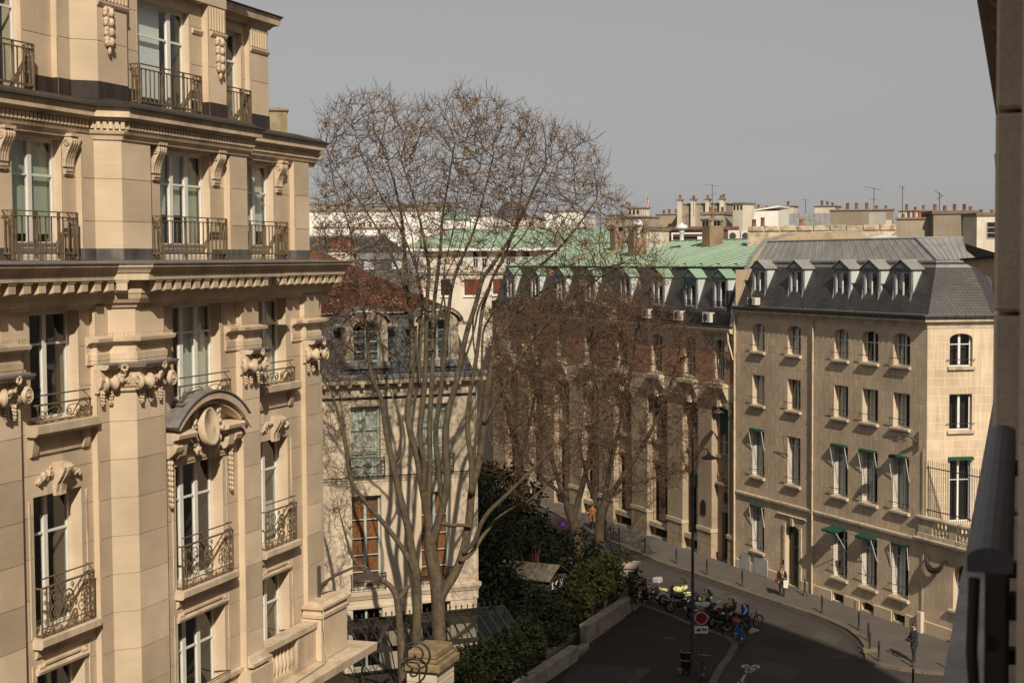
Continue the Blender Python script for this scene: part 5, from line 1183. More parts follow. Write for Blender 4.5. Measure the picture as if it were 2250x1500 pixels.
for i in range(n):
    a,b=lerp(-2.85,4.7,i/n)+.026,lerp(-2.85,4.7,(i+1)/n)-.026;MB().add([(a,y1,zb_+.03),(b,y1,zb_+.03),(b,y0,zt+.01),(a,y0,zt+.01)],[(0,1,2,3)]).obj('pane',VG,ver,fix=False)
fin=MB().lathe([(.012,0),(.035,.05),(.012,.09),(.04,.14),(.015,.2),(0.002,.27)],n=6);fin.box(-.06,.06,-.008,.008,.10,.125);fm=fin.mesh('finial',IRON)
for i in range(27): inst('finial',fm,ver,(lerp(-2.7,4.6,i/26),y0,zt+.04))
pm=MB().box(-.04,.04,-.04,.04,0,zb_-.2).mesh('post',IRON)
for x in (-2.8,0.,2.4,4.7): inst('post',pm,ver,(x,y1,.1))
# stair railing left of the veranda
st=MB();pA_,pB_=E.w(-3.3,-2.2),E.w(-2.0,-6.0)
for (p,q,z0,z1) in ((E.w(-4.6,-1.6),E.w(-3.3,-2.2),2.5,2.0),(E.w(-3.3,-2.2),E.w(-1.9,-7.0),2.6,.9)):
    for dz in (0,-.85): st.tube([(p[0],p[1],z0+dz),(q[0],q[1],z1+dz)],.03,5)
    for i in range(12): f=i/11;st.tube([(lerp(p[0],q[0],f),lerp(p[1],q[1],f),lerp(z0,z1,f)-.85),(lerp(p[0],q[0],f),lerp(p[1],q[1],f),lerp(z0,z1,f))],.016,4)
tag(st.obj('stair_railing',IRON,None,fix=False),'black iron stair railing beside the veranda at the corner of the limestone building','railing')
# ---- gate pier with cap and its iron scroll
gp=thing('gate_pier','broad stone gate pier with lichen-brown cap at the bottom of the picture','pier',(-3.15,57.6,.1),R(71.85))
GST=mat('pier_banded_stone',(.50,.43,.34),.85,.12,2.,.1,.2,30);CAPM=mat('pier_cap_mossy',(.22,.155,.08),.95,.3,4.,.0,.5,25,dirt=(.11,.085,.04),dscale=2.,damt=.8)
for i in range(8): MB().bbox(-.95,.95,-.60,.60,i*.42,i*.42+.41,.03).obj('stone_block',GST,gp)
mb=MB().bbox(-1.12,1.12,-.78,.78,3.36,3.68,.05);mb.obj('cornice_slab',CAPM,gp);MB().bbox(-.98,.98,-.64,.64,3.68,3.82,.03).obj('cap_step',CAPM,gp);MB().bbox(-.90,.90,-.58,.58,3.82,4.1,.05).obj('cap',CAPM,gp)
sc=MB();c=atY(915,1440,55.5);Rr=.5
SPR=lambda f:lerp(.52,.44,f/.55) if f<.55 else lerp(.44,.05,((f-.55)/.45)**.7)
pts=[(c[0]+SPR(i/46)*math.cos(2.5-i/46*2*math.pi*1.9),c[1],c[2]+SPR(i/46)*math.sin(2.5-i/46*2*math.pi*1.9)) for i in range(47)]
sc.tube(pts,[lerp(.045,.03,i/46) for i in range(47)],7);sc.ell(pts[-1],(.06,.06,.06))
sc.tube([(c[0]+.1,c[1],c[2]-.5),(c[0]+.12,c[1],.1)],.03,6);sc.tube([(c[0]-.3,c[1],c[2]+.3),(c[0]-.35,c[1],c[2]-.15)],.03,5)
for i in range(10): sc.tube([(c[0]-.4-i*.17,c[1]+i*.05,.1),(c[0]-.4-i*.17,c[1]+i*.05,c[2]-.75-.02*i)],.014,4)
sc.tube([(c[0]+.1,c[1],1.9),(c[0]-2.2,c[1]+.6,1.7)],.02,5)
tag(sc.obj('gate_scroll',IRON,None,fix=False),'black wrought iron gate with a large spiral scroll in front of the stone pier','gate')
# ---- small glazed garden shed roof among the shrubs
sh=thing('garden_shed','small garden shed with pale ribbed gable roof among dark shrubs','shed',(.95,80.5,.1),R(-28))
SHR=mat('shed_roof',(.10,.083,.062),.6,.3,3.,.1,streak=.3)
n=10
for s in (-1,1):
    for i in range(n):
        x0,x1=lerp(-1.7,1.7,i/n)+.015,lerp(-1.7,1.7,(i+1)/n)-.015;vs=[(x0,s*1.25,2.1),(x1,s*1.25,2.1),(x1,0,2.75),(x0,0,2.75)]
        mb=MB();mb.add(vs+[(x,y,z-.03) for x,y,z in vs],[(0,1,2,3),(7,6,5,4),(0,4,5,1),(1,5,6,2),(3,7,4,0)]);mb.obj('roof_sheet',SHR,sh)
MB().box(-1.5,1.5,-1.05,1.05,0,2.1).obj('walls',mat('shed_wall',(.05,.045,.04),.9),sh)
mb=MB();mb.box(1.5,1.54,-.6,.6,1.5,1.9);mb.obj('window',PVC,sh)
# ================================================================== our own building along the right edge
K=Fr((0,0),71.85)   # x runs forward along the facade, +y is out over the street
bC=frame_thing('camera_side_building','brown stone facade seen edge-on at the right with ledges and window rails','building',K)
SCM=mat('shade_stone',(.62,.48,.35),.9,.14,1.5,.06,.45,30,streak=.1,dirt=(.24,.18,.12),dscale=1.,damt=.5)
LEDGE=mat('ledge_pale',(.42,.40,.40),.85,.15,2.5,.0,.4,25,streak=.15,dirt=(.2,.18,.16),dscale=3.,damt=.5)
fp=[(-40,-.25),(43.4,-.25)]+[K.loc(p) for p in ((21,34.6),(24.5,27.1),(25.3,23.4),(24,5),(15,-40))]
MB().prism(fp,'z',0,17.0).obj('lower_wall',SCM,bC)
MB().prism([(-40,-1.2),(43.2,-.9)]+fp[2:],'z',17.0,33.0).obj('upper_wall',SCM,bC)
# piers between the windows, stone by stone
for (x0,x1,y,h0) in ((2.55,2.95,-.002,.1),(6.0,7.7,.088,.0),(11.6,13.4,.088,.3),(17.2,19,.088,0),(22.8,24.6,.088,.2),(28.4,30,.088,0)):
    z=17.0-h0
    while z<23:
        MB().bbox(x0,x1,-1.25,y,z+.006,z+.735,.012).obj('stone_block',SCM,bC);z+=.745
MB().prism([(2.95,-.35),(43,-.35),(43,-.6),(2.95,-.6)],'z',20.6,26).obj('spandrel',SCM,bC)
# window behind each guard
for x0,x1 in ((2.95,6.0),(7.7,11.6),(13.4,17.2)):
    sg=Seg((x1,-.45),(x0,-.45));fwindow(bC,sg,.05,sg.L-.05,17.2,20.5,.0,mull=(.5,),trans=(.7,),m=WHITE,room=.5)
# ledge
MB().sweep([(43.4,-.1),(2,-.1)],[(-.3,16.75),(.24,16.75),(.28,16.85),(.34,16.9),(.36,17.10),(-.3,17.16)]).obj('ledge',LEDGE,bC)
# guard rails
RAILM=mat('rail_zinc_grey',(.075,.072,.075),.5,.25,8.,.0,.08,60,streak=.15)
for x0,x1 in ((3.25,5.65),(8.2,11.0),(14.2,16.8)):
    mb=MB();n=8;pr=[]
    mb.sweep([(x1,.05),(x0,.05)],[(-.045,18.06)]+[(.045*math.cos(math.pi-math.pi*i/n),18.09+.022*math.sin(math.pi*i/n)) for i in range(n+1)]+[(.045,18.06)],smooth=False)
    rl=mb.obj('hand_rail',RAILM,bC)
    mb=MB()
    for z in (17.9,17.3): mb.box(x0,x1,.03,.055,z,z+.03)
    for x in (x0,x1-.03): mb.box(x,x+.03,.02,.06,17.17,18.06)
    for x in (x0+.1,x1-.1):
        for z in (17.95,17.6,17.3): mb.box(x-.03,x+.03,-.3,.04,z,z+.05)
    mb.tube([(x0-.01,.080,18.05),(x0-.01,.084,17.9),(x0-.01,.078,17.82),(x0-.01,.05,17.8)],.012,6);mb.obj('rail_frame',IRON,rl)
    bm=MB().box(-.012,.012,.02,.06,17.2,18.05).mesh('bar',IRON);k=int((x1-x0)/.11)
    for i in range(k): inst('bar',bm,rl,(lerp(x0+.06,x1-.06,i/(k-1)),0,0))
# cornice overhead
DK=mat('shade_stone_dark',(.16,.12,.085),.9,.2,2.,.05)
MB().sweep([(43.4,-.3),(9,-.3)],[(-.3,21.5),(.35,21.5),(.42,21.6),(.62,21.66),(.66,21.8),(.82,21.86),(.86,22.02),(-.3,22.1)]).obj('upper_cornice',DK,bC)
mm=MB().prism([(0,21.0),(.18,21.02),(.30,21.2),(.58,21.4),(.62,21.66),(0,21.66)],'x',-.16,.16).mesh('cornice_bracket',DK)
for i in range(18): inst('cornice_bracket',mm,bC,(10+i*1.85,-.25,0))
# far pavilion: moulded cornice in profile with a console below
pr=[(-.6,18.22),(.50,18.22),(.53,18.31),(.66,18.36),(.70,18.45),(.88,18.51),(1.0,18.58),(1.05,18.64),(-.6,18.74)]
MB().sweep([(43.4,0),(31,0)],pr).obj('main_cornice',TRIM,bC)
MB().sweep([(43.5,0),(30.9,0)],[(-.6,18.745),(1.07,18.625),(1.10,18.66),(-.6,18.79)]).obj('cornice_lead',PITCH,bC)
MB().prism([(-.3,17.0),(.22,17.0),(.28,17.2),(.30,17.6),(.42,17.9),(.50,18.1),(.48,18.22),(-.3,18.22)],'x',31.1,31.7).obj('console',CARVE,bC)
MB().box(31,43.4,-.3,.22,18.79,19.55).obj('parapet',SCM,bC)
MB().prism([(-.3,19.6),(.05,19.6),(.12,19.85),(.36,20.0),(.38,20.25),(-.3,20.3)],'x',24.7,26.5).obj('corbel',SCM,bC)
MB().box(31,43.4,-.6,.02,0,17.3).obj('pavilion_wall',SCM,bC)
# ================================================================== roofs of the town behind
PL=dict(tan=mat('render_tan',(.30,.25,.185),.9,.14,.6,.05,streak=.08,dirt=(.2,.16,.12),dscale=.4,damt=.4),
        cream=mat('render_cream',(.56,.50,.41),.9,.1,.6,.05,streak=.08,dirt=(.4,.34,.27),dscale=.4,damt=.4),
        white=mat('render_white',(.72,.70,.66),.9,.06,.6,.04,streak=.06),
        grey=mat('render_grey',(.33,.31,.28),.9,.12,.6,.05,streak=.08),
        brown=mat('render_brown',(.22,.18,.135),.9,.14,.6,.05,streak=.06))
CAPS=mat('cap_stone',(.20,.17,.14),.9,.2,2.)
POT=mat('terracotta_pot',(.23,.095,.052),.85,.3,3.,.3,dirt=(.08,.04,.03),dscale=3.,damt=.5)
def potmesh(h): return MB().lathe([(.17,0),(.15,h*.1),(.13,h*.85),(.16,h*.9),(.15,h)],n=8).mesh('chimney_pot',POT)
POTS=[potmesh(.35),potmesh(.5),potmesh(.62)]
def addpots(o,x0,x1,y,z,n,seed):
    rn=random.Random(seed);n=max(1,round(n*.65))
    for i in range(n): inst('chimney_pot',POTS[rn.randrange(3)],o,(lerp(x0,x1,(i+.5)/n)+rn.uniform(-.05,.05),y+rn.uniform(-.1,.1),z),(0,0,rn.random()*3))
def block(name,lab,cat,x0,x1,yt,yb,Y,m='tan',depth=3.,ang=-22.,cap=.12,pots=0,side=None,group=None,flues=0,capm=None,body='wall',zb=None,vent=False):
    """box whose camera-facing front spans the given picture columns at distance Y"""
    a=atY(x0,yt,Y);b=atY(x1,yt,Y);zt=a[2];zb=atY((x0+x1)/2,yb,Y)[2]-2 if zb is None else zb
    w_=(b[0]-a[0]);an=R(ang);c=math.cos(an);wl=w_/(c+abs(math.sin(an))*min(depth/w_,.6)) if ang else w_;wl=max(wl,.3)
    o=thing(name,lab,cat,((a[0]+b[0])/2,Y,0),an,group)
    MB().box(-wl/2,wl/2,0,depth,zb,zt-cap).obj(body,PL[m],o)
    if cap: MB().box(-wl/2-.12,wl/2+.12,-.12,depth+.12,zt-cap,zt).obj('coping',capm or CAPS,o)
    if pots: addpots(o,-wl/2+.2,wl/2-.2,depth*.4,zt,pots,int(x0))
    if vent:
        for i in range(3): MB().box(lerp(-wl/2,wl/2,(i+.25)/3),lerp(-wl/2,wl/2,(i+.75)/3),-.02,.3,zt-cap-.55,zt-cap-.15).obj('vent_opening',ROOM,o)
    return o,wl,zt
G1,G2='chimney stacks of the background roofs','rendered walls of the background roofs'
block('chimney_stack','square vented chimney head left of the flag, cream with flat cap','chimney',1375,1411,455,480,150,'cream',1.6,-40,.15,vent=True,group=G1)
block('chimney_stack','wide cream chimney base under the vented head left of the flag','chimney',1365,1423,475,520,149,'tan',2.6,-40,.15,group=G1)
block('roof_wall','low brown rendered wall right of the flag with a row of pots','wall',1436,1505,470,505,185,'tan',4,-20,.1,6,group=G2)
ow,wl,zt=block('ribbed_gable_wall','tall tan gable wall with four projecting flues below the tall aerial','wall',1480,1604,447,505,180,'tan',4,-20,.1,0,group=G2)
for i,f in enumerate((.06,.34,.64,.93)):
    x=lerp(-wl/2,wl/2,f);MB().prism([(x-.35,12),(x+.35,12),(x+.28,zt+.35),(x-.22,zt+.35)],'y',-.7,0).obj('flue',PL['cream'],ow);MB().box(x-.4,x+.42,-.8,.1,zt+.35,zt+.5).obj('flue_cap',CAPS,ow);addpots(ow,x-.3,x+.35,-.3,zt+.5,1+(i==3)*2,i)
block('chimney_stack','pale grey cracked chimney block in front of the ribbed gable wall','chimney',1535,1594,466,505,150,'grey',3,-25,.25,5,group=G1)
block('chimney_stack','slim tall chimney tower with vent slots right of the ribbed gable wall','chimney',1606,1637,445,515,148,'cream',1.8,-45,.15,vent=True,group=G1)
ow,wl,zt=block('white_roof_wall','large whitewashed roof wall with snow-white sloping top','wall',1635,1716,464,520,150,'white',5,-22,.0,group=G2)
MB().add([(-wl/2-.1,-.1,zt-.1),(wl/2+.1,-.1,zt+.35),(wl/2+.1,5,zt+.35),(-wl/2-.1,5,zt-.1),(-wl/2-.1,-.1,zt+.05),(wl/2+.1,-.1,zt+.5),(wl/2+.1,5,zt+.5),(-wl/2-.1,5,zt+.05)],[(0,1,2,3),(4,5,6,7),(0,4,5,1),(1,5,6,2)]).obj('sloping_top',PL['white'],ow,fix=False)
addpots(ow,-wl/2,0,2.5,zt+.1,6,5)
z0=atY(1760,466,165)[2];ow=thing('zinc_roof_house','grey zinc roof with two small arched dormers behind the white wall','house',atY(1765,505,165)[:2]+(0,),R(-8))
MB().add([(-3,0,z0-2.2),(3.2,0,z0-2.2),(3.2,5,z0),(-3,5,z0),(-3,0,10),(3.2,0,10)],[(0,1,2,3),(4,5,1,0)]).obj('roof',ZROOF,ow,fix=False)
for i in range(12): MB().tube([(-3+i*.55,-.02,z0-2.18),(-3+i*.55,5,z0+.02)],.03,4).obj('seam',ZROOF,ow,fix=False)
for x in (-2.2,-.2): 
    d=MB().prism([(x+.55*math.cos(math.pi*i/8),z0-2.6+.55*math.sin(math.pi*i/8)) for i in range(9)]+[(x-.55,z0-3.4),(x+.55,z0-3.4)],'y',-.5,1.5).obj('dormer',PL['cream'],ow);MB().prism([(x+.36*math.cos(math.pi*i/8),z0-2.65+.36*math.sin(math.pi*i/8)) for i in range(9)]+[(x-.36,z0-3.4),(x+.36,z0-3.4)],'y',-.52,-.49).obj('dormer_window',ZBAND,d)
block('chimney_stack','pale chimney wall with orange pots rising behind the zinc roof','chimney',1786,1838,452,480,172,'cream',3,-25,.1,5,group=G1)
block('chimney_stack','small cream chimney block on the zinc roof ridge','chimney',1711,1746,452,468,172,'cream',2,-25,.1,2,group=G1)
block('chimney_stack','low white chimney wall left of the slim vented tower','chimney',1640,1672,470,480,176,'cream',2,-20,.1,4,group=G1)
ow,wl,zt=block('roof_wall','long brown rendered wall with a grey repaired panel and eight pots','wall',1820,1968,460,520,140,'brown',4,-12,.12,9,group=G2)
MB().box(.6,2.1,-.03,0,10,zt-.3).obj('repair_panel',PL['grey'],ow);MB().box(2.1,2.6,-.02,0,zt-1.6,zt-1.0).obj('patch',PL['cream'],ow)
block('chimney_stack','tan chimney block topped by a row of orange pots left of the brown flat-roofed house','chimney',1966,2048,478,532,130,'tan',3,-18,.15,7,group=G1)
block('chimney_stack','pale chimney wall behind the tan block with two pots and a dark cowl','chimney',1972,2045,462,500,150,'cream',3,-18,.12,4,group=G1)
ow,wl,zt=block('flat_roof_house','brown flat-roofed house with dark eaves and a small grid window','house',2050,2150,463,540,128,'brown',6,-4,.28,6,capm=DK)
def gwin(o,x,z,w_,h_,y=-.03,nx=2,nz=3):
    wn=MB().box(x-w_/2,x+w_/2,y,y+.04,z-h_/2,z+h_/2).obj('window',ROOM,o);mb=MB()
    for i in range(nx+1): xx=lerp(x-w_/2,x+w_/2,i/nx);mb.box(xx-.03,xx+.03,y-.03,y,z-h_/2,z+h_/2)
    for j in range(nz+1): zz=lerp(z-h_/2,z+h_/2,j/nz);mb.box(x-w_/2,x+w_/2,y-.034,y-.004,zz-.025,zz+.025)
    mb.obj('glazing_bars',OAK,wn,fix=False)
gwin(ow,wl/2-.85,zt-1.35,.6,1.0)
ow,wl,zt=block('flat_roof_house','sunlit cream house bay with wide window and open shutter at the right','house',2138,2240,468,545,126,'cream',6,12,.25,4,capm=DK)
gwin(ow,-.2,zt-1.4,1.3,1.3,nx=1,nz=3);MB().box(.5,1.05,-.08,-.04,zt-2.0,zt-.8).obj('shutter',ZWHT,ow)
# stained parapet wall right behind the mansard
ow,wl,zt=block('stained_parapet_wall','long weather-stained cream parapet wall behind the zinc mansard roof','wall',1645,1965,508,545,103,'cream',.5,-8,.0)
STN=mat('render_stained',(.42,.34,.24),.95,.3,2.2,.08,.4,12,dirt=(.11,.08,.055),dscale=2.6,damt=.95);ow.children[0].data.materials[0]=STN
nn=9
for i in range(nn): x0,x1=lerp(-wl/2,wl/2,i/nn)+.02,lerp(-wl/2,wl/2,(i+1)/nn)-.02;MB().bbox(x0,x1,-.12,.6,zt-.0,zt+.32+.03*(i%3),.04).obj('coping_stone',STN,ow)
for i,(x,n) in enumerate(((1650,3),(1745,2))): addpots(ow,(x-1805)/3400*103,(x-1770)/3400*103,.2,zt+.3,n,i+40)
sk=thing('roof_skylight','pale domed rooflight just behind the zinc ridge','skylight',atY(1945,530,101)[:2]+(0,),0);z=atY(1945,516,101)[2]
MB().prism([(-1.3+.0,z-.9)]+[(1.3*math.cos(math.pi-math.pi*i/10),z-.55+.55*math.sin(math.pi*i/10)) for i in range(11)]+[(1.3,z-.9)],'y',0,1.5).obj('dome',ZWHT,sk);MB().box(-1.4,1.4,-.05,1.6,z-2.5,z-.9).obj('kerb',ZFR,sk)
# things on the copper roof
def onD(px,py): # point on the copper roof plane
    d=ray(px,py);best=None
    for k in range(1,400):
        t=k*.5;p=(d[0]*t,d[1]*t,H+d[2]*t);x,y=B.loc(p)
        if y>1.15 and p[2]<=18.2+(y-1.15)*1.78/7.35: return (p[0],p[1],p[2])
    return (d[0]*110,d[1]*110,19.5)
BRC=brickmat('brick_chimney',(.22,.12,.065),(.15,.075,.04),(.28,.21,.14),.22,.075,.02,.9,.6,.3)
for lab,px,py,w_,h_ in (('brick chimney with slotted top near the ridge of the green roof',1566,540,1.1,1.9),('brick chimney carrying a white cowl on the green roof',1400,562,1.0,2.2),('brick chimney among branches at the left of the green roof',1357,548,.9,1.9)):
    p=onD(px,py);o=thing('brick_chimney',lab,'chimney',p,B.a,'brick chimneys on the green roof');MB().box(-w_/2,w_/2,-w_/2,w_/2,-.6,h_-.5).obj('stack',BRC,o);mb=MB()
    for x in (-1,0,1):
        for y in (-1,1): mb.box(x*(w_/2-.08)-.07,x*(w_/2-.08)+.07,y*(w_/2-.08)-.08,y*(w_/2-.08)+.08,h_-.5,h_-.15)
    mb.obj('vent_brick',BRC,o);MB().box(-w_/2-.1,w_/2+.1,-w_/2-.1,w_/2+.1,h_-.15,h_).obj('cap',CAPS,o);inst('chimney_pot',POTS[0],o,(0,0,h_))
COWL=mat('cowl_white',(.62,.62,.62),.4,.05)
cw=[(.14,0),(.14,.5),(.2,.55),(.2,.62),(.12,.64),(.12,.72),(.40,.76),(.42,.84),(.34,1.0),(.12,1.06),(.10,1.14)]
for lab,px,py,Y,s in (('white cowl standing on the left brick chimney of the green roof',1404,522,98,1.),('white round cowl vent behind the green roof ridge',1498,528,112,1.1)):
    o=MB().lathe(cw,n=14).obj('roof_cowl',COWL,None,fix=False);tag(o,lab,'vent',group='white roof cowls');o.location=atY(px,py,Y);o.scale=(s,s,s)
# low tiled building and plant behind the green ridge
tr=thing('ridge_tiled_building','low brown building with a scalloped tile ridge and open white-framed bay','building',atY(1520,520,122)[:2]+(0,),R(-4))
z=atY(1520,503,122)[2];BRW=mat('brown_board',(.075,.045,.032),.8,.2,1.);MB().box(-3.6,3.6,0,5,10,z-.1).obj('wall',BRW,tr)
for i in range(20): MB().lathe([(.17,-.19),(.2,0),(.17,.17)],(-3.5+i*.37,.0,z),8,'x').obj('ridge_tile',MATS['roof_tile_red'] if 0 else mat('ridge_tile_brown',(.13,.06,.04),.9,.2,3.,.15),tr,fix=False)
mb=MB();mb.box(-1.6,-1.5,-.5,-.4,z-2.4,z-.4);mb.box(-1.6,1.2,-.5,-.4,z-.4,z-.3);mb.box(-1.6,1.2,-.45,0,z-3,z-2.2);mb.obj('white_frame',PVC,tr)
mb=MB();mb.box(.4,1.3,-.8,-.1,z-2.4,z-.6);mb.tube([(1.3,-.45,z-.9),(1.9,-.45,z-.9),(2.2,-.45,z-1.2),(2.25,-.45,z-2.4)],.35,12);mb.obj('duct',COWL,tr,fix=False)
block('chimney_stack','short cream chimney block left of the brown tiled building','chimney',1412,1445,503,540,116,'cream',2,-35,.12,group=G1)
for i,x in enumerate((1612,1640)): ac(('grey fan unit behind the green roof ridge','second grey fan unit behind the green roof ridge')[i] if 0 else ('grey roof fan unit nearer the party wall, behind the green ridge' if i else 'grey roof fan unit farther from the party wall, behind the green ridge'),Fr(atY(x,524,113)[:2],0),0,0,atY(x,524,113)[2]-.3,.85,.9)
# aerials and the flag
def aerial(lab,x,yt,yb,Y,arms):
    p=atY(x,yb,Y);q=atY(x,yt,Y);o=thing('tv_aerial',lab,'aerial',(p[0],p[1],p[2]-1.5),0,'television aerials');h=q[2]-p[2]+1.5
    MB().tube([(0,0,0),(0,0,h)],.03,5).obj('mast',IRON,o,fix=False)
    for k,(f,L,t) in enumerate(arms):
        mb=MB();mb.tube([(-L*.6,0,h*f+t),(L*.4,0,h*f-t)],.02,4)
        for i in range(6): xx=lerp(-L*.6,L*.4,i/5);zz=lerp(h*f+t,h*f-t,i/5);mb.tube([(xx,-.25,zz),(xx,.25,zz)],.012,3)
        mb.obj('crossbar',IRON,o,fix=False)
aerial('tallest aerial, above the ribbed gable wall',1565,405,450,178,((.97,1.8,.12),(.70,1.2,-.05)))
aerial('small aerial on the second flue of the ribbed gable wall',1524,429,448,178,((.85,.8,.05),))
aerial('aerial with a long slanting bar above the long brown wall',1920,412,462,140,((.98,1.5,.15),(.7,.6,0)))
aerial('thin aerial mast right of the long brown wall',1983,410,455,150,((.98,.5,.15),))
aerial('slim aerial with bent top left of the flat-roofed house',2064,423,466,130,((.98,.7,.25),(.86,.3,-.1)))
aerial('short aerial above the white roof wall',1770,437,460,170,((.96,.8,.05),))
fl=thing('flag_pole','tricolour flag on a pole among the far rooftops','flag',atY(1421,470,320),0);MB().tube([(0,0,-3),(0,0,4.6)],.07,5).obj('pole',OAK,fl,fix=False)
for i,(c,n_) in enumerate((((.02,.03,.12),'flag_blue'),((.6,.6,.58),'flag_white'),((.45,.03,.03),'flag_red'))):
    mb=MB();vs=[];
    for j in range(4):
        f=(i+j/3)/3;vs+=[(.1+f*.5,.05*math.sin(f*6),3.6-f*1.2),(.08+f*.35,.05*math.sin(f*6),1.9-f*1.0)]
    mb.add(vs,[(2*j,2*j+2,2*j+3,2*j+1) for j in range(3)],True);mb.obj('flag_stripe',mat(n_,c,.8),fl,fix=False)
# ---- cream block with planted terrace and green hipped roof (behind the tree)
FF=Fr((atY(1020,560,140)[0],140),2);bF=frame_thing('terrace_apartment_building','cream apartment block with planted roof terrace, railing and green hip roof','building',FF)
def fx(px): return FF.X(px,560)
def fz(py): return FF.Z(1020,py)
wl0,wl1=fx(880),fx(1420)
MB().box(fx(925),fx(1180),0,12,0,fz(594)).obj('wall',PL['cream'],bF)
MB().box(wl0+2,wl1,2.2,12,fz(600),fz(545)).obj('penthouse_wall',PL['cream'],bF)
MB().sweep([(fx(905),0),(fx(1180),0)],[(-.2,fz(603)),(.15,fz(603)),(.3,fz(597)),(.3,fz(592)),(-.2,fz(591))]).obj('terrace_slab',PL['cream'],bF)
rl=MB();
for z in (fz(567),fz(589)): rl.box(fx(905),fx(1180),-.12,-.06,z,z+.07)
rl=rl.obj('railing',OAK,bF);bm=MB().box(-.025,.025,-.11,-.07,fz(589),fz(567)).mesh('railing_bar',OAK)
for i in range(58): inst('railing_bar',bm,rl,(lerp(fx(905),fx(1180),i/57),0,0))
mb=MB();r0=[(wl0,1.4),(wl1,1.4),(wl1,13),(wl0,13)];ze,zr=fz(545),fz(500);ra,rb2=(fx(985),7),(fx(1390),7)
cop=MB().box(wl0,wl1,1.3,13,ze-.25,ze-.01).obj('eaves',PL['white'],bF)
n=44
for i in range(n):
    x0,x1=lerp(r0[0][0],r0[1][0],i/n),lerp(r0[0][0],r0[1][0],(i+1)/n);u0,u1=lerp(ra[0],rb2[0],i/n),lerp(ra[0],rb2[0],(i+1)/n)
    m_=MB();m_.add([(x0,1.4,ze),(x1,1.4,ze),(u1,7,zr),(u0,7,zr)],[(0,1,2,3)]);m_.m=1;m_.tube([(x0,1.38,ze+.02),(u0,7,zr+.02)],.05,4,caps=False);m_.obj('copper_sheet',[COPPER,COPS],cop,fix=False)
MB().add([(wl0,1.4,ze),(fx(985),7,zr),(wl0,13,ze)],[(0,1,2)]).add([(wl1,1.4,ze),(wl1,13,ze),(fx(1390),7,zr)],[(0,1,2)]).obj('hip',COPPER,cop,fix=False)
RUST=mat('awning_rust',(.13,.028,.012),.85,.2,2.)
for a,b,t,bo,m_ in ((968,990,613,648,None),(1020,1055,613,648,RUST),(1083,1127,613,646,RUST)):
    x0,x1=fx(a),fx(b);wn=MB().box(x0,x1,-.02,.05,fz(bo),fz(t)).obj('window',ROOM if m_ is None else m_,bF);MB().box(x0-.12,x0-.02,-.06,.05,fz(bo)-.1,fz(t)+.1).obj('window_frame',PVC,wn);MB().box(x0-.1,x1+.1,-.15,.05,fz(bo)-.2,fz(bo)-.1).obj('sill',PL['white'],wn)
for a,b in ((1040,1050),(1115,1135),(1150,1165),(1060,1072)):
    MB().box(fx(a),fx(b),2.12,2.2,fz(588),fz(550)).obj('terrace_window',ROOM,bF)
# slate-roofed neighbour behind the mansion
GG=Fr((atY(790,560,108)[0],108),6);bG=frame_thing('slate_roof_building','dark slate-roofed building with rooflights behind the tiled mansion','building',GG)
gx=lambda p:GG.X(p,560);gz=lambda p:GG.Z(790,p)
mb=MB();mb.add([(gx(600),0,gz(662)),(gx(925),0,gz(662)),(gx(900),2.2,gz(570)),(gx(600),2.2,gz(570))],[(0,1,2,3)]);mb.add([(gx(600),2.8,gz(556)),(gx(900),2.8,gz(556)),(gx(850),5.5,gz(516)),(gx(600),5.5,gz(516))],[(0,1,2,3)]);mb.add([(gx(925),0,gz(662)),(gx(930),12,gz(662)),(gx(905),10,gz(570)),(gx(900),2.2,gz(570))],[(0,1,2,3)]);mb.obj('slate_roof',SLATE2,bG,fix=False)
MB().box(gx(600),gx(902),2.1,2.9,gz(570),gz(556)).obj('zinc_band',ZE,bG);MB().box(gx(600),gx(852),5.4,6,gz(518),gz(514)).obj('ridge',ZE,bG);MB().box(gx(600),gx(925),.05,11,0,gz(662)).obj('wall',PL['cream'],bG)
for a in (800,862):
    mb=MB();x0,x1=gx(a),gx(a+22);zs=(gz(592),gz(574));f=lambda z:lerp(0,2.2,(z-gz(662))/(gz(570)-gz(662)))-.06
    mb.add([(x0,f(zs[0]),zs[0]),(x1,f(zs[0]),zs[0]),(x1,f(zs[1]),zs[1]),(x0,f(zs[1]),zs[1])],[(0,1,2,3)]);mb.obj('rooflight',mat('rooflight_glass',(.4,.45,.47),.1),bG,fix=False)
o,wl,zt=block('chimney_stack','cream chimney with four large orange pots beside the near cornice','chimney',717,772,547,600,92,'cream',1.4,-10,.12,0,group=G1)
big=MB().lathe([(.20,0),(.20,.08),(.16,.12),(.17,.6),(.22,.64),(.20,.72)],n=10).mesh('chimney_pot',POT)
for i in range(4): inst('chimney_pot',big,o,(lerp(-wl/2+.2,wl/2-.2,i/3),.5,zt))
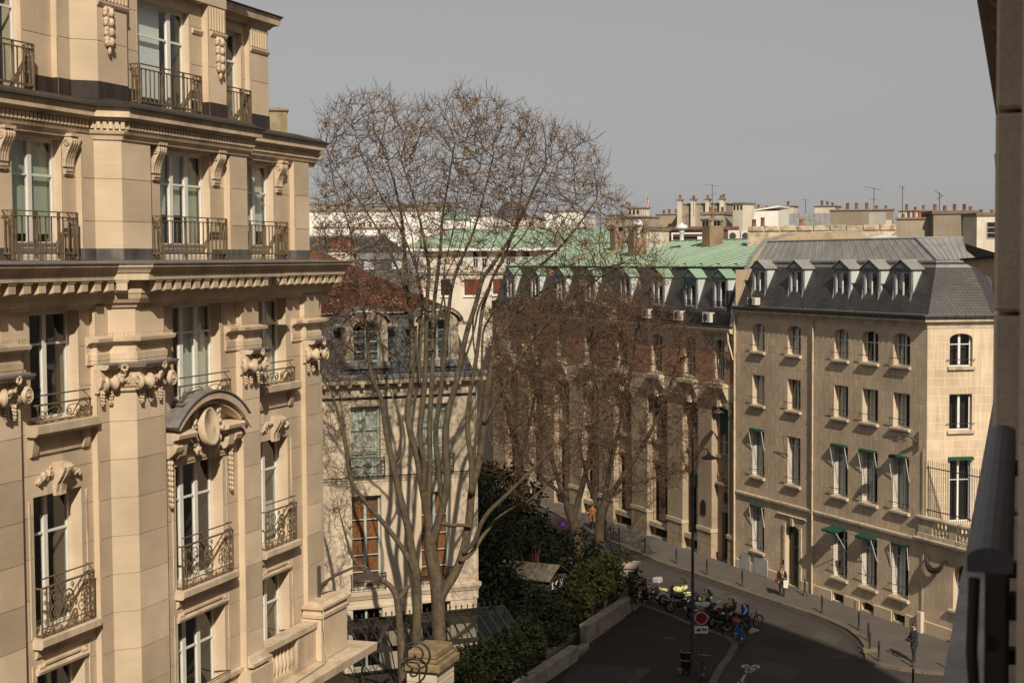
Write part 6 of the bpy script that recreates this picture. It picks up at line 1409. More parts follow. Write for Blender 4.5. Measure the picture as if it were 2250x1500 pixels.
# white town further left
o,wl,zt=block('white_terrace_wall','long blank sunlit white wall of distant apartment block behind branches','wall',640,985,462,520,230,'white',10,0,.3,14,group=G2)
o,wl,zt=block('white_terrace_wall','lower white parapet with a row of slim pots in front of the long white wall','wall',690,772,497,530,180,'white',5,0,.25,8,group=G2)
o,wl,zt=block('white_terrace_wall','second lower white parapet with crowded orange pots right of the first','wall',776,880,499,530,178,'white',5,0,.25,13,group=G2)
block('white_terrace_wall','sunlit white block below the distant dome, left of the green hip','wall',960,1090,472,520,240,'white',10,-10,.3,6,group=G2)
block('white_terrace_wall','white gable with chimney right of the distant dome','wall',1190,1290,462,520,230,'white',8,-15,.3,5,group=G2)
block('roof_wall','tan wall with red pots just left of the vented chimney head','wall',1322,1370,478,520,200,'tan',5,-20,.2,7,group=G2)
block('roof_wall','pale wall with chimney pots between the dome and the green roof','wall',1080,1190,478,520,250,'cream',8,-10,.3,6,group=G2)
block('roof_wall','distant tan roofscape wall at the far left behind the branches','wall',600,760,448,480,300,'tan',8,0,.3,12,group=G2)
block('roof_wall','distant pale roofscape wall behind the crown of the bare tree','wall',760,985,452,480,310,'tan',8,0,.3,16,group=G2)
o,wl,zt=block('green_roof_house','small house with green copper roof behind the bare tree','house',972,1032,482,520,205,'white',6,0,.0)
MB().prism([(-wl/2-.2,zt),(wl/2+.2,zt),(wl/2-.5,zt+.9),(-wl/2+.5,zt+.9)],'y',-.2,6).obj('copper_roof',COPPER,o)
dm=thing('distant_dome','dark slate dome with spire far behind the bare tree','dome',atY(1125,490,420),0)
MB().lathe([(4.6,-6),(4.6,0),(4.4,1.5),(3.8,3.4),(2.8,4.8),(1.6,5.6),(.5,5.9),(.35,6.6),(.1,8.2)],n=16).obj('shell',mat('dome_slate',(.07,.07,.08),.6),dm,fix=False)
MB().lathe([(4.9,-8),(4.9,-5),(5.2,-4.8),(5.2,-4.4)],n=16).obj('drum',PL['tan'],dm,fix=False)
# ================================================================== trees and shrubs
import numpy as np
from mathutils import kdtree
BARK=mat('bark_olive_grey',(.080,.060,.038),.9,.4,5.,.0,1.,22,streak=.3,dirt=(.10,.085,.03),dscale=1.2,damt=.6)
TWIG=mat('twig_brown',(.105,.066,.039),.9,.25,2.)
SEED=mat('seed_tan',(.19,.12,.062),.9,.35,1.5)
RUSS=mat('twig_russet',(.098,.050,.028),.9,.3,1.)
DRY=mat('dry_leaf_russet',(.15,.068,.028),.9,.4,1.)
def inpoly(x,y,poly):
    c=False;n=len(poly);j=n-1
    for i in range(n):
        if (poly[i][1]>y)!=(poly[j][1]>y) and x<(poly[j][0]-poly[i][0])*(y-poly[i][1])/(poly[j][1]-poly[i][1])+poly[i][0]: c=not c
        j=i
    return c
def resample(pts,rad,step):
    out=[];rr=[]
    for (a,b,ra,rb) in zip(pts[:-1],pts[1:],rad[:-1],rad[1:]):
        a,b=Vector(a),Vector(b);n=max(1,round((b-a).length/step))
        for i in range(n): out.append(a.lerp(b,i/n));rr.append(lerp(ra,rb,i/n))
    out.append(Vector(pts[-1]));rr.append(rad[-1]);return out,rr
def smooth(pts,k=2):
    for _ in range(k):
        q=[pts[0]]
        for a,b in zip(pts[:-1],pts[1:]): q+=[a.lerp(b,.25),a.lerp(b,.75)]
        pts=q+[pts[-1]]
    return pts
def grow(limbs,attr,step,di,dk,its,trop=(0,0,.15),seed=1,jit=.25,r0=.009,pw=2.35,rcap=.06):
    """limbs: list of (points, radii, parent limb or None). returns nodes, parents, radii"""
    rn=random.Random(seed);N=[];PAR=[];RL=[];first={}
    for k,(pts,rad,par) in enumerate(limbs):
        P=[Vector(p) for p in pts];P=smooth(P,2);rr=[];m=len(P)
        for i in range(m): 
            f=i/(m-1)*(len(rad)-1);j=min(int(f),len(rad)-2);rr.append(lerp(rad[j],rad[j+1],f-j))
        Q,QR=resample(P,rr,step)
        if par is None: pi=-1
        else: pi=min(range(len(N)),key=lambda i:(N[i]-Q[0]).length_squared)
        for q,r in zip(Q,QR): N.append(q);PAR.append(pi);RL.append(r);pi=len(N)-1
    nfix=len(N);A=[Vector(a) for a in attr];tr=Vector(trop);stuck={}
    for it in range(its):
        if not A: break
        kd=kdtree.KDTree(len(N))
        for i,n in enumerate(N): kd.insert(n,i)
        kd.balance();acc={};keep=[]
        for a in A:
            co,i,d=kd.find(a)
            if d<dk: continue
            keep.append(a)
            if d<di: acc.setdefault(i,[Vector((0,0,0)),0]);acc[i][0]+=(a-co).normalized();acc[i][1]+=1
        A=keep;new=0
        for i,(v,c) in acc.items():
            if stuck.get(i,0)>=3: continue
            d=(v/c+tr+Vector((rn.uniform(-jit,jit),rn.uniform(-jit,jit),rn.uniform(-jit,jit))))
            if d.length<1e-3: continue
            stuck[i]=stuck.get(i,0)+1;N.append(N[i]+d.normalized()*step);PAR.append(i);RL.append(0);new+=1
        if not new: break
    n=len(N);S=[0.]*n;ch=[[] for _ in range(n)]
    for i in range(n):
        if PAR[i]>=0: ch[PAR[i]].append(i)
    RAD=[0.]*n
    for i in range(n-1,-1,-1):
        if not ch[i]: S[i]=r0**pw
        r=S[i]**(1/pw)
        RAD[i]=RL[i] if i<nfix else min(r,rcap)
        if PAR[i]>=0: S[PAR[i]]+=S[i]
    return N,PAR,RAD,ch,nfix
def add_twigs(mb,N,PAR,RAD,off,start,prob,l0,l1,seed,r=.0075,up=.45,maxr=.05,ctr=None):
    rn=random.Random(seed)
    for i in range(start,len(N)):
        if PAR[i]<0 or RAD[i]>maxr: continue
        d=(N[i]-N[PAR[i]]).normalized();k=int(prob)+(rn.random()<prob-int(prob))
        for _ in range(k):
            out=(N[i]-ctr).normalized()*.35 if ctr is not None else Vector((0,0,0))
            v=(d*.55+out+Vector((rn.gauss(0,.6),rn.gauss(0,.6),rn.gauss(0,.5)))+Vector((0,0,up))).normalized();L=rn.uniform(l0,l1);p=N[i]-off
            m_=p+v*L*.5+Vector((rn.uniform(-.04,.04),rn.uniform(-.04,.04),0));e=m_+(v+Vector((0,0,.25))).normalized()*L*.5
            mb.tube([p,m_,e],[r*1.25,r,r*.6],3,caps=False)
            if rn.random()<.6:
                w=(v+Vector((rn.gauss(0,.6),rn.gauss(0,.6),rn.gauss(.2,.4)))).normalized();mb.tube([m_,m_+w*L*.45],[r*.9,r*.5],3,caps=False)
def build_tree(name,label,limbs,attr,mats,step=.25,di=2.2,dk=.4,its=60,seed=1,seeds=None,cat='tree',thin=.03,tw=None,rs=1.,**kw):
    limbs=[(p,[q*rs for q in r],k) for p,r,k in limbs]
    N,PAR,RAD,ch,nfix=grow(limbs,attr,step,di,dk,its,seed=seed,**kw)
    b=N[0];o=thing(name,label,cat,(b.x,b.y,b.z))
    off=Vector(b);chains=[];stack=[0]+[i for i in range(1,len(N)) if PAR[i]==-1];done=set();seen=[]
    st=[(r,None) for r in stack]
    while st:
        i,par=st.pop();c=[par,i] if par is not None else [i]
        while ch[i]:
            k=max(ch[i],key=lambda j:RAD[j]);
            for j in ch[i]:
                if j!=k: st.append((j,i))
            c.append(k);i=k
        if len(c)>1: chains.append(c)
    big,small=MB(),MB()
    for c in chains:
        # split into a thick and a thin stretch
        rr=[RAD[j] for j in c]
        if len(c)>1 and c[0]!=0 and rr[0]>rr[1]*1.6: rr[0]=rr[1]*1.15
        k=0
        while k<len(c) and rr[k]>thin: k+=1
        if k>=2: big.tube([N[j]-off for j in c[:k+1]],rr[:k+1],7 if rr[0]>.1 else 5,caps=False)
        s=max(0,k-1) if k>=2 else 0
        if len(c)-s>=2: small.tube([N[j]-off for j in c[s:]],rr[s:],3,caps=False,smooth=True)
    if tw: add_twigs(small,N,PAR,RAD,off,nfix,*tw)
    big.obj('trunk',mats[0],o,fix=False);tag(small.obj('twigs',mats[1],o,fix=False),kind='stuff')
    tips=[i for i in range(nfix,len(N)) if not ch[i]]
    return o,N,tips,off
def clusters(o,N,tips,off,m,n,per,size,seed,spread=.12,name='seed_clusters'):
    rn=random.Random(seed);mb=MB();T=[t for t in tips];rn.shuffle(T)
    for t in T[:n]:
        c=N[t]-off;k=rn.randint(per//2,per)
        for _ in range(k):
            p=c+Vector((rn.gauss(0,spread),rn.gauss(0,spread),rn.gauss(-.04,spread)));u=Vector((rn.uniform(-1,1),rn.uniform(-1,1),rn.uniform(-1,.4))).normalized();v=u.orthogonal().normalized();L=size*rn.uniform(.6,1.3);w_=L*.33
            mb.add([p,p+u*L*.5+v*w_,p+u*L,p+u*L*.5-v*w_],[(0,1,2,3)])
    return tag(mb.obj(name,m,o,fix=False),kind='stuff')
# ---- the big bare tree
Y0=61.
def tp(px,py,dy=0.): return atY(px,py,Y0+dy)
def limb(pl,rad,par=0,dy0=0.,dy1=0.):
    n=len(pl);return ([tp(p[0],p[1],lerp(dy0,dy1,i/(n-1))) for i,p in enumerate(pl)],rad,par)
base=tp(966,1400);root=(base[0],base[1],.1)
limbs=[([root]+[tp(*p) for p in ((966,1420),(964,1386),(962,1300),(956,1260),(946,1220),(944,1180))],[.46,.40,.39,.40,.38,.36,.34],None),
 limb([(944,1185),(940,1124),(928,1068),(920,1012),(904,960),(896,920),(895,892),(904,853),(906,789),(905,725),(901,672),(895,639),(891,583),(889,542),(885,493),(872,420),(850,350)],[.26,.22,.19,.165,.15,.12,.08,.03],0,0,.8),
 limb([(946,1200),(960,1156),(976,1100),(984,1052),(980,1000),(977,956),(985,896),(1000,853),(1013,789),(1026,725),(1041,683),(1048,657),(1061,607),(1081,585),(1100,555),(1128,514),(1165,430),(1200,360)],[.26,.22,.2,.17,.15,.13,.11,.09,.03],0,0,-1.2),
 limb([(930,1075),(934,1020),(921,960),(927,907),(933,853),(936,789),(937,715),(939,640),(944,592),(936,551),(930,517),(915,450),(880,350)],[.17,.16,.14,.12,.10,.07,.03],1,0,-1.4),
 limb([(940,1110),(946,1030),(942,956),(947,875),(950,811),(951,747),(952,683),(956,648),(964,583),(969,536),(971,480),(985,400),(1000,310)],[.17,.15,.14,.12,.10,.07,.03],1,.1,1.8),
 limb([(972,1105),(962,1020),(955,950),(968,864),(974,811),(979,747),(985,693),(989,650),(997,611),(1016,564),(1040,514),(1060,440),(1085,340)],[.16,.15,.13,.11,.09,.06,.03],2,.2,-2.2),
 limb([(968,1310),(980,1290),(1000,1260),(1020,1212),(1032,1140),(1036,1072),(1052,1020),(1062,950),(1068,875),(1081,789),(1090,725),(1102,693),(1137,648),(1175,592),(1212,564),(1260,510),(1310,440)],[.27,.26,.25,.22,.2,.18,.15,.12,.09,.07,.03],0,0,1.5),
 limb([(1036,1080),(1036,1010),(1026,950),(1030,875),(1043,811),(1053,736),(1060,672),(1073,640),(1081,611),(1120,540),(1140,470),(1150,380)],[.15,.14,.12,.11,.09,.06,.03],6,0,.6),
 limb([(1020,1212),(1045,1190),(1052,1160),(1072,1124),(1104,1096),(1150,1050),(1200,1000),(1250,950),(1300,930)],[.15,.14,.13,.11,.08,.05,.025],6,0,-1.5),
 limb([(1012,1232),(1040,1212),(1058,1180),(1090,1140),(1120,1120),(1170,1095),(1240,1030)],[.13,.12,.11,.09,.06,.03],6,0,1.8),
 limb([(1064,930),(1100,860),(1140,790),(1190,720),(1250,660),(1330,600),(1400,560)],[.11,.10,.08,.06,.04,.02],6,.5,-1.),
 limb([(1085,770),(1110,720),(1160,660),(1230,615),(1310,590),(1390,575),(1460,590)],[.09,.08,.06,.05,.03,.02],6,.8,2.),
 limb([(906,830),(883,794),(850,765),(817,736),(765,668),(735,600),(715,540)],[.075,.07,.06,.05,.035,.02],1,.3,-1.5),
 limb([(902,680),(880,600),(840,520),(790,440),(740,380),(715,320)],[.08,.07,.055,.04,.03,.015],1,.5,2.),
 limb([(938,700),(920,600),(880,500),(830,420),(790,330),(770,260)],[.07,.06,.05,.04,.03,.015],3,-.8,-2.5),
 limb([(980,1150),(990,1154),(1010,1152),(1036,1156)],[.12,.12,.11,.10],2,0,0)]
for q in list(limbs[1:8]):   # thinner companions of the main leaders
    rj=random.Random(len(limbs)*7);m_=len(q[0])//3;dx,dy_=rj.choice((-1,1))*rj.uniform(.25,.5),rj.uniform(-1.4,1.4);pts=[]
    for i,p_ in enumerate(q[0][m_:]): f_=i/(len(q[0])-m_-1);pts.append((p_[0]+dx*f_**.7*1.6+.12*math.sin(i*1.9+dx*9),p_[1]+dy_*f_,p_[2]))
    limbs.append((pts,[r_*.45 for r_ in q[1][len(q[1])//3:]],1))
b2=tp(916,1420,-.7);b3=tp(884,1425,-1.2)
limbs+=[([(b2[0],b2[1],.1)]+[tp(p[0],p[1],-.7) for p in ((916,1404),(916,1300),(914,1252),(904,1212),(898,1160),(884,1112),(872,1060),(864,1020),(852,972),(844,917),(839,875),(819,838),(810,789),(808,736),(804,710),(797,672),(785,600),(770,500),(740,420))],[.27,.26,.25,.23,.2,.18,.15,.13,.11,.09,.07,.05,.02],None),
 limb([(914,1262),(900,1230),(880,1196),(840,1144),(796,1096),(768,1052),(762,992),(750,932),(738,890),(728,860),(706,830)],[.17,.16,.14,.13,.11,.10,.08,.06,.03],'a',-.7,-1.6),
 limb([(866,1030),(888,1000),(890,960),(886,932),(870,890),(850,840),(830,800)],[.08,.075,.06,.05,.04,.02],'a',-.7,.4),
 ([(b3[0],b3[1],.1)]+[tp(p[0],p[1],-1.2) for p in ((882,1412),(874,1320),(868,1300),(852,1280),(812,1260),(776,1232),(760,1180),(745,1120))],[.24,.22,.19,.16,.13,.10,.05,.025],None),
 limb([(874,1318),(886,1302),(898,1285)],[.15,.14,.13],'a',-1.2,-.9)]
rn=random.Random(5)
crown=[(688,330),(702,250),(760,212),(830,200),(900,232),(960,222),(1005,190),(1040,210),(1110,222),(1170,252),(1230,272),(1300,298),(1337,350),(1342,410),(1378,430),(1440,520),(1490,600),(1400,690),(1250,740),(1120,760),(1050,640),(900,640),(800,780),(705,860),(700,700),(688,560)]
att=[]
while len(att)<6200:
    x,y=rn.uniform(680,1500),rn.uniform(180,880)
    if not inpoly(x,y,crown): continue
    if y>600 and rn.random()<.45: continue
    if 940<x<1180 and y>520 and rn.random()<.7: continue
    cx=(x-1010)/340;cy=(y-520)/340;dm=max(.15,1-min(1,cx*cx*.8+max(0,-cy)**2*.75));att.append(tp(x,y,rn.uniform(-1,1)*4.8*dm**.5))
low=[(715,860),(760,800),(800,960),(800,1100),(780,1250),(735,1260),(720,1000)]
for poly,k in ((low,150),([(1080,760),(1250,740),(1330,800),(1400,930),(1300,1010),(1200,1080),(1100,1080),(1080,900)],520)):
    c=0
    while c<k:
        x,y=rn.uniform(700,1420),rn.uniform(740,1270)
        if inpoly(x,y,poly): att.append(tp(x,y,rn.uniform(-2.2,2.2)));c+=1
t1,N1,tips1,off1=build_tree('bare_tree','big bare multi-stemmed tree with tan seed clusters in the middle',limbs,att,(BARK,TWIG),step=.26,di=2.4,dk=.30,its=90,seed=3,trop=(0,0,.10),r0=.0085,jit=.22,rs=.72,pw=2.05,rcap=.075,tw=(1.1,.3,.85,5,.0075))
clusters(t1,N1,[t for t in tips1 if N1[t].z>17 or t%3==0],off1,SEED,420,20,.11,4,.085)
# ---- russet street-corner trees further back
def rtree(label,trunk,polys,count,Yc,hd,seed,n,rad):
    rn=random.Random(seed);A_=[]
    while len(A_)<count:
        x,y=rn.uniform(1040,1620),rn.uniform(590,1150)
        if any(inpoly(x,y,p) for p in polys): A_.append(atY(x,y,Yc+rn.uniform(-1,1)*hd))
    L=[]
    for k,(pl,r,par) in enumerate(trunk):
        pts=[atY(p[0],p[1],Yc+(p[2] if len(p)>2 else 0)) for p in pl]
        if par is None: pts=[(pts[0][0],pts[0][1],.1)]+pts;r=[r[0]*1.15]+r
        L.append((pts,r,par))
    t,N_,tips,off_=build_tree('russet_tree',label,L,A_,(mat('bark_dark',(.055,.038,.022),.9,.3,3.,.0,.8,14),RUSS),step=.32,di=3.2,dk=.40,its=90,seed=seed,trop=(0,0,.02),r0=.0105,jit=.3,pw=2.15,tw=(1.3,.35,.9,seed,.0095,.2))
    clusters(t,N_,tips,off_,DRY,n//3,7,.09,seed,.14,'dry_leaves');return t
rtree('russet twiggy tree with dark forked trunk beside the road sign',[([(1276,1252),(1272,1200),(1262,1150),(1248,1110)],[.36,.33,.30,.27],None),([(1262,1150),(1235,1080),(1210,1000),(1190,900),(1170,800),(1160,700)],[.2,.17,.13,.1,.07,.03],0),([(1258,1140),(1280,1070),(1300,980),(1310,880),(1300,760),(1310,680)],[.2,.17,.13,.1,.06,.03],0),([(1240,1090),(1180,1040),(1130,960),(1100,860)],[.12,.1,.07,.03],0)],
  [[(1070,700),(1160,640),(1280,620),(1380,640),(1400,780),(1380,900),(1340,1020),(1240,1060),(1130,1040),(1070,900)]],3500,87,4.5,11,1500,1)
rtree('russet twiggy tree spreading right over the street towards the lamp post',[([(1318,1240),(1316,1190),(1318,1140),(1330,1100)],[.34,.31,.28,.25],None),([(1328,1105),(1380,1030),(1430,950),(1470,860),(1490,780)],[.18,.15,.11,.07,.03],0),([(1325,1110),(1345,1000),(1370,900),(1390,800),(1400,710)],[.18,.14,.10,.07,.03],0),([(1335,1090),(1400,1060),(1470,1040),(1530,1030)],[.11,.08,.05,.02],0),([(1322,1135),(1290,1060),(1270,960)],[.13,.1,.04],0)],
  [[(1290,700),(1400,640),(1500,680),(1580,770),(1600,850),(1530,930),(1550,1010),(1480,1080),(1380,1110),(1300,1080),(1280,900)]],3000,88.5,4.0,23,1400,1)
rtree('russet tree at the far left of the street behind the mansion corner',[([(1150,1160),(1148,1080),(1140,1000)],[.3,.26,.22],None),([(1142,1010),(1110,900),(1095,780),(1090,700)],[.16,.12,.08,.03],0),([(1142,1020),(1170,900),(1190,780),(1200,690)],[.15,.11,.07,.03],0)],
  [[(1060,680),(1150,650),(1230,680),(1250,850),(1200,1000),(1110,1010),(1060,860)]],2000,98,4,31,700,1)
# ---- evergreen shrubs
def leafmat(name,c,v=.35): return mat(name,c,.75,v,2.5,.0,spec=.12)
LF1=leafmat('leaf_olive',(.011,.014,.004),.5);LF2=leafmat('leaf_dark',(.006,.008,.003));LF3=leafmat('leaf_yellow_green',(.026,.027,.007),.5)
def shrub(name,label,blobs,count,m,size,seed,cat='shrub',stem=True):
    rn=random.Random(seed);c0=blobs[0][0];o=thing(name,label,cat,(c0[0],c0[1],.1));mb=MB();tot=sum(b[1][0]*b[1][1]*b[1][2] for b in blobs)
    for c,r in blobs:
        for _ in range(int(count*r[0]*r[1]*r[2]/tot)):
            while True:
                p=Vector((rn.uniform(-1,1),rn.uniform(-1,1),rn.uniform(-1,1)));
                if .35<p.length<=1: break
            if rn.random()<.5: p=p.normalized()*rn.uniform(.8,1.08)
            q=Vector((c[0]+p.x*r[0]-c0[0],c[1]+p.y*r[1]-c0[1],max(.05,c[2]+p.z*r[2])-.1))
            u=(p*.5+Vector((rn.uniform(-1,1),rn.uniform(-1,1),rn.uniform(-.9,.5)))).normalized();v=u.orthogonal().normalized();v=(v*math.cos(a:=rn.uniform(0,6.28))+u.cross(v)*math.sin(a));L=size*rn.uniform(.6,1.3);w_=L*.24
            mb.add([q,q+u*L*.45+v*w_,q+u*L,q+u*L*.45-v*w_],[(0,1,2,3)])
    tag(mb.obj('leaves',m,o,fix=False),kind='stuff')
    st=MB()
    for c,r in blobs:
        for _ in range(3):
            a=rn.uniform(0,6.28);x,y=c[0]-c0[0],c[1]-c0[1];st.tube([(x*.7+.2*math.cos(a),y*.7+.2*math.sin(a),0),(x+r[0]*.4*math.cos(a),y+r[1]*.4*math.sin(a),max(.3,c[2]))],[.04,.012],4,caps=False)
    st.obj('stems',MATS['bark_dark'],o,fix=False);return o
def gp_(px,py,z): d=ray(px,py);t=(z-H)/d[2];return (d[0]*t,d[1]*t,z)
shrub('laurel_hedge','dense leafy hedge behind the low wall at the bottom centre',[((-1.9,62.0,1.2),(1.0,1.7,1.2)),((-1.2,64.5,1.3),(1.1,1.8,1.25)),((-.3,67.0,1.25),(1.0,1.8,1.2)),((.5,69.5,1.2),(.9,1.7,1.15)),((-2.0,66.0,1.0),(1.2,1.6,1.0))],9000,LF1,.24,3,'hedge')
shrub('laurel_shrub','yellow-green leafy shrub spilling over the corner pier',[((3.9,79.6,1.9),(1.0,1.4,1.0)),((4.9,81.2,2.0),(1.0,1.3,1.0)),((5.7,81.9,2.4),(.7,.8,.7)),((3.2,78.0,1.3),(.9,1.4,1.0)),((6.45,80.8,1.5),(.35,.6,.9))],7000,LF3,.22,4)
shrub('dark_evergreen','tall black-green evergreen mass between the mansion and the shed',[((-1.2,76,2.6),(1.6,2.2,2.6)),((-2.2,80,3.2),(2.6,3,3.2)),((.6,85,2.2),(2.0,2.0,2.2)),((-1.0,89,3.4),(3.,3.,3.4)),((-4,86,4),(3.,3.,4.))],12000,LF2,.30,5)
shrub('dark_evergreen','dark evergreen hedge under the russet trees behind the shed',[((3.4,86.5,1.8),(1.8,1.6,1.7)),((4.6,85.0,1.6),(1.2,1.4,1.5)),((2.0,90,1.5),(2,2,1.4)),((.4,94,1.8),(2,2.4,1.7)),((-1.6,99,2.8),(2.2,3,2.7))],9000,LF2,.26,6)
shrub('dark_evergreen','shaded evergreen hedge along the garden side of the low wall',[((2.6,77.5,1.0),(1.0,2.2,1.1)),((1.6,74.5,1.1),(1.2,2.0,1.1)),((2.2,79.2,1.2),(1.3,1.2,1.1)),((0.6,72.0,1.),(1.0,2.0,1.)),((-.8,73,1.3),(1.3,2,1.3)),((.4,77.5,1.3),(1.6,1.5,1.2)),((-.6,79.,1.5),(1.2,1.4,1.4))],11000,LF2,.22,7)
# reddish stems of a bare shrub beside the shed
rs=thing('red_stem_shrub','bare shrub with upright red-brown stems beside the garden shed','shrub',gp_(1175,1345,.1)[:2]+(.1,));rn=random.Random(9);mb=MB()
for i in range(26):
    a=rn.uniform(0,6.28);r=rn.uniform(.02,.35);h=rn.uniform(2.2,3.9);mb.tube([(r*.3*math.cos(a),r*.3*math.sin(a),0),(r*.8*math.cos(a),r*.8*math.sin(a),h*.5),(r*2.2*math.cos(a),r*2.2*math.sin(a),h)],[.03,.022,.008],4,caps=False)
mb.obj('stems',mat('stem_red',(.16,.045,.02),.8,.2,3.),rs,fix=False)
# ================================================================== street things
POSTM=mat('lamp_post_iron',(.035,.028,.024),.5,.25,6.,dirt=(.16,.17,.19),dscale=3.,damt=.5)
LAMPC=mat('lamp_shade_brown',(.055,.040,.032),.45,.15,4.)
BULB=mat('lamp_lens',(.4,.4,.36),.3)
def lamp_head(o,c,r=.36):
    MB().lathe([(.02,.26),(.06,.24),(.09,.16),(r*.55,.10),(r*.9,.03),(r,-.02),(r*.97,-.04)],c,16).obj('lamp_shade',LAMPC,o,fix=False);MB().lathe([(r*.85,-.03),(r*.5,-.07),(.02,-.09)],c,14).obj('lens',BULB,o,fix=False)
p=gnd(1522,1480,.12);z_top=atY(1522,960,p[1])[2]
o=thing('street_lamp','tall dark iron street lamp with one curved arm at the pavement corner','street lamp',(p[0],p[1],.12));zt=z_top-.12
MB().lathe([(.17,0),(.17,.25),(.13,.35),(.12,1.0),(.10,1.1),(.085,3.2),(.075,3.3),(.055,zt*.8),(.04,zt-.3),(.015,zt)],n=10).obj('post',POSTM,o,fix=False)
za=zt-(1008-960)/3400*p[1];mb=MB();mb.tube([(0,0,za-.15),(.15,-.02,za),(.25,-.05,za+.25),(.45,-.1,za+.45),(.62,-.12,za+.45),(.70,-.13,za+.32)],.03,6);mb.obj('arm',POSTM,o,fix=False);lamp_head(o,(.70,-.13,za+.05),.36)
def wall_lamp(lab,pos,out,L,rise,r):
    o=thing('wall_lamp',lab,'wall lamp',pos,math.atan2(out[1],out[0]),'iron wall lamps');MB().box(0,.08,-.07,.07,-.45,.45).obj('back_plate',LAMPC,o)
    mb=MB();mb.tube([(.05,0,-.1),(L*.35,0,rise*.45),(L*.75,0,rise),(L*.92,0,rise*1.05),(L,0,rise*.9)],[.05,.045,.035,.035,.03],6);mb.prism([(.08,-.25),(.08,-.1),(.3,.0)],'y',-.02,.02);mb.obj('arm',LAMPC,o,fix=False);lamp_head(o,(L,0,rise*.9-.28),r)
wall_lamp('brown wall lamp on a long arm at the corner of the near limestone building',A.w(7.55,.40,10.05),(A.x[0]*.35-A.y[0],A.x[1]*.35-A.y[1]),1.35,.42,.40)
wall_lamp('iron wall lamp beside the corner edge of the cream building',B.w(B.X(2019,965)-.0,-.0,B.Z(2019,968)),(-B.y[0]*.75-B.x[0]*.65,-B.y[1]*.75-B.x[1]*.65),.95,.30,.34)
wall_lamp('iron wall lamp beside the downpipe between brick and cream buildings',B.w(-18.55,-.0,B.Z(1612,905)),(-B.y[0]*.7-B.x[0]*.7,-B.y[1]*.7-B.x[1]*.7),.95,.28,.34)
# bollards
bo=[(1302,1161),(1360,1190),(1417,1214),(1486,1237),(1553,1262),(1631,1287),(1768,1308),(1806,1346),(1887,1383),(1908,1408),(1911,1431),(1931,1451),(2006,1464),(2087,1471),(2006,1515)]
bl=['bollard in front of the orange coat, farthest along the street','second farthest iron bollard, behind the dark trunk','iron bollard at the kerb right of the leafy corner pier','iron bollard behind the handlebars of the yellow motorbike','iron bollard just right of the lamp post','iron bollard in front of the grey service hatches','bollard standing right against the black entrance door','lone iron bollard between the entrance and the bend','iron bollard at the start of the kerb bend','farther of the two close bollards in the bend','nearer of the two close bollards, on a stone foot','iron bollard at the turn of the kerb after the close pair','iron bollard right at the feet of the man in the dark suit','bollard half hidden by the pale ledge at the right','nearest iron bollard at the bottom edge of the picture']
def bollard(lab,p,h=1.0):
    o=thing('bollard',lab,'bollard',(p[0],p[1],.12),0,'iron bollards along the kerb')
    MB().lathe([(.075,0),(.075,.06),(.055,.09),(.048,h*.80),(.058,h*.82),(.058,h*.84),(.04,h*.86)],n=10).obj('post',IRON,o,fix=False);MB().lathe([(.03,h*.86),(.055,h*.90),(.06,h*.94),(.04,h*.985),(.01,h)],n=10).obj('ball_top',IRON,o,fix=False);return o
for pq,l in zip(bo,bl):
    q=gnd(pq[0],pq[1],.12);bollard(l,q,.95)
MB().bbox(-.35,.35,-.2,.2,0,.16,.02).obj('stone_foot',KERB,[c for c in COL.objects if c.get('label')==bl[10]][0])
MB().lathe([(.16,0),(.15,.04),(.08,.1),(.06,.3)],n=10).obj('flared_foot',IRON,[c for c in COL.objects if c.get('label')==bl[6]][0],fix=False)
# signs
SWHT=mat('sign_white',(.62,.60,.56),.5,.08,5.);SRED=mat('sign_red',(.42,.025,.02),.5,.1,5.);SBLU=mat('sign_blue',(.012,.06,.33),.45,.1,5.);SGRY=mat('sign_back',(.22,.22,.22),.5)
def disc(mb,r,y0,y1,n=24,c=(0,0)): mb.prism([(c[0]+r*math.cos(2*math.pi*i/n),c[1]+r*math.sin(2*math.pi*i/n)) for i in range(n)],'y',y0,y1)
def facing(p): return math.atan2(p[1],p[0])-math.pi/2
p=gnd(1541,1492,.12);zc=atY(1541,1357,p[1])[2]-.12
o=thing('no_stopping_sign','round red-rimmed dark sign with tow-away plate on a slim post by the lamp','road sign',(p[0],p[1],.12),facing(p)+.1)
MB().tube([(0,.03,0),(0,.03,zc+.1)],.03,8).obj('post',POSTM,o,fix=False);mb=MB();disc(mb,.29,-.01,.0);d=mb.obj('disc',SWHT,o);mb=MB();disc(mb,.265,-.016,-.0105);mb.obj('rim',SRED,d);mb=MB();disc(mb,.205,-.022,-.0165);mb.obj('centre',mat('sign_maroon',(.10,.012,.012),.5),d)
pl=MB().box(-.30,.30,-.01,.0,zc*0-.68,-.36).obj('tow_plate',SWHT,o);d.location=(0,0,zc);pl.location=(0,0,zc);tg=MB()
tg.box(-.22,-.02,-.016,-.0105,-.56,-.50);tg.box(-.16,-.06,-.016,-.0105,-.50,-.46);tg.box(.04,.24,-.016,-.0105,-.54,-.47);tg.tube([(-.02,-.014,-.46),(.06,-.014,-.42),(.1,-.014,-.5)],.012,4);disc(tg,.03,-.016,-.0105,8,(-.17,-.58));disc(tg,.03,-.016,-.0105,8,(-.07,-.58));disc(tg,.03,-.016,-.0105,8,(.09,-.56));disc(tg,.03,-.016,-.0105,8,(.19,-.56));tg.obj('tow_symbol',IRON,pl)
p=gnd(1637,1388,.0);zc=atY(1636,1338,p[1])[2]
o=thing('chevron_sign','square blue sign with a white chevron at the end of the parked bikes','road sign',(p[0],p[1],0),facing(p)-.25)
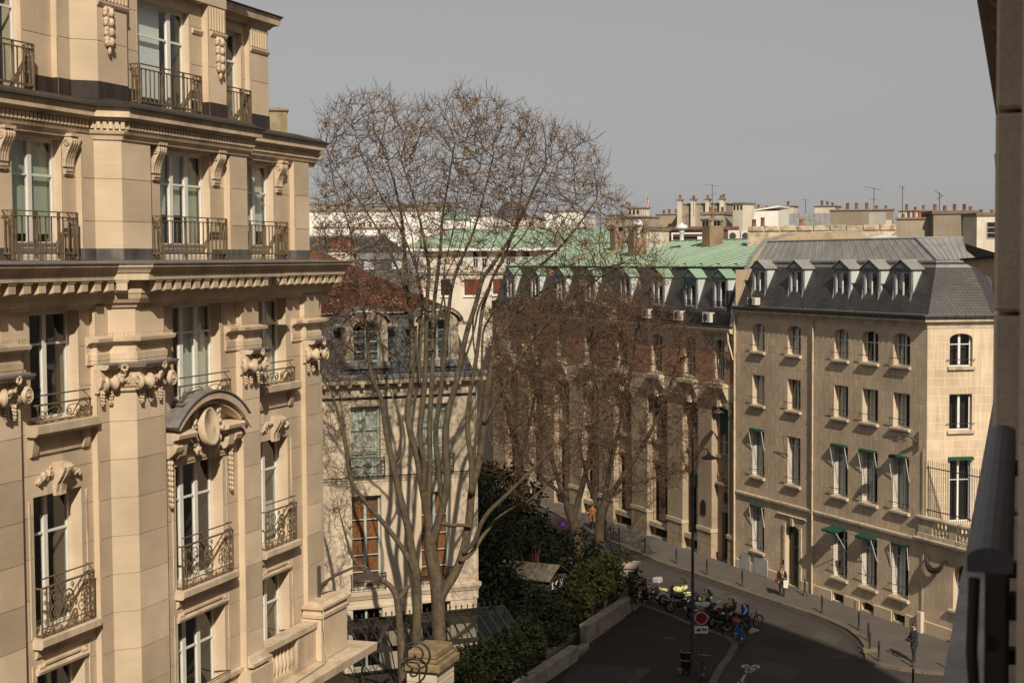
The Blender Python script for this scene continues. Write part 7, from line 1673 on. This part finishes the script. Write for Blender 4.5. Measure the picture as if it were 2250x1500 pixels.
MB().tube([(0,.04,0),(0,.04,zc+.3)],.03,8).obj('post',POSTM,o,fix=False);s=.25;q=MB().box(-s*.8,s*.8,-.01,0,-s,s).obj('board',SBLU,o);q.location=(0,0,zc)
mb=MB();mb.prism([(-.12,-.25),(.0,-.25),(.15,0),(.03,0)],'y',-.016,-.0105);mb.prism([(-.12,.25),(.0,.25),(.15,0.001),(.03,0.001)],'y',-.016,-.0105);mb.obj('chevron',SWHT,q)
p=gnd(1237,1205,.1);zc=atY(1238,1152,p[1])[2]
o=thing('no_parking_sign','round blue and red no parking sign above the dark hedge','road sign',(p[0],p[1],.1),facing(p)+.3)
MB().tube([(0,.03,0),(0,.03,zc)],.03,8).obj('post',POSTM,o,fix=False);mb=MB();disc(mb,.35,-.01,0);d=mb.obj('disc',SRED,o);d.location=(0,0,zc);mb=MB();disc(mb,.27,-.016,-.0105);mb.obj('field',SBLU,d);mb=MB();mb.prism([(-.20,.16),(-.16,.20),(.20,-.16),(.16,-.20)],'y',-.022,-.0165);mb.obj('slash',SRED,d)
# litter bin
p=gnd(1508,1478,.12);o=thing('litter_bin','dark open wire litter bin next to the foot of the lamp post','bin',(p[0],p[1],.12))
mb=MB();
for i in range(14): a=2*math.pi*i/14;mb.tube([(.24*math.cos(a),.24*math.sin(a),.25),(.27*math.cos(a),.27*math.sin(a),1.0)],.012,4)
mb.obj('bars',IRON,o,fix=False)
for z,r in ((.25,.24),(.62,.26),(1.0,.28)): MB().tube([(r*math.cos(2*math.pi*i/20),r*math.sin(2*math.pi*i/20),z) for i in range(21)],.016,5).obj('hoop',OAK if z>.5 else IRON,o,fix=False)
MB().lathe([(.19,.28),(.23,.95),(.25,1.08),(.20,1.05)],n=12).obj('bag',mat('bag_black',(.018,.018,.018),.5),o,fix=False);MB().lathe([(.2,0),(.2,.1),(.08,.15),(.08,.28)],n=10).obj('foot',IRON,o,fix=False)
for s in (-1,1): MB().bbox(s*.3-.1,s*.3+.1,-.15,.1,0,.22,.02).obj('foot_block',mat('wood_block',(.25,.15,.06),.8,.2,4.),o)
# ---- two-wheelers
TYRE=mat('tyre',(.012,.012,.012),.8);CHROME=mat('chrome',(.5,.5,.5),.25,metal=1.);BLKP=mat('plastic_black',(.014,.013,.013),.4);SEATM=mat('seat_black',(.02,.019,.018),.7)
def wheel(o,x,r,w_,spokes=0,rimm=None):
    n=20;mb=MB();mb.tube([(x+(r-w_/2)*math.cos(2*math.pi*i/n),0,r+(r-w_/2)*math.sin(2*math.pi*i/n)) for i in range(n+1)],w_/2,6,caps=False);ty=mb.obj('wheel',TYRE,o,fix=False)
    mb=MB();mb.lathe([(.05,-.05),(.05,.05)],(x,0,r),10,'y');mb.tube([(x+(r-w_*.9)*math.cos(2*math.pi*i/n),0,r+(r-w_*.9)*math.sin(2*math.pi*i/n)) for i in range(n+1)],w_*.14,4,caps=False)
    for i in range(spokes): a=2*math.pi*i/spokes;mb.tube([(x,0,r),(x+(r-w_)*math.cos(a),0,r+(r-w_)*math.sin(a))],.004 if spokes>8 else .02,3,caps=False)
    mb.obj('rim',rimm or CHROME,ty,fix=False)
def motorbike(lab,pos,head,body,kind='moto',seatc=None,box=False,screen=True,accent=None,lean=.12):
    o=thing('motorbike' if kind=='moto' else 'scooter',lab,'motorbike' if kind=='moto' else 'scooter',(pos[0],pos[1],0),head,'two-wheelers parked along the corner');o.rotation_euler=(lean,0,head)
    E_=lambda nm,m,c,r,rot=None:MB().ell(c,r,12,8,Matrix.Rotation(rot,3,'Y') if rot else None).obj(nm,m,o,fix=False)
    if kind=='moto':
        wheel(o,.72,.31,.12,5,accent or CHROME);wheel(o,-.70,.31,.16,5,accent or CHROME)
        mb=MB();mb.tube([(.72,.09,.31),(.55,.09,.82),(.47,.08,1.02)],.028,6);mb.tube([(.72,-.09,.31),(.55,-.09,.82),(.47,-.08,1.02)],.028,6);mb.obj('fork',CHROME,o,fix=False)
        mb=MB();mb.bbox(-.25,.32,-.16,.16,.22,.58,.05);mb.tube([(-.7,.1,.31),(-.2,.1,.42)],.03,6);mb.tube([(-.7,-.1,.31),(-.2,-.1,.42)],.03,6);mb.tube([(.45,0,.9),(.1,0,.62),(-.25,0,.6),(-.6,0,.8)],.035,6);mb.obj('engine',BLKP,o,fix=False)
        E_('tank',body,(.13,0,.83),(.33,.17,.17),.15);E_('nose',body,(.52,0,.90),(.22,.15,.15),-.3);mb=MB();mb.ell((-.62,0,.86),(.30,.11,.09),10,6,Matrix.Rotation(.25,3,'Y'));mb.obj('tail',body,o,fix=False)
        mb=MB();mb.ell((-.28,0,.83),(.36,.15,.07),10,6,Matrix.Rotation(.12,3,'Y'));mb.obj('seat',seatc or SEATM,o,fix=False)
        mb=MB();mb.tube([(.15,-.14,.3),(-.3,-.17,.28),(-.85,-.2,.42)],[.035,.04,.06],7);mb.obj('exhaust',CHROME,o,fix=False)
        MB().ell((.96,0,.36),(.01,.01,.01)).obj('axle_cap',CHROME,o,fix=False)
        mg=MB();mg.ell((.72,0,.60),(.26,.08,.05),10,5);mg.obj('mudguard',body,o,fix=False);hz=1.06;hx=.45
    else:
        wheel(o,.66,.24,.11,5);wheel(o,-.62,.24,.12,5)
        mb=MB();mb.tube([(.66,0,.24),(.55,0,.7),(.46,0,1.05)],.04,6);mb.obj('fork',BLKP,o,fix=False)
        mb=MB();mb.ell((.50,0,.66),(.14,.22,.36),12,8,Matrix.Rotation(-.2,3,'Y'));mb.obj('leg_shield',body,o,fix=False);mb=MB();mb.bbox(-.2,.45,-.16,.16,.24,.34,.03);mb.obj('floorboard',BLKP,o,fix=False)
        E_('rear_body',body,(-.48,0,.55),(.42,.2,.24),.1);mb=MB();mb.ell((-.36,0,.80),(.42,.17,.08),10,6,Matrix.Rotation(.08,3,'Y'));mb.obj('seat',seatc or SEATM,o,fix=False)
        mg=MB();mg.ell((.66,0,.46),(.22,.08,.06),10,5);mg.obj('mudguard',body,o,fix=False);hz=1.08;hx=.43
    mb=MB();mb.tube([(hx-.14,.38,hz),(hx,.2,hz+.02),(hx,0,hz-.03),(hx,-.2,hz+.02),(hx-.14,-.38,hz)],.018,6);mb.obj('handlebar',BLKP,o,fix=False)
    for s in (-1,1):
        mb=MB();mb.tube([(hx-.02,s*.22,hz),(hx+.02,s*.3,hz+.2)],.008,4);mb.ell((hx+.02,s*.33,hz+.23),(.02,.08,.05),8,5);mb.obj('mirror',BLKP,o,fix=False)
    MB().ell((hx+.22,0,.93),(.06,.09,.08),10,6).obj('headlight',mat('lens_clear',(.6,.6,.6),.1),o,fix=False);MB().ell((-.92,0,.78),(.03,.07,.04),8,5).obj('tail_light',mat('lens_red',(.35,.01,.01),.2),o,fix=False)
    MB().box(-.99,-.97,-.1,.1,.55,.68).obj('number_plate',SWHT,o)
    if screen: mb=MB();vs=[];[vs.extend([(hx+.16,y,hz-.02),(hx+.02,y*.7,hz+.36)]) for y in (-.2,-.1,0,.1,.2)];mb.add(vs,[(2*i,2*i+2,2*i+3,2*i+1) for i in range(4)],True);mb.obj('windscreen',glassmat('screen_smoke',(.25,.22,.2),1.5),o,fix=False)
    if box: MB().bbox(-1.05,-.62,-.22,.22,.95,1.28,.05).obj('top_box',box,o)
    mb=MB();mb.tube([(-.05,.08,.25),(-.1,.28,.0)],.014,4);mb.obj('stand',CHROME,o,fix=False);return o
kd=(.41,-.91);kn=(.91,.41);k0=(6.95,83.3)
def slot(s,d): return (k0[0]+kd[0]*s+kn[0]*d,k0[1]+kd[1]*s+kn[1]*d)
hd=math.atan2(kn[1],kn[0])
paintm=lambda n,c,r=.3:mat(n,c,r,.05,4.)
motorbike('dark scooter with pale grey top box next to the leafy corner pier',slot(.2,.5),hd+math.pi+.5,paintm('paint_black',(.012,.012,.013)),'scooter',box=mat('box_grey',(.34,.34,.34),.4),lean=.1)
motorbike('motorbike with pale yellow tank, leaning towards the kerb',slot(1.0,1.5),hd-.1,paintm('paint_yellow',(.55,.55,.22)),'moto')
motorbike('black motorbike with a white seat cover beside the yellow one',slot(2.7,1.0),hd+math.pi-.1,paintm('paint_black',(.012,.012,.013)),'moto',seatc=SWHT)
motorbike('black scooter behind the lamp post with white front fairing',slot(4.1,1.2),hd+.1,paintm('paint_dark_grey',(.03,.03,.032)),'scooter')
motorbike('white and black motorbike standing right behind the red-rimmed sign',slot(5.1,1.1),hd+math.pi,paintm('paint_white_moto',(.5,.5,.5)),'moto',accent=SWHT)
motorbike('black sports motorbike with white wheels right of the red-rimmed sign',slot(6.4,1.2),hd+.05,paintm('paint_black',(.012,.012,.013)),'moto',accent=SWHT)
motorbike('black scooter nearest to the blue chevron sign',slot(7.6,1.2),hd+math.pi-.1,paintm('paint_black',(.012,.012,.013)),'scooter')
def bicycle(lab,pos,head,col,basket=False,heavy=False,lean=.08,z=0.):
    o=thing('bicycle',lab,'bicycle',(pos[0],pos[1],z),head,'bicycles at the corner');o.rotation_euler=(lean,0,head);r=.34
    wheel(o,.53,r,.045,16);wheel(o,-.53,r,.045,16);t=.035 if heavy else .018;mb=MB()
    for a,b in (((-.53,0,r),(-.05,0,.30)),((-.05,0,.30),(-.20,0,.85)),((-.53,0,r),(-.17,0,.76)),((-.05,0,.30),(.38,0,.80)),((-.17,0,.72),(.36,0,.84 if not heavy else .60)),((.53,0,r),(.36,0,.95))): mb.tube([a,b],t,6)
    mb.obj('frame',col,o,fix=False);mb=MB();mb.tube([(.25,.28,1.04),(.36,.15,1.03),(.34,0,.98),(.36,-.15,1.03),(.25,-.28,1.04)],.013,5);mb.obj('handlebar',CHROME,o,fix=False)
    mb=MB();mb.ell((-.22,0,.90),(.14,.08,.035),10,5);mb.tube([(-.20,0,.85),(-.21,0,.90)],.014,5);mb.obj('saddle',SEATM,o,fix=False);mb=MB();mb.lathe([(.09,-.04),(.09,-.03)],(-.05,0,.30),14,'y');mb.tube([(-.05,-.06,.3),(.08,-.06,.18)],.01,4);mb.tube([(-.05,.06,.3),(-.18,.06,.42)],.01,4);mb.cbox((.08,-.1,.18),(.09,.08,.02));mb.cbox((-.18,.1,.42),(.09,.08,.02));mb.obj('crank',CHROME,o,fix=False)
    mb=MB();n=10
    for x in (.53,-.53): mb.tube([(x+(r+.03)*math.cos(math.pi*(.05+.9*i/n)),0,r+(r+.03)*math.sin(math.pi*(.05+.9*i/n))) for i in range(n+1)],.02,4)
    mb.obj('mudguard',col if heavy else BLKP,o,fix=False)
    if basket: MB().bbox(.42,.72,-.18,.18,.80,1.05,.02).obj('basket',basket,o)
    return o
bicycle('blue and red share bicycle at the tip of the kerb',gnd(1622,1412),hd+1.3,mat('bike_blue',(.01,.13,.40),.35),mat('bike_red',(.22,.015,.012),.4),True)
bicycle('black bicycle behind the blue chevron sign',gnd(1648,1382),hd+.2,IRON)
bicycle('dark bicycle chained to the post of the red-rimmed sign',gnd(1543,1492,.12),R(80),IRON,z=.12)
bicycle('dark bicycle half hidden among the scooters near the chevron sign',slot(8.3,.7),hd+.2,IRON)
# car tail seen at the leafy pier
# ---- people
SKIN=mat('skin',(.42,.24,.16),.6);HAIR=mat('hair_brown',(.07,.035,.018),.6);BLKC=mat('cloth_black',(.014,.013,.014),.9);NAVY=mat('cloth_navy',(.016,.017,.024),.9);SHOE=mat('shoe_dark',(.03,.015,.01),.5)
def person(lab,pos,face,h,top,leg,stride=.1,arms=((-.1,.22),(-.1,.22)),z=.12,coat=.47,extra=None,shoe=None,hair=HAIR,longhair=False,lean=0.):
    """continuous skinned body; local +x is where the person faces"""
    S=h/1.75;V=[];Ed=[];Rr=[]
    def v(x,y,zz,r,par=None):
        V.append((x*S,y*S,zz*S));Rr.append(r*S*(1.22 if .04<r<.2 and zz<1.45 else 1.));i=len(V)-1
        if par is not None: Ed.append((par,i))
        return i
    pel=v(0,0,.95,.145);wa=v(.005,0,1.10,.135,pel);chs=v(.02,0,1.30,.155,wa);nb=v(0,0,1.455,.075,chs);nk=v(.015,0,1.53,.055,nb);h1=v(.03,0,1.60,.085,nk);h2=v(.02,0,1.70,.085,h1)
    for s,(ax,bend) in zip((1,-1),arms):
        sh=v(0,s*.19,1.41,.065,chs);el=v(-.04+ax*.2,s*.26,1.13,.048,sh);fx,fz=(bend,.0)
        wr=v(el and (-.04+ax*.2+bend),s*.23,1.13-math.sqrt(max(.01,.25**2-min(bend,.24)**2)),.034,el)
        wx,wz=V[wr][0]/S,V[wr][2]/S;pm=v(wx+bend*.25,s*.225,wz-.06,.036,wr)
        for k,(dy,L) in enumerate(((-.03,.07),(-.01,.085),(.01,.08),(.028,.062))):
            f1=v(wx+bend*.35+.01,s*.225+dy,wz-.06-L*.6,.010,pm);v(wx+bend*.4+.03,s*.225+dy,wz-.06-L*1.05,.009,f1)
        t1_=v(wx+bend*.3+.045,s*.215,wz-.085,.011,pm);v(wx+bend*.3+.06,s*.21,wz-.12,.010,t1_)
    for s in (1,-1):
        st=s*stride;hp=v(0,s*.09,.88,.105,pel);kn_=v(st*.5+.02,s*.095,.50,.066,hp);an=v(st-.02,s*.095,.09,.044,kn_);v(st+.12,s*.105,.035,.038,an);v(st-.06,s*.095,.035,.035,an)
    me=bpy.data.meshes.new('body');me.from_pydata(V,Ed,[]);ob=bpy.data.objects.new('body',me);COL.objects.link(ob)
    sk=ob.modifiers.new('skin','SKIN');sk.use_smooth_shade=True
    for i,r in enumerate(Rr): me.skin_vertices[0].data[i].radius=(r,r)
    me.skin_vertices[0].data[0].use_root=True;ob.modifiers.new('sub','SUBSURF').levels=2;ob.modifiers['sub'].render_levels=2
    dg=bpy.context.evaluated_depsgraph_get();nm=bpy.data.meshes.new_from_object(ob.evaluated_get(dg));bpy.data.objects.remove(ob)
    ms=[SKIN,top,leg,shoe or SHOE]
    nm.materials.clear()
    for m_ in ms: nm.materials.append(m_)
    for q in nm.polygons:
        c=q.center/S;rr=abs(c.y)
        if c.z>1.50: k=0
        elif c.z<.075: k=3
        elif c.z<.95 and rr<.2: k=2
        elif rr>.195 and c.z<.945 and c.z<V[9 if False else wr][2]/S+.01: k=0
        else: k=1
        q.material_index=k
    o=thing('person',lab,'person',(pos[0],pos[1],z),face);o.rotation_euler=(0,lean,face);b=bpy.data.objects.new('body',nm);link(b,o)
    hm=MB();hm.ell((.0,0,1.70*S),(.105*S,.098*S,.105*S),12,8)
    if longhair: hm.ell((-.05*S,0,1.58*S),(.07*S,.11*S,.16*S),12,8);[hm.ell((.0,s*.085*S,1.56*S),(.05*S,.035*S,.14*S),8,6) for s in (-1,1)]
    hm.obj('hair',hair,o,fix=False)
    fc=MB();fc.ell((.118*S,0,1.625*S),(.018*S,.013*S,.025*S),6,4)
    for s in (-1,1): fc.ell((.02*S,s*.092*S,1.635*S),(.02*S,.012*S,.03*S),6,4)
    fc.obj('face_features',SKIN,o,fix=False);ey=MB()
    for s in (-1,1): ey.ell((.106*S,s*.034*S,1.655*S),(.012*S,.014*S,.009*S),6,4)
    ey.box(.102*S,.112*S,-.025*S,.025*S,1.575*S,1.582*S);ey.obj('eyes_and_mouth',HAIR,o,fix=False)
    # jacket or coat skirt
    jk=MB();z1=coat*1.75*1.0
    prof=[(.19,z1*S),(.175,(z1+.12)*S),(.165,1.10*S),(.19,1.30*S),(.13,1.44*S),(.075,1.50*S)];n=14;vs=[]
    for r,zz in prof:
        for j in range(n): a=2*math.pi*j/n;vs.append((r*.98*S*math.cos(a)+.01,r*1.28*S*math.sin(a),zz))
    jk.add(vs,[(i*n+j,i*n+(j+1)%n,(i+1)*n+(j+1)%n,(i+1)*n+j) for i in range(len(prof)-1) for j in range(n)],True);jk.obj('jacket',top,o,fix=False)
    return o
p=gnd(1718,1309,.12);cf=math.atan2(-p[1],-p[0])
o=person('woman in black jacket with yellow scarf carrying a white bag on the pavement',p,cf+.15,1.66,BLKC,BLKC,.14,((.25,.18),(.35,.2)),longhair=True,hair=mat('hair_auburn',(.11,.045,.018),.6),coat=.50)
sc=MB();sc.tube([(.06,.08,1.42),(.12,.05,1.36),(.15,.03,1.2),(.15,.02,1.05)],[.035,.04,.035,.03],7);sc.tube([(.06,-.08,1.42),(.12,-.05,1.36),(.15,-.03,1.15)],[.035,.04,.03],7);sc.obj('scarf',mat('scarf_yellow',(.45,.32,.10),.9,.2,9.),o,fix=False)
def held(name,lab,cat,o_,off,build,m):
    M=Matrix.Rotation(o_.rotation_euler[2],3,'Z')@Vector(off);q=build.obj(name,m,None,fix=False);tag(q,lab,cat);q.location=(o_.location[0]+M.x,o_.location[1]+M.y,o_.location[2]+off[2]);q.rotation_euler=(0,0,o_.rotation_euler[2]);return q
hb=MB().bbox(-.05,.05,-.13,.13,-.42,0,.02);hb.tube([(0,-.07,-.01),(0,-.05,.13),(0,.05,.13),(0,.07,-.01)],.008,4);held('carrier_bag','white paper bag held by the woman in the black jacket','bag',o,(.22,.17,.92),hb,SWHT)
hb=MB().bbox(-.07,.07,-.14,.14,-.22,0,.03);hb.tube([(0,-.1,-.01),(0,-.05,.3),(0,.0,.5)],.008,4);held('shoulder_bag','dark red shoulder bag at the hip of the woman in black','bag',o,(.10,-.24,.98),hb,mat('leather_red',(.13,.012,.012),.5))
p=gnd(2008,1454,.12)
o=person('man in dark suit with white collar standing on the sunlit corner pavement',p,cf-1.2,1.80,NAVY,NAVY,.05,((.35,.22),(.45,.22)),coat=.44,shoe=mat('shoe_rust',(.16,.04,.02),.5),hair=mat('hair_dark',(.03,.02,.014),.6))
MB().tube([(.09,.07,1.50),(.0,.10,1.53),(-.07,0,1.55),(.0,-.10,1.53),(.09,-.07,1.50),(.15,-.03,1.40)],.022,6).obj('collar',SWHT,o,fix=False);MB().box(-.02,.1,-.16,-.03,.10,.17).obj('sock',SWHT,o)
hb=MB().bbox(-.06,.06,-.1,.1,-.06,.06,.01);held('dark_pouch','dark pouch held at the waist of the man in the suit','pouch',o,(.30,.10,1.06),hb,BLKC)
p=gnd(1302,1160,.12);o=person('person in a long orange coat walking away down the far pavement',p,math.pi/2+.4,1.68,mat('cloth_orange',(.30,.11,.028),.9,.15,5.),BLKC,.12,coat=.28)
p=gnd(1325,1186,.0);o=person('person in dark clothes beside a bicycle near the forked trunk',p,math.pi/2+.3,1.68,BLKC,BLKC,.12,((.3,.2),(.3,.2)),z=0.)
bicycle('dark bicycle wheeled by the person in dark clothes',(p[0]+.55,p[1]-.2),math.pi/2+.3,IRON)
